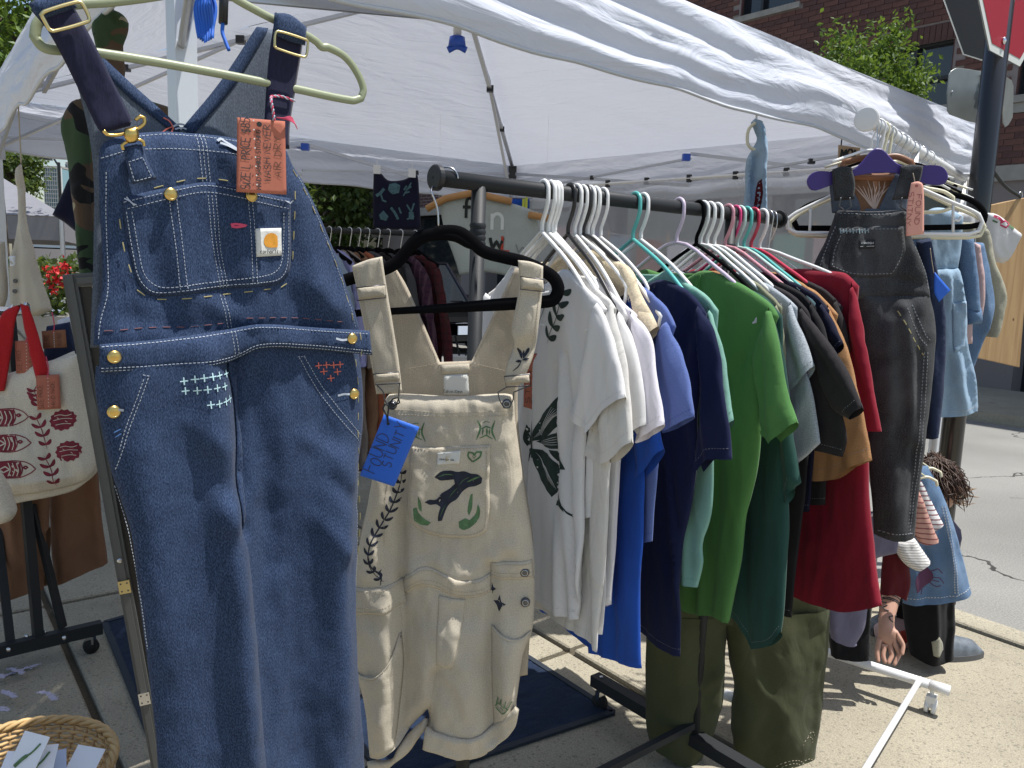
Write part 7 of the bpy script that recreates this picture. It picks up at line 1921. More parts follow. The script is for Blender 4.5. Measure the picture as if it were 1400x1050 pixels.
plate([(1374, 106), (1380, 108), (1385, 118), (1384, 160), (1378, 171), (1371, 168), (1371, 112)], 3.2, 34, 'narrow edge on grey sign plate hung right of the pole', 'sign_back')
tb_ = P(1374, 96, 3.2)
mm = MB(); mm.box(P(1381, 82, 3.25), .02, .02, .06); 
# plywood board on a rope
WBp = Plane(P(1366, 380, 4.05)[:2], 60)
wbd = thing('plywood_board', 'bare plywood board hung by rope beside the sign pole', 'board', WBp.w([WBp.at(1360, 495)])[0])
key = [(1336, 284), (1372, 276), (1412, 268), (1404, 360), (1392, 502), (1334, 489)]
bo2 = board(WBp, key, .014, 'panel', 'plywood', wbd)
for x, y in ((1395, 270), (1348, 280)):
    mm = MB(); mm.tube([WBp.w([WBp.at(x, y) + .016 * V(math.cos(t), math.sin(t)) + V(0, .012)], 0)[0] for t in np.linspace(0, 6.28, 14, endpoint=False)], .003, 6, closed=True); mm.build('eye_hook', 'steel', wbd, smooth=True)
rope_a = V(pb[0], pb[1], P(1350, 236, 3.45)[2])
mm = MB(); mm.tube(catmull([rope_a, (rope_a + WBp.w([WBp.at(1395, 270)])[0]) / 2 - V(0, 0, .02), WBp.w([WBp.at(1395, 269)])[0]], False, 6), .008, 8); mm.build('rope', 'ink_black', wbd, smooth=True)
mm = MB(); mm.tube(catmull([V(pb[0], pb[1], rope_a[2] + .02), WBp.w([WBp.at(1348, 272)])[0]], False, 6), .008, 8); mm.build('rope', 'ink_black', wbd, smooth=True)

# ------------------------------------------------------------------ camouflage jacket and dark cape behind the blue overalls
CP = Plane(P(140, 250, 1.98)[:2], 80)
cj, cjo = garment('camouflage_jacket', 'woodland camouflage jacket with bunched hood behind the blue overalls', 'jacket', CP, [
    ('body', [(112, 140), (150, 130), (240, 150), (300, 200), (320, 380), (250, 430), (128, 430), (116, 380), (112, 300), (106, 200)], 'camo', dict(Tf=.03)),
    ('sleeve', [(92, 172), (104, 146), (118, 136), (128, 170), (132, 260), (140, 372), (142, 420), (118, 420), (114, 330), (106, 260), (98, 210)], 'camo', dict(Tf=.035, off=.03, open_segs=(6,))),
    ('hood', [(130, 42), (142, 24), (154, 13), (168, 20), (176, 32), (172, 50), (166, 66), (168, 90), (166, 130), (140, 130), (142, 90), (136, 66)], 'camo', dict(Tf=.04, Tb=.03))], (180, 300), 'jackets inside the white canopy', 90,
    [(14, 6, .012, 90), (40, 20, .004, 93)], [(145, 40, 150, 120, .02, .03), (160, 30, 160, 110, .012, -.03), (150, 25, 165, 60, .01, .02), (125, 150, 130, 380, .02, .02)])
chp = CP.w([CP.at(154, 14)])[0]
mm = MB(); mm.tube(catmull([chp, chp + V(0, 0, .12), chp + V(.01, .1, .30), up(chp, 2.2) + V(.02, .12, 0)], False, 5), .003, 6); mm.build('hanging_loop', 'ink_black', cj, smooth=True)
garment('navy_cape', 'black navy garment with blanket stitched edge beside the camouflage sleeve', 'cape', Plane(P(95, 280, 2.15)[:2], 80), [('body', [(104, 232), (120, 250), (124, 330), (112, 322), (100, 314), (88, 304), (73, 294), (84, 270), (94, 246)], 'cloth_nightblue', dict(Tf=.02))], (98, 300), 'jackets inside the white canopy', 91)
# blue cord bundle and cord lock on the tent leg
cb = thing('cord_bundle', 'coiled bright blue cord hanging on the tent leg', 'cord', P(284, 60, 1.55))
for k in range(7):
    x = 270 + k * 3.6; pts = [P(284, -14, 1.55), P(x - 4, 6, 1.55 - .004 * k), P(x - 1, 34, 1.545), P(x + 2 - k * .6, 58 - abs(k - 3) * 2, 1.54), P(x + 5 - k, 40, 1.55), P(x + 3, 10, 1.555), P(286, -14, 1.55)]
    mm = MB(); mm.tube(catmull(pts, False, 5), .0038, 6); mm.build('cord_loop', 'cord_blue', cb, smooth=True)
mm = MB(); mm.tube(catmull([P(284, -14, 1.55), P(276, -40, 1.58), up(inw(TN), 2.15)], False, 4), .0038, 6); mm.build('cord_end', 'cord_blue', cb, smooth=True)
kc = thing('cord_lock', 'black toggle cord lock on a blue drawcord', 'cord', P(310, 68, 1.5))
mm = MB(); mm.tube([P(307, -30, 1.5), P(305, 32, 1.5)], .0085, 8); mm.build('toggle', 'plastic_black', kc, smooth=True)
mm = MB(); mm.tube(catmull([P(305, 30, 1.5), P(304, 44, 1.5), P(308, 56, 1.5), P(313, 69, 1.5)], False, 5), .0036, 6); mm.tube(catmull([P(307, -28, 1.5), P(304, -60, 1.52), up(inw(TN), 2.18)], False, 4), .0036, 6); mm.build('cord', 'cord_blue', kc, smooth=True)

# ------------------------------------------------------------------ leaning mirror
mt_ = P(86, 376, 1.78); gb = G(218, 1105, 0.0)
MD = (mt_ - gb); ML = np.linalg.norm(MD); MU = MD / ML
ME = V(.93, .36, 0); ME = ME - MU * np.dot(ME, MU); ME /= np.linalg.norm(ME); MN = np.cross(ME, MU)
if MN[1] > 0: MN = -MN
mr = thing('floor_mirror', 'dark grey framed full length mirror leaning beside the blue overalls', 'mirror', gnd(gb))
MWd = .42
def MP(a, b, d=0): return gb + ME * a + MU * b + MN * d
mm = MB()
fr = []
for (a0, b0, a1, b1) in ((0.014, 0, .014, ML), (MWd - .014, 0, MWd - .014, ML), (.028, ML - .014, MWd - .028, ML - .014), (.028, .014, MWd - .028, .014)):
    q = MB(); q.bar(MP(a0, b0), MP(a1, b1), .028, .024, MN); q.bar(MP(a0, b0, .014), MP(a1, b1, .014), .014, .008, MN); q.build('frame_rail', 'mirror_frame', mr)
q = MB(); q.bar(MP(.040, .03, -.012), MP(.040, ML - .03, -.012), .026, .02, MN); q.build('inner_strip', 'plastic_black', mr)
q = MB(); q.add([MP(.028, .028, -.006), MP(MWd - .028, .028, -.006), MP(MWd - .028, ML - .028, -.006), MP(.028, ML - .028, -.006)], [[0, 1, 2, 3]]); q.build('glass', 'mirror_glass', mr)
q = MB(); q.box(MP(MWd / 2, ML / 2, -.016), MWd - .02, ML - .02, .012, ME, MU, MN); q.build('backboard', 'plastic_black', mr)
def mirpt(px, py):
    best = min(np.linspace(0, ML, 400), key=lambda b: abs(proj(MP(.03, b))[1] - py)); return best
for py in (796, 948):
    b = mirpt(176, py)
    q = MB(); q.box(MP(.014, b, .018), .026, .034, .006, ME, MU, MN); pl2 = q.build('hinge_plate', 'brass_pale' if py < 900 else 'steel', mr)
    for da, db in ((-.007, -.01), (.007, -.01), (-.007, .01), (.007, .01)):
        q = MB(); q.disc(MP(.014 + da, b + db, .021), MN, .0022, .001, 8); q.build('screw', 'pewter', pl2)
b = mirpt(160, 760); q = MB(); q.disc(MP(.014, b, .018), MN, .006, .004, 10, .002); q.build('bolt', 'steel', mr)
# rear stand leg
q = MB(); q.bar(MP(MWd / 2, ML * .8, -.03), gnd(gb + V(.2, .55, 0)), .025, .02); q.build('rear_leg', 'mirror_frame', mr)

# ------------------------------------------------------------------ left rack: tote bag, jackets, skirts
TP = Plane(P(35, 560, 2.66)[:2], 78)
tt_, tto = garment('tote_bag', 'cream canvas tote bag printed with maroon fish and leaves, red straps', 'bag', TP, [
    ('back_sheet', [(-60, 524), (20, 512), (100, 480), (112, 520), (126, 600), (134, 640), (112, 664), (90, 676), (20, 690), (-60, 706)], 'cloth_tote', dict(Tf=.006, off=-.02)),
    ('body', [(-70, 520), (0, 513), (50, 498), (110, 482), (118, 530), (128, 600), (133, 634), (118, 656), (60, 672), (10, 678), (-70, 688)], 'cloth_tote', dict(Tf=.028, Tb=.02, ew=.06))], (40, 600), 'bags on the chrome rack', 95, fl=[(100, 600, 125, 650, .03, .01), (60, 520, 80, 640, .03, -.008), (20, 660, 100, 650, .012, .008)])
ts_ = tto[1][0]; tb_o = tto[1][1]
def fish(x, y, k=1.0):
    patch(ts_, [(x - 70, y + 2), (x - 50, y - 9), (x - 24, y - 11), (x - 19, y - 10), (x - 17, y + 6), (x - 22, y + 10), (x - 45, y + 10)], 'fish_print', 'ink_maroon', tb_o, .0006, rim=False)
    strokes(ts_, [([(x - 50, y - 10), (x - 20, y - 12), (x - 6, y - 8), (x + 2, y - 1), (x - 6, y + 5), (x - 22, y + 11), (x - 50, y + 11)], .0035), ([(x - 19, y - 11), (x - 16, y), (x - 20, y + 10)], .0035), ([(x - 12, y - 5), (x - 9, y - 3), (x - 12, y - 1), (x - 15, y - 3), (x - 12, y - 5)], .005)], 'fish_outline', 'ink_maroon', tb_o, th=.001)
    strokes(ts_, [([(x - 36 + j * 6, y - 9), (x - 33 + j * 6, y), (x - 36 + j * 6, y + 9)], .003) for j in range(3)] + [([(x - 48, y), (x - 40, y - 4), (x - 34, y), (x - 42, y + 4), (x - 48, y)], .004)], 'fish_stripes', 'cloth_tote', tb_o, th=.0014)
fish(41, 569); fish(45, 604); fish(52, 639)
def branch(x0, y0, x1, y1):
    sprig(ts_, [(x1, y1), ((x0 + x1) / 2 + 2, (y0 + y1) / 2), (x0, y0)], 4, .034, 'ink_maroon', tb_o, .012, .003, 48, 'branch_print')
branch(50, 530, 56, 556); branch(52, 565, 68, 612); branch(64, 620, 80, 664)
for cx, cy in ((90, 572), (98, 614)):
    k_ = [(cx + (17 + 2.2 * (i % 2)) * math.cos(a) * 1.0, cy + (13 + 2 * (i % 2)) * math.sin(a) - .12 * (17 * math.cos(a))) for i, a in enumerate(np.linspace(0, 2 * math.pi, 26, endpoint=False))]
    patch(ts_, k_, 'stamp_print', 'ink_maroon', tb_o, .0008, spacing=.008, rim=False, corner=20)
    strokes(ts_, [([(cx - 12, cy - 5), (cx - 4, cy - 7), (cx + 4, cy - 6), (cx + 12, cy - 8)], .0022), ([(cx - 13, cy + 1), (cx, cy - 2), (cx + 13, cy - 2)], .002), ([(cx - 10, cy + 7), (cx, cy + 5), (cx + 11, cy + 5)], .0022), ([(cx - 8, cy - 3), (cx - 5, cy - 1)], .002), ([(cx + 3, cy + 1), (cx + 6, cy + 3)], .002)], 'stamp_lines', 'cloth_tote', tb_o, th=.0016)
for key in ([(8, 428), (24, 418), (34, 416), (26, 440), (20, 480), (12, 532), (0, 534), (-20, 534), (-10, 480)], [(32, 414), (44, 418), (52, 440), (66, 486), (74, 520), (62, 526), (54, 516), (44, 476), (36, 440)]):
    s = Surf(TP, key, .012, .004, .004, .01, base=folds(TP, [], [(20, 6, .008, 97)]), off=.03); s.build('strap', 'cloth_red', tt_)
def ctag(x0, y0, x1, y1, label, d=.05, pl=TP, mat='card_terracotta', rot=0):
    t = thing('price_tag', label, 'price tag', pl.w([pl.at((x0 + x1) / 2, y1)])[0])
    key = [(x0, y0), (x1, y0 - 2), (x1 + 2, y1 - 2), (x0 + 2, y1)]
    s = Surf(pl, key, .02, 0, 0, .01, off=d); o = patch(s, key, 'card', mat, t, .001)
    sc = np.linalg.norm(pl.at(101, 500) - pl.at(100, 500)); w_ = x1 - x0; h_ = y1 - y0
    strokes(s, letters('SIZE PRICE', pl.at(x0 + w_ * .34, y1 - 2), V(0, 1) * sc, V(-1, 0) * sc, h_ * .075, w_ * .22, gap=.2) + letters('HAND MADE', pl.at(x0 + w_ * .85, y1 - 4), V(0, 1) * sc, V(-1, 0) * sc, h_ * .08, w_ * .18, gap=.2, seed=6), 'handwriting', 'pen_brown', o, w=.0014, th=.0016, px=False, smooth=False)
    mm = MB()
    for k in range(9): mm.disc(pl.w([pl.at(x0 + w_ * .52 + k * .1, y0 + h_ * (k + .7) / 9.8)], d + .0012)[0], pl.n, .0016, .0006, 6)
    mm.build('punched_dots', 'label_white', o)
    wire([((x0 + x1) / 2, y0 + 4), ((x0 + x1) / 2 + 1, y0 - 10), ((x0 + x1) / 2 - 2, y0 - 26)], .0016, 'string', 'thread_pink', t, pl, d)
ctag(57, 511, 88, 557, 'terracotta card tag in front of the fish tote bag')
ctag(22, 466, 52, 510, 'terracotta card tag between the red straps', .01)
ctag(86, 508, 110, 522, 'terracotta card tag behind the tote bag corner', -.03)
garment('denim_jeans', 'dark blue jeans folded on the chrome rack beside the mirror', 'jeans', Plane(P(92, 480, 2.75)[:2], 78), [('waist', [(64, 446), (96, 440), (108, 500), (112, 640), (60, 640), (58, 500)], 'denim_navy', {})], (90, 500), 'clothes on the chrome rack', 98)
ctag(60, 452, 92, 476, 'brown card tag with white speckles on the dark jeans', .02, Plane(P(92, 480, 2.70)[:2], 78), 'card_brown')
wpap = Plane(P(88, 445, 2.9)[:2], 82)
pp = thing('paper_sheet', 'white paper sheet tucked behind the mirror frame', 'paper', wpap.w([wpap.at(90, 452)])[0]); s = Surf(wpap, [(78, 438), (96, 432), (100, 450), (80, 450)], .02, 0, 0, .01); patch(s, [(78, 438), (96, 432), (100, 450), (80, 450)], 'sheet', 'card_white', pp, .001)
gj, gjo = garment('linen_jacket', 'pale stone linen jacket hanging by its collar above the chrome rack', 'jacket', Plane(P(45, 330, 3.4)[:2], 82), [
    ('body', [(23, 234), (30, 222), (36, 260), (40, 300), (52, 350), (62, 390), (72, 424), (50, 432), (28, 428), (14, 420), (14, 360), (22, 320), (26, 280)], 'cloth_linen', dict(Tf=.03)),
    ('sleeve', [(-6, 330), (6, 330), (10, 400), (6, 420), (-12, 420)], 'cloth_linen', dict(Tf=.03))], (40, 360), 'clothes on the chrome rack', 99, fl=[(36, 270, 44, 420, .03, .03), (30, 260, 28, 420, .02, -.02), (50, 350, 62, 420, .02, .02)])
jp = Plane(P(45, 330, 3.4)[:2], 82)
jt = jp.w([jp.at(29, 224)])[0]
mm = MB(); mm.tube(catmull([jt, jt + V(0, 0, .1), up(jt, 2.12)], False, 4), .003, 6); mm.build('hanging_loop', 'thread_tan', gj, smooth=True)
for x, y in ((24, 384), (23, 398)):
    mm = MB(); mm.disc(jp.w([jp.at(x, y)], gjo[0][0].front(jp.at(x, y))[0])[0], jp.n, .009, .004, 12); mm.build('button', 'pewter', gj)
patch(gjo[0][0], [(14, 350), (24, 350), (24, 364), (14, 364)], 'paper_label', 'card_white', gjo[0][1], .001)
garment('skirt', 'long brown canvas skirt hanging at the back of the left rack', 'skirt', Plane(P(100, 700, 2.98)[:2], 80), [('body', [(70, 640), (132, 620), (138, 700), (147, 770), (118, 782), (76, 797), (70, 720)], 'cloth_brown', dict(Tf=.03, open_segs=(3, 4)))], (110, 720), 'clothes on the chrome rack', 100, fl=[(90, 650, 92, 790, .03, .03), (120, 650, 126, 780, .03, -.02)])
garment('skirt', 'dark brown wool skirt below the tote bag', 'skirt', Plane(P(20, 740, 2.86)[:2], 80), [('body', [(-60, 650), (66, 640), (68, 720), (64, 802), (30, 812), (0, 820), (-60, 826)], 'cloth_brown', dict(Tf=.03, open_segs=(2, 3, 4)))], (20, 740), 'clothes on the chrome rack', 101, fl=[(20, 660, 22, 810, .03, .02)])
garment('tote_bag', 'plain cream tote bag hanging low at the frame edge', 'bag', Plane(P(0, 680, 2.4)[:2], 80), [('body', [(-60, 640), (-4, 640), (8, 660), (20, 690), (22, 702), (10, 714), (-60, 730)], 'cloth_tote', dict(Tf=.04, Tb=.03))], (0, 690), 'bags on the chrome rack', 102)
bgp = Plane(P(0, 680, 2.4)[:2], 80)
for k in range(9):
    c = LA + LDv * (.04 + k * .07); hh = thing('clothes_hanger', 'grey hanger with %s hook crowded on the chrome rack' % ('black' if k % 2 else 'chrome'), 'hanger', c - V(0, 0, .08), 'hangers crowded on the chrome rack')
    e_ = -LDv[1] * V(1, 0, 0) + LDv[0] * V(0, 1, 0)
    mm = MB(); mm.tube(catmull([c + e_ * (.02 * math.cos(t)) + V(0, 0, .02 * math.sin(t)) for t in np.linspace(3.4, -.2, 9)] + [c - V(0, 0, .04), c - V(0, 0, .06)], False, 3), .004, 6); mm.build('hook', 'plastic_black' if k % 2 else 'chrome', hh, smooth=True)
    mm = MB(); mm.tube(catmull([c - V(0, 0, .06) + e_ * x - V(0, 0, abs(x) * .4) for x in (-.22, -.1, 0, .1, .22)], False, 3), .006, 6); mm.build('frame', 'plastic_grey', hh, smooth=True)
# red blossom shrub in a planter
fp = P(78, 430, 6.2); fpg = gnd(fp)
pl_t = thing('flower_planter', 'concrete planter with red blossoms and green leaves', 'planter', fpg)
mm = MB(); mm.box(up(fp, fp[2] / 2), .8, .45, fp[2]); mm.build('box', 'planter', pl_t)
rg = np.random.RandomState(12)
n = 900; c = np.stack([fp[0] + rg.normal(0, .17, n), fp[1] + rg.normal(0, .13, n), fp[2] + .02 + rg.rand(n) * .42], 1)
ax = rg.normal(size=(n, 3)); ax /= np.linalg.norm(ax, axis=1)[:, None]; bx = np.cross(ax, rg.normal(size=(n, 3))); bx /= np.linalg.norm(bx, axis=1)[:, None]
vs = np.stack([c, c + ax * .035 + bx * .015, c + ax * .07, c + ax * .035 - bx * .015], 1).reshape(-1, 3); mesh_obj('foliage', vs, np.arange(4 * n).reshape(-1, 4).tolist(), 'leaf_dull', pl_t, smooth=False)
for k in range(12):
    x, y = [(86, 366), (74, 380), (80, 384), (70, 372), (78, 398), (92, 374), (66, 382), (84, 390), (72, 390), (88, 380), (76, 372), (64, 368)][k]
    m_ = 40 if k == 0 else 14; r_ = .04 if k == 0 else .022
    c = P(x, y, 5.95) + rg.normal(0, r_ * .6, (m_, 3)); ax = rg.normal(size=(m_, 3)); ax /= np.linalg.norm(ax, axis=1)[:, None]; bx = np.cross(ax, rg.normal(size=(m_, 3)))
    vs = np.stack([c, c + ax * .015 + bx * .01, c + ax * .03, c + ax * .015 - bx * .01], 1).reshape(-1, 3); mesh_obj('blossom', vs, np.arange(4 * m_).reshape(-1, 4).tolist(), 'petal_red', pl_t, smooth=False)

# ------------------------------------------------------------------ wicker basket with cards on a crate
bc = P(20, 1052, 1.22); BR = .138
bk_t = thing('wicker_basket', 'round honey coloured wicker basket holding small printed cards', 'basket', bc - V(0, 0, .10))
NR = 15; ang = np.linspace(0, 2 * math.pi, 132, endpoint=False)
def brad(h): return BR * (.52 + .48 * (h ** .6))
mm = MB()
for k in range(NR):
    h = (k + .5) / NR
    r = brad(h) + .0022 * np.cos(ang * 33 + (k % 2) * math.pi)
    mm.tube(np.stack([bc[0] + r * np.cos(ang), bc[1] + r * np.sin(ang), np.full_like(ang, bc[2] - .10 * (1 - h))], 1), .0030, 5, closed=True)
mm.build('weave', 'wicker', bk_t, smooth=True)
mm = MB()
for k in range(33):
    a = 2 * math.pi * k / 33 + math.pi / 33
    mm.tube([V(bc[0] + brad(h) * math.cos(a), bc[1] + brad(h) * math.sin(a), bc[2] - .10 * (1 - h)) for h in np.linspace(0, 1, 7)], .0024, 5)
mm.build('stakes', 'wicker_dark', bk_t, smooth=True)
mm = MB()
for j in range(3):
    th = ang * 1.0; rr_ = BR + .004 * np.cos(ang * 14 + j * 2.1)
    mm.tube(np.stack([bc[0] + rr_ * np.cos(ang), bc[1] + rr_ * np.sin(ang), bc[2] + .004 * np.sin(ang * 14 + j * 2.1)], 1), .0042, 6, closed=True)
mm.build('rim', 'wicker', bk_t, smooth=True)
mm = MB(); mm.disc(bc - V(0, 0, .100), V(0, 0, 1), BR * .54, .004, 30); mm.build('bottom', 'wicker_dark', bk_t)
for k, (x, y, dd, rot, el) in enumerate(((34, 1040, 1.17, -.3, .9), (48, 1054, 1.17, .25, .6), (66, 1060, 1.19, .5, .5), (108, 1056, 1.20, -.2, .7), (20, 1062, 1.16, .1, .6))):
    c = P(x, y, dd); e1 = V(math.cos(rot), math.sin(rot), 0); e2 = V(-math.sin(rot) * math.cos(el), math.cos(rot) * math.cos(el), math.sin(el))
    t = thing('printed_card', ('small white card with green sprig standing in the basket', 'white card with curled green print lying in the basket', 'pale blue blank card at the basket front', 'white card at the basket\'s far side', 'white card corner at the basket\'s near side')[k], 'card', c - e2 * .04)
    mm = MB(); mm.box(c, .048, .0008, .075, e1, np.cross(e1, e2), e2); o = mm.build('card', 'card_white' if k != 2 else 'card_paleblue', t)
    if k < 2:
        nrm = np.cross(e1, e2); nrm = nrm if nrm[1] < 0 else -nrm
        mm = MB(); mm.tube(catmull([c + nrm * .001 + e1 * a + e2 * b for a, b in ((-.012, -.01), (-.004, .002), (.006, .012), (.014, .026))], False, 5), [.003] * 8 + [.0015] * 8, 5); mm.build('sprig_print', 'ink_green', o, smooth=True)
ct = thing('wooden_stool', 'worn brown wooden stool under the wicker basket', 'stool', gnd(bc))
tz = bc[2] - .104
mm = MB(); mm.box(up(bc, tz - .012) + V(-.02, -.0, 0), .30, .34, .024, V(.9, .43, 0) / np.linalg.norm(V(.9, .43, 0)), V(-.43, .9, 0) / np.linalg.norm(V(-.43, .9, 0))); mm.build('seat', 'wood_grey', ct)
for a, b in ((-1, -1), (1, -1), (1, 1), (-1, 1)):
    q = gnd(bc) + V(-.02 + a * .085, b * .12, 0); mm = MB(); mm.bar(q, up(q, tz - .024), .03, .03); mm.build('leg', 'wood_grey', ct)

# ------------------------------------------------------------------ things hung at the far side of the canopy
AP = Plane(P(542, 270, 5.6)[:2], 75)
at, ao = garment('printed_apron', 'dark navy apron with teal plant prints clipped under the far canopy edge', 'apron', AP, [('body', [(511, 232), (520, 236), (530, 246), (544, 247), (556, 244), (566, 236), (571, 240), (574, 280), (576, 314), (540, 314), (510, 312), (510, 270)], 'cloth_nightblue', dict(Tf=.012, spacing=.025))], (543, 290), 'goods hung under the canopy', 110)
asf = ao[0][0]
strokes(asf, [([(514, 268), (520, 264), (525, 258)], .02), ([(520, 264), (523, 274), (528, 276)], .012), ([(551, 268), (556, 260), (562, 250)], .008), ([(553, 264), (560, 262)], .012), ([(555, 260), (562, 255)], .012), ([(552, 260), (556, 254)], .012), ([(534, 284), (540, 292), (544, 300)], .018), ([(548, 292), (545, 284)], .012), ([(556, 280), (562, 290), (566, 278)], .012), ([(562, 290), (562, 300)], .035), ([(556, 300), (566, 296)], .012)], 'plant_print', 'ink_teal', ao[0][1], th=.002)
for key in ([(532, 252), (540, 250), (547, 254), (545, 264), (536, 266), (530, 260)], [(518, 294), (524, 288), (531, 296), (528, 302), (520, 300)]): patch(asf, key, 'blossom_print', 'ink_teal', ao[0][1], .002, rim=False, spacing=.03)
for x, y in ((515, 232), (563, 237)):
    c = AP.w([AP.at(x, y)], .01)[0]; mm = MB(); mm.box(c, .05, .02, .06, AP.e, AP.n); k_ = mm.build('clip', 'plastic_white', at)
    mm = MB(); mm.tube([c + V(0, 0, .02), up(c, 2.2)], .003, 5); mm.build('clip_cord', 'plastic_white', k_)
# fabric banner on a dowel
BN = Plane(P(668, 310, 4.4)[:2], 100)
bn, bno = garment('fabric_banner', 'grey green fabric banner with painted letters hung on a wooden dowel', 'banner', BN, [('cloth', [(601, 276), (632, 268), (668, 272), (700, 278), (736, 290), (735, 330), (733, 384), (700, 378), (660, 372), (628, 376), (620, 350), (606, 310)], 'cloth_greybanner', dict(Tf=.01, spacing=.02, ew=.02))], (668, 370), 'goods hung under the canopy', 111)
bsf = bno[0][0]; scB = np.linalg.norm(BN.at(669, 310) - BN.at(668, 310))
def ban(txt, x, y, cw, h, mat, w): strokes(bsf, letters(txt, BN.at(x, y), V(1, 0) * scB, V(0, 1) * scB, cw, h, jit=0), 'painted_letters', mat, bno[0][1], w=w, th=.003, px=False)
ban('f', 632, 298, 14, 26, 'ink_black', .018); ban('n', 671, 314, 18, 30, 'ink_white', .018); ban('s', 632, 330, 10, 18, 'ink_black', .014); ban('w', 670, 341, 18, 22, 'ink_black', .018); ban('L', 687, 344, 11, 20, 'ink_red', .016); ban('w', 706, 346, 18, 16, 'thread_grey', .006)
mm = MB(); mm.tube(BN.w(BN.pts([(585, 286), (610, 272), (648, 264), (700, 276)]), .02), .02, 8); mm.build('dowel', 'wood_dowel', bn, smooth=True)
mm = MB(); mm.tube(BN.w(BN.pts([(724, 294), (752, 299)]), .03), .02, 8); mm.build('dowel_end', 'wood_dowel', bn, smooth=True)
for x, y in ((600, 276), (745, 296)):
    c = BN.w([BN.at(x, y)])[0]; mm = MB(); mm.tube([c, up(c, 2.3)], .0008, 4); mm.build('cord', 'plastic_white', bn)
bl = Plane(P(700, 280, 6.4)[:2], 95)
bu = thing('cloth_strip', 'royal blue cloth strip pegged behind the fabric banner', 'cloth', bl.w([bl.at(700, 284)])[0]); s = Surf(bl, [(665, 270), (724, 272), (724, 285), (690, 284), (665, 280)], .03, .01, .01, .02); s.build('cloth', 'tee_royal', bu)
mm = MB(); mm.tube(bl.w(bl.pts([(660, 270), (728, 271)])), .004, 5); mm.build('line', 'thread_grey', bu)
for x in (665, 724):
    c = bl.w([bl.at(x, 271)])[0]; mm = MB(); mm.tube([c, up(c, 2.2)], .0015, 5); mm.build('cord', 'plastic_white', bu)
mm = MB(); mm.box(bl.w([bl.at(716, 280)], .03)[0], .02, .02, .09); mm.box(bl.w([bl.at(720, 278)], .03)[0], .02, .02, .09); mm.build('peg', 'peg_yellow', bu)
# clear plastic side wall with pastel bunting behind it
A_ = up(inw(TF, .12), 0) + (TR - TF) * .06; B_ = up(inw(TR, .12), 0) - (TR - TF) * .10
Lw = np.linalg.norm(B_ - A_); ew = (B_ - A_) / Lw; nw = np.cross(ew, V(0, 0, 1))
pw = thing('side_wall', 'clear plastic side wall hung from the far canopy edge', 'wall', gnd((A_ + B_) / 2))
u, h = np.meshgrid(np.linspace(0, 1, 60), np.linspace(0, 1, 24)); u = u.ravel(); h = h.ravel()
vs = A_ + (u * Lw)[:, None] * ew + nw * (.05 * fbm(u * 9, h * 1.5, 5))[:, None]; vs[:, 2] = .05 + (2.12 - .05) * h
mesh_obj('sheet', vs, [[j * 60 + i, j * 60 + i + 1, (j + 1) * 60 + i + 1, (j + 1) * 60 + i] for j in range(23) for i in range(59)], 'plastic_sheet', pw)
mm = MB()
for k in range(8): mm.box(A_ + ew * Lw * (k + .3) / 8 + V(0, 0, 2.12), .03, .02, .05, ew, nw)
mm.build('wall_clips', 'plastic_black', pw); pw.children[-1]['kind'] = 'stuff'
mm = MB(); mm.tube([A_ + V(0, 0, 2.12), B_ + V(0, 0, 2.12)], .012, 6); mm.build('top_hem', 'plastic_white', pw)
buw = thing('bunting', 'faded pastel cloth bunting pegged outside the plastic wall', 'bunting', A_ + nw * -.3 + V(0, 0, 1.5))
so = -.3 if np.dot(nw, V(0, 1, 0)) < 0 else .3
c0 = A_ + nw * so; c1 = B_ + nw * so
mm = MB(); mm.tube(catmull([up(c0, 1.86), up((c0 + c1) / 2, 1.72), up(c1, 1.86)], False, 8), .005, 5); mm.build('line', 'thread_grey', buw)
cols = ['cloth_pinkdust', 'cloth_lavender', 'cloth_dustyblue', 'cloth_rust', 'tee_lilac_white', 'cloth_pinkdust', 'cloth_dustyblue', 'tee_mint', 'cloth_pinkdust', 'cloth_lavender']
for k in range(10):
    p = c0 + (c1 - c0) * (k + .15) / 10; q = c0 + (c1 - c0) * (k + .95) / 10; zt = 1.86 - .14 * math.sin(math.pi * (k + .5) / 10)
    mm = MB(); mm.add([up(p, zt), up(p, zt - .30), up((p + q) / 2, zt - .34), up(q, zt - .30), up(q, zt)], [[0, 1, 2, 3, 4]]); f_ = mm.build('flag', cols[k], buw)
    mm = MB(); mm.box(up(p, zt + .01), .012, .012, .07); mm.build('peg', 'wood_dowel', f_)
# denim shorts on a white hanger tied under the front valance
DP = Plane(P(1034, 230, 2.95)[:2], 92)
ds, dso = garment('denim_shorts', 'washed denim shorts bunched on a white plastic hanger under the valance', 'shorts', DP, [('body', [(1026, 168), (1032, 162), (1042, 166), (1048, 190), (1050, 215), (1046, 232), (1047, 262), (1049, 290), (1040, 296), (1026, 300), (1014, 298), (1018, 260), (1020, 220), (1028, 204), (1034, 190)], 'denim_light', dict(Tf=.03, Tb=.02))], (1034, 240), 'goods hung under the canopy', 112, [(30, 8, .012, 112), (60, 20, .004, 113)], [(1030, 215, 1026, 290, .012, -.03), (1040, 180, 1042, 290, .014, .03), (1036, 250, 1032, 300, .008, -.02)])
patch(dso[0][0], [(1034, 250), (1038, 246), (1038, 270), (1034, 298), (1029, 298), (1031, 270)], 'maroon_patch', 'tee_maroon', dso[0][1], .002)
wire([(1032, 168), (1022, 178), (1020, 195), (1024, 203), (1034, 207)], .006, 'hanger_end', 'plastic_cream', ds, DP, .02)
c = DP.w([DP.at(1034, 164)])[0]; mm = MB(); mm.tube([c, up(c, 2.25)], .004, 6); mm.build('hanging_cord', 'plastic_white', ds)
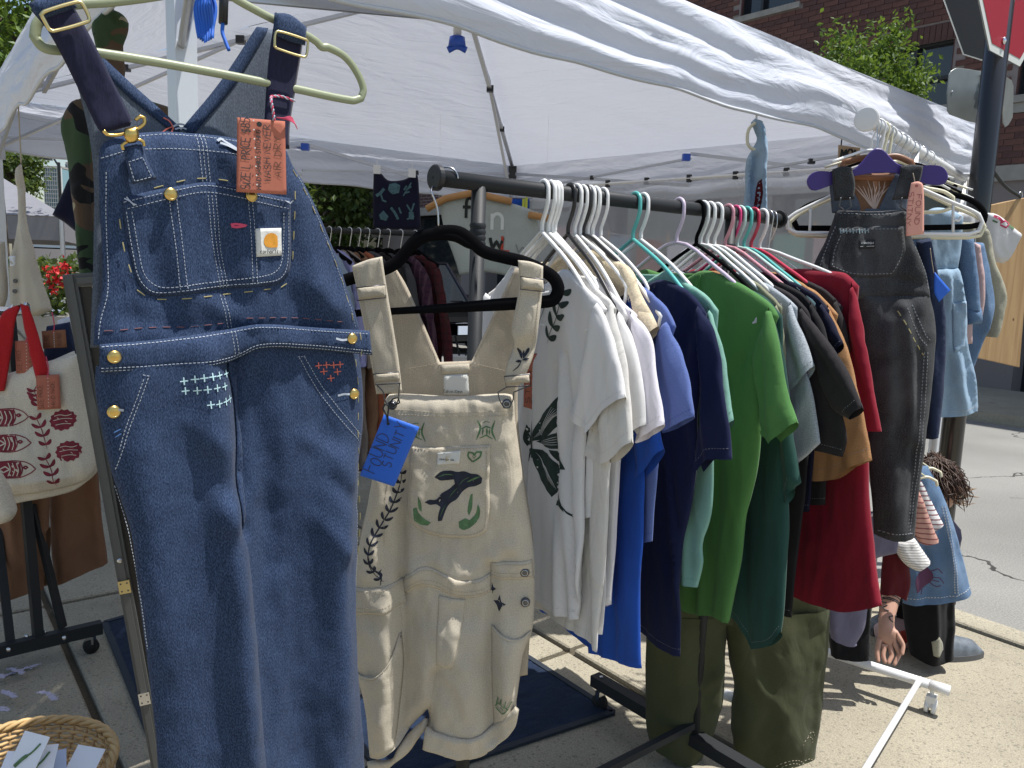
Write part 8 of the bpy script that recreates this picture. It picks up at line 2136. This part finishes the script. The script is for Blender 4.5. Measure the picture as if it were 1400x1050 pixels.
# brown kraft sign and string of cards by the right corner
KS = Plane(P(1160, 212, 3.6)[:2], 95)
ks = thing('cardboard_sign', 'kraft cardboard sign with black letters behind the purple hanger', 'sign', KS.w([KS.at(1160, 234)])[0]); o = board(KS, [(1146, 198), (1176, 202), (1176, 236), (1145, 234)], .004, 'card', 'card_kraft', ks)
sks = Surf(KS, [(1146, 198), (1176, 202), (1176, 236), (1145, 234)], .05, 0, 0, .01, off=.0035); sck = np.linalg.norm(KS.at(1161, 212) - KS.at(1160, 212))
strokes(sks, letters('MOI', KS.at(1149, 216), V(1, 0) * sck, V(0, 1) * sck, 7, 12, jit=.05), 'lettering', 'ink_black', o, w=.009, px=False)
c = KS.w([KS.at(1150, 199)])[0]; mm = MB(); mm.tube([c, up(c, 2.2)], .003, 5); mm.build('cord', 'ink_black', ks)

# ------------------------------------------------------------------ second black rack with shirts
RA, RB = P(415, 313, 4.45), P(655, 328, 4.65); RB[2] = RA[2]
r2 = thing('garment_rack', 'black rack of dark shirts standing under the far side of the canopy', 'rack', gnd((RA + RB) / 2))
mm = MB(); mm.tube([RA, RB], .016, 10); mm.build('rail', 'rack_black', r2, smooth=True)
for q in (RA, RB):
    mm = MB(); mm.tube([gnd(q, .03), q], .015, 10); mm.build('upright', 'rack_black', r2, smooth=True)
    mm = MB(); mm.bar(gnd(q, .04) - V(.1, .25, 0), gnd(q, .04) + V(.1, .25, 0), .04, .04); mm.build('base_bar', 'rack_black', r2)
gl = [(436, 'cloth_dustyblue', 'dusty blue shirt'), (449, 'cloth_lavender', 'lavender shirt'), (462, 'cloth_taupe', 'taupe shirt'), (476, 'cloth_brown', 'chestnut brown shirt'), (488, 'cloth_rust', 'rust orange shirt'), (500, 'cloth_darkgrey', 'charcoal shirt'), (514, 'tee_black', 'black shirt'), (528, 'cloth_darkgrey', 'dark grey jeans jacket'), (545, 'plaid_maroon', 'maroon plaid flannel shirt'), (565, 'plaid_red', 'dark red plaid flannel shirt')]
for k, (x, mt, lb) in enumerate(gl):
    f_ = (x - 415) / 240; c = RA + (RB - RA) * f_; pl = Plane(c[:2], 128)
    b = 545 if k > 7 else 640
    y0 = 340 + (k * .8)
    w_ = 1.0 if k > 7 else .95
    garment('hanging_shirt', lb + ' hanging on the far black rack', 'shirt', pl, [
        ('body', [(x - 16, y0 + 10), (x, y0 + 2), (x + 12, y0), (x + 32 * w_, y0 + 14), (x + 40 * w_, y0 + 34), (x + 38, y0 + 100), (x + 40, b), (x - 10, b + 4), (x - 14, y0 + 90)], mt, dict(spacing=.025, Tf=.02, Tb=.02, ew=.06, open_segs=(6,))),
        ('sleeve', [(x + 30 * w_, y0 + 12), (x + 42 * w_, y0 + 36), (x + 50 * w_, y0 + 90), (x + 54 * w_, y0 + 160), (x + 44 * w_, y0 + 164), (x + 38 * w_, y0 + 90), (x + 30 * w_, y0 + 40)], mt, dict(spacing=.025, Tf=.035, Tb=.02, ew=.05, open_segs=(3,)))], (x, 480), 'shirts on the far black rack', 120 + k, [(8, 3, .02, 120 + k), (25, 8, .006, 130 + k)])
    hh = thing('clothes_hanger', 'steel hooked black hanger of the ' + lb, 'hanger', c - V(0, 0, .1), 'hangers on the far black rack')
    mm = MB(); mm.tube(catmull([c + pl.e * (.02 * math.cos(t)) + V(0, 0, .02 * math.sin(t)) for t in np.linspace(3.4, -.2, 8)] + [c + pl.e * .01 - V(0, 0, .05), c - V(0, 0, .1)], False, 3), .0032, 6); mm.build('hook', 'steel', hh, smooth=True)
    mm = MB(); mm.tube(catmull([c - V(0, 0, .1) + pl.e * t - V(0, 0, abs(t) * .45) for t in (-.19, -.1, 0, .1, .19)], False, 3), .012, 6, flat=(pl.n, .5, 1.4)); mm.build('frame', 'flocked_black', hh, smooth=True)
# small white box with cable on the ground behind
bxp = G(628, 505, .0) if False else P(628, 486, 5.2)
bx_ = thing('power_box', 'small white plastic box with dark aerial seen through the overalls straps', 'box', gnd(bxp)); mm = MB(); mm.box(up(bxp, bxp[2] - .09), .16, .14, .18); mm.build('case', 'plastic_white', bx_); mm = MB(); mm.tube([bxp, bxp + V(-.03, 0, .13)], .008, 6); mm.tube(catmull([bxp + V(.04, 0, 0), bxp + V(.08, 0, .07), bxp + V(.14, 0, .06)], False, 4), .006, 6); mm.build('aerial', 'ink_black', bx_); mm = MB(); mm.box(up(bxp, (bxp[2] - .18) / 2), .3, .25, bxp[2] - .18); mm.build('stand', 'plastic_grey', bx_)

# ------------------------------------------------------------------ parked cars
def car(label, front, heading, L, Wd, Hh, body, suv=False):
    """front: ground point under the front bumper; heading: direction the car faces"""
    hd = np.array([math.sin(rad(heading)), math.cos(rad(heading)), 0]); sd = V(hd[1], -hd[0], 0)
    t = thing('parked_car', label, 'car', gnd(front - hd * L / 2, -.13), 'parked cars')
    def C(x, y, z): return V(front[0], front[1], -.13) - hd * x + sd * y + V(0, 0, z)     # x from the nose backwards
    prof = [(0.02, .45, .30), (.0, .62, .62), (.10, .80, .78), (.35, .86, .90), (1.1, .92, 1.00), (1.35, .92, 1.03)] if suv else [(.02, .4, .28), (0, .58, .52), (.12, .8, .66), (.5, .86, .74), (1.2, .9, .86)]
    z0 = .24; belt = .98 if suv else .88
    xs = [0, .06, .25, .9, 1.3, 2.2, 3.2, L - .3, L - .05, L]
    ws = [.60, .80, .90, .96, .98, 1, 1, .95, .86, .70]
    tops = [.60, .72, .84 if suv else .76, .94 if suv else .84, belt, belt, belt, belt, .85, .62]
    vs = []; fs = []; m = len(xs)
    for x, w, tp in zip(xs, ws, tops):
        y = Wd / 2 * w
        for yy, zz_ in ((-y * .86, z0), (-y, z0 + .18), (-y, tp - .14), (-y * .84, tp), (0, tp + .03), (y * .84, tp), (y, tp - .14), (y, z0 + .18), (y * .86, z0)): vs.append(C(x, yy, zz_))
    for i in range(m - 1):
        for k in range(8): fs.append([i * 9 + k, i * 9 + k + 1, (i + 1) * 9 + k + 1, (i + 1) * 9 + k])
        fs.append([i * 9 + 8, i * 9, (i + 1) * 9, (i + 1) * 9 + 8])
    fs.append(list(range(9))); fs.append([(m - 1) * 9 + k for k in range(9)][::-1])
    b = mesh_obj('body', vs, fs, body, t, smooth=True)
    # cabin
    x0, x1, x2, x3 = (1.15, 1.75, L - .9, L - .3) if suv else (1.2, 1.95, L - 1.5, L - .6)
    yb, yt = Wd / 2 * .88, Wd / 2 * .72
    cv = [C(x0, -yb, belt), C(x0, yb, belt), C(x3, yb, belt), C(x3, -yb, belt), C(x1, -yt, Hh), C(x1, yt, Hh), C(x2, yt, Hh), C(x2, -yt, Hh)]
    mesh_obj('windscreen', cv, [[0, 4, 5, 1], [1, 5, 6, 2], [2, 6, 7, 3], [3, 7, 4, 0]], 'car_glass', t, smooth=False)
    mm = MB(); mm.box(C((x1 + x2) / 2, 0, Hh + .012), x2 - x1 + .06, yt * 2 + .04, .04, hd, sd); mm.build('roof', body, t)
    for p, q in ((cv[0], cv[4]), (cv[1], cv[5]), (cv[2], cv[6]), (cv[3], cv[7])): mm = MB(); mm.bar(p, q, .06, .06); mm.build('pillar', body, t)
    for x in (.85, L - .85):
        for s in (-1, 1):
            c = C(x, s * Wd / 2 * .92, .33); w_ = MB(); w_.tube([c - sd * .11, c + sd * .11], .33, 22); tw = w_.build('wheel', 'tyre', t, smooth=True)
            w_ = MB(); w_.disc(c + sd * s * .105, sd * s, .21, .012, 18); w_.build('rim', 'aluminium', tw)
    hz = .80 if suv else .66
    for s in (-1, 1):
        mm = MB(); mm.box(C(.10, s * Wd * .35, hz), .14, .34, .13, hd, sd); mm.build('headlight', 'lamp_clear', t)
        mm = MB(); mm.box(C(L - .04, s * Wd * .37, hz + .05), .10, .24, .14, hd, sd); mm.build('tail_light', 'lamp_red', t)
        mm = MB(); mm.box(C(1.45, s * (Wd / 2 + .06), belt + .06), .12, .18, .12, hd, sd); mm.build('side_mirror', body, t)
    mm = MB(); mm.box(C(.02, 0, hz - .06), .06, Wd * .42, .20, hd, sd); g_ = mm.build('grille', 'plastic_black', t)
    mm = MB(); mm.box(C(.0, 0, hz + .05), .07, Wd * .44, .03, hd, sd); mm.build('grille_trim', 'chrome', g_)
    mm = MB(); mm.box(C(-.015, 0, .48), .03, .32, .16, hd, sd); mm.build('number_plate', 'plate', t)
    mm = MB(); mm.box(C(.0, 0, .33), .08, Wd * .7, .10, hd, sd); mm.build('bumper', 'plastic_black', t)
    return t
fc = P(636, 420, 14.8)
car('dark blue estate car with bright headlights parked behind the far rack', gnd(fc), 142, 4.7, 1.9, 1.72, 'car_dark', True)
fc = P(60, 340, 17); car('grey blue car seen past the linen jacket', gnd(fc), 322, 4.5, 1.85, 1.75, 'car_blue', True)
fc = P(360, 340, 20); car('silver car parked farther up the street', gnd(fc), 142, 4.4, 1.8, 1.5, 'car_grey')

# ------------------------------------------------------------------ person crouching behind the white rack
pe = thing('person', 'person with brown hair crouching behind the white rack, tattooed hand reaching down', 'person', G(1262, 896))
J = {'pelvis': P(1256, 800, 3.16), 'belly': P(1258, 756, 3.14), 'chest': P(1264, 722, 3.08), 'neck': P(1272, 696, 3.04), 'head': P(1280, 672, 3.0), 'crown': P(1284, 652, 3.0),
     'shR': P(1250, 716, 2.99), 'elR': P(1226, 776, 2.88), 'wrR': P(1212, 846, 2.79), 'paR': P(1211, 868, 2.77), 'shL': P(1278, 722, 3.16), 'elL': P(1276, 770, 3.24), 'wrL': P(1268, 804, 3.24),
     'hiR': P(1260, 806, 3.10), 'knR': P(1264, 772, 3.02), 'anR': P(1272, 880, 3.03), 'toR': P(1296, 888, 3.06), 'hiL': P(1262, 806, 3.24), 'knL': P(1236, 790, 3.16), 'anL': P(1226, 850, 3.30), 'toL': P(1206, 848, 3.22)}
for i, q in enumerate([[(1203, 872), (1199, 892), (1201, 906)], [(1210, 880), (1207, 896), (1211, 908)], [(1216, 880), (1220, 896), (1214, 908)], [(1222, 878), (1230, 894), (1222, 910)], [(1226, 866), (1235, 882), (1233, 896)]]):
    for j, (x, y) in enumerate(q): J['f%d%d' % (i, j)] = P(x, y, 2.76 - .012 * j - .006 * (i - 2))
ED = [('pelvis', 'belly', .13, .12), ('belly', 'chest', .12, .12), ('chest', 'neck', .12, .055), ('neck', 'head', .055, .088), ('head', 'crown', .088, .05), ('chest', 'shR', .12, .055), ('shR', 'elR', .055, .042), ('elR', 'wrR', .042, .027), ('wrR', 'paR', .027, .030),
      ('chest', 'shL', .12, .055), ('shL', 'elL', .055, .042), ('elL', 'wrL', .042, .028), ('pelvis', 'hiR', .13, .09), ('hiR', 'knR', .09, .062), ('knR', 'anR', .062, .042), ('anR', 'toR', .042, .032), ('pelvis', 'hiL', .13, .09), ('hiL', 'knL', .09, .062), ('knL', 'anL', .062, .042), ('anL', 'toL', .042, .03)]
for i in range(5): ED += [('paR', 'f%d0' % i, .028, .0095), ('f%d0' % i, 'f%d1' % i, .0095, .0085), ('f%d1' % i, 'f%d2' % i, .0085, .0065)]
names = list(J); rr = {}
for a, b, ra, rb in ED: rr[a] = ra; rr[b] = rb
base = root_loc(pe)
me = bpy.data.meshes.new('body'); me.from_pydata([(J[n_] - base).tolist() for n_ in names], [(names.index(a), names.index(b)) for a, b, _, _ in ED], [])
bod = bpy.data.objects.new('body', me); COL.objects.link(bod); bod.parent = pe
me.materials.append(MAT['skin'])
bod.modifiers.new('skin', 'SKIN')
for i, n_ in enumerate(names):
    sv = me.skin_vertices[0].data[i]; sv.radius = (rr[n_], rr[n_]); sv.use_root = n_ == 'pelvis'
sd_ = bod.modifiers.new('sub', 'SUBSURF'); sd_.levels = 2; sd_.render_levels = 2
bod.modifiers['skin'].use_smooth_shade = True
def limb(pts, rads, name, mat, ns=16):
    mm = MB(); mm.tube(catmull(pts, False, 5), np.interp(np.linspace(0, 1, (len(pts) - 1) * 5 + 1), np.linspace(0, 1, len(rads)), rads), ns); return mm.build(name, mat, pe, smooth=True)
limb([J['hiR'], J['knR']], [.10, .085], 'trouser_thigh', 'cloth_tattoo_pants')
TPp = Plane(J['anR'][:2], 84)
bfp = folds(TPp, [(1262, 800, 1264, 898, .02, .02), (1286, 800, 1282, 896, .015, -.012)], [(10, 4, .008, 140)])
tl = Surf(TPp, [(1230, 760), (1298, 758), (1302, 830), (1301, 888), (1280, 898), (1258, 899), (1246, 896), (1238, 850)], .01, .06, .05, .05, base=bfp, open_segs=(3, 4, 5)); tlo = tl.build('trouser_leg', 'cloth_tattoo_pants', pe)
patch(tl, [(1258, 866), (1266, 858), (1274, 868), (1276, 878), (1268, 886), (1260, 884)], 'green_patch', 'corduroy', tlo, .002)
limb([J['hiL'], J['knL'], J['anL']], [.10, .085, .07], 'trouser_leg', 'cloth_tattoo_pants')
limb([J['pelvis'] - V(0, 0, .05), J['belly'], J['chest'], J['chest'] * .5 + J['neck'] * .5], [.135, .135, .13, .07], 'shirt', 'cloth_nightblue')
limb([J['shR'], J['shR'] * .45 + J['elR'] * .55], [.072, .062], 'shirt_sleeve', 'cloth_nightblue')
# clog
SH = Plane(P(1312, 890, 2.93)[:2], 84); 
def shoe(c, dr, L, W_, name):
    dr = dr / np.linalg.norm(dr); s_ = V(-dr[1], dr[0], 0); n1, n2 = 14, 14; vs = []; fs = []
    for i in range(n1 + 1):
        t = i / n1; x = -L / 2 + L * t; w = W_ / 2 * (math.sin(math.pi * min(1, max(0, .10 + t * .84))) ** .45); hgt = .075 * (1 - .55 * t ** 2) * min(1, (1 - t) * 6 + .25)
        for j in range(n2): a = math.pi * j / (n2 - 1); vs.append(c + dr * x + s_ * w * math.cos(a) + V(0, 0, .022 + hgt * max(0, math.sin(a)) ** .7))
    for i in range(n1):
        for j in range(n2 - 1): fs.append([i * n2 + j, i * n2 + j + 1, (i + 1) * n2 + j + 1, (i + 1) * n2 + j])
    fs.append(list(range(n2))); fs.append([n1 * n2 + j for j in range(n2)][::-1])
    o = mesh_obj(name, vs, fs, 'shoe_grey', pe)
    pts = [c + dr * (-L / 2 + L * t) + s_ * sg * W_ / 2 * 1.04 * (math.sin(math.pi * min(1, max(0, .10 + t * .84))) ** .45) for sg, rng_ in ((1, np.linspace(0, 1, 12)), (-1, np.linspace(1, 0, 12))) for t in rng_]
    n = len(pts); v2 = [p + V(0, 0, .0) for p in pts] + [p + V(0, 0, .024) for p in pts]
    mesh_obj('sole', v2, [list(range(n))[::-1], [n + k for k in range(n)]] + [[k, (k + 1) % n, n + (k + 1) % n, n + k] for k in range(n)], 'shoe_sole', o, smooth=False)
shoe(gnd(G(1296, 897)), V(.93, .12, 0), .27, .105, 'clog')
shoe(gnd(G(1218, 862)), V(-.8, -.3, 0), .25, .10, 'clog')
# hair: cap and loose wavy locks
rg = np.random.RandomState(8); hc_ = J['head'] + V(.0, .02, .03)
mm = MB()
for k in range(650):
    a = rg.rand() * 6.28; e = rg.uniform(-.1, 1.5); d = V(math.cos(a) * math.cos(e), math.sin(a) * math.cos(e), math.sin(e)); p0 = hc_ + d * .076
    dn = V(.02, -.02, -.06) * rg.uniform(.3, 1.3)
    mm.tube(catmull([hc_ + V(0, .02, .095) * .9 + rg.normal(0, .012, 3), hc_ + d * .088 + V(0, 0, .012), p0 + dn * .5 + d * .02 + rg.normal(0, .012, 3), p0 + dn + d * rg.uniform(-.01, .035) + rg.normal(0, .014, 3)], False, 4), [.0026] * 4 + [.0022] * 4 + [.0016] * 4 + [.0004], 4)
mm.build('hair', 'hair_brown', pe, smooth=True)
mm = MB()
for k in range(16):
    p0 = P(1304 + rg.uniform(-4, 2), 676 + rg.uniform(-8, 14), 2.97); mm.tube(catmull([p0, p0 + V(.03, 0, .005) + rg.normal(0, .01, 3), p0 + V(.06, 0, -.005) + rg.normal(0, .016, 3)], False, 4), [.0025] * 4 + [.0015] * 4 + [.0007], 4)
mm.build('loose_strands', 'hair_blond', pe, smooth=True)
# tattoos wrapped round the forearm
fa = J['wrR'] - J['elR']; fl_ = np.linalg.norm(fa); fd = fa / fl_; s1 = np.cross(fd, V(0, 1, 0)); s1 /= np.linalg.norm(s1); s2 = np.cross(fd, s1)
def skinpt(t, a, k=1.0): return J['elR'] + fa * t + (s1 * math.cos(a) + s2 * math.sin(a)) * (.0375 - .0105 * t) * k
mm = MB()
for t in (.60, .66, .69): mm.tube([skinpt(t, a, .96) for a in np.linspace(0, 6.28, 20, endpoint=False)], .0022, 5, closed=True)
for k in range(12):
    t0 = .38 + rg.rand() * .58; a0 = rg.rand() * 6.28
    mm.tube(catmull([skinpt(t0, a0, .98), skinpt(t0 + .05, a0 + .5, .98), skinpt(t0 + .09, a0 + .2, .98), skinpt(t0 + .10, a0 - .3, .98)], False, 4), .002, 5)
mm.build('tattoo', 'tattoo_ink', pe, smooth=True)
# striped cloth bundle on the ground beside the hand
bp_ = G(1228, 884); bd = thing('cloth_pouch', 'peach and coral cloth pouch lying behind the reaching hand', 'bag', gnd(bp_))
s = Surf(Plane(bp_[:2], 80), [(1196, 858), (1214, 846), (1240, 842), (1246, 870), (1240, 886), (1216, 884), (1200, 876)], .012, .05, .05, .05); s.build('pouch', 'cloth_pinkdust', bd); patch(s, [(1220, 856), (1236, 852), (1240, 868), (1222, 872)], 'coral_patch', 'ink_red', bd, .002)
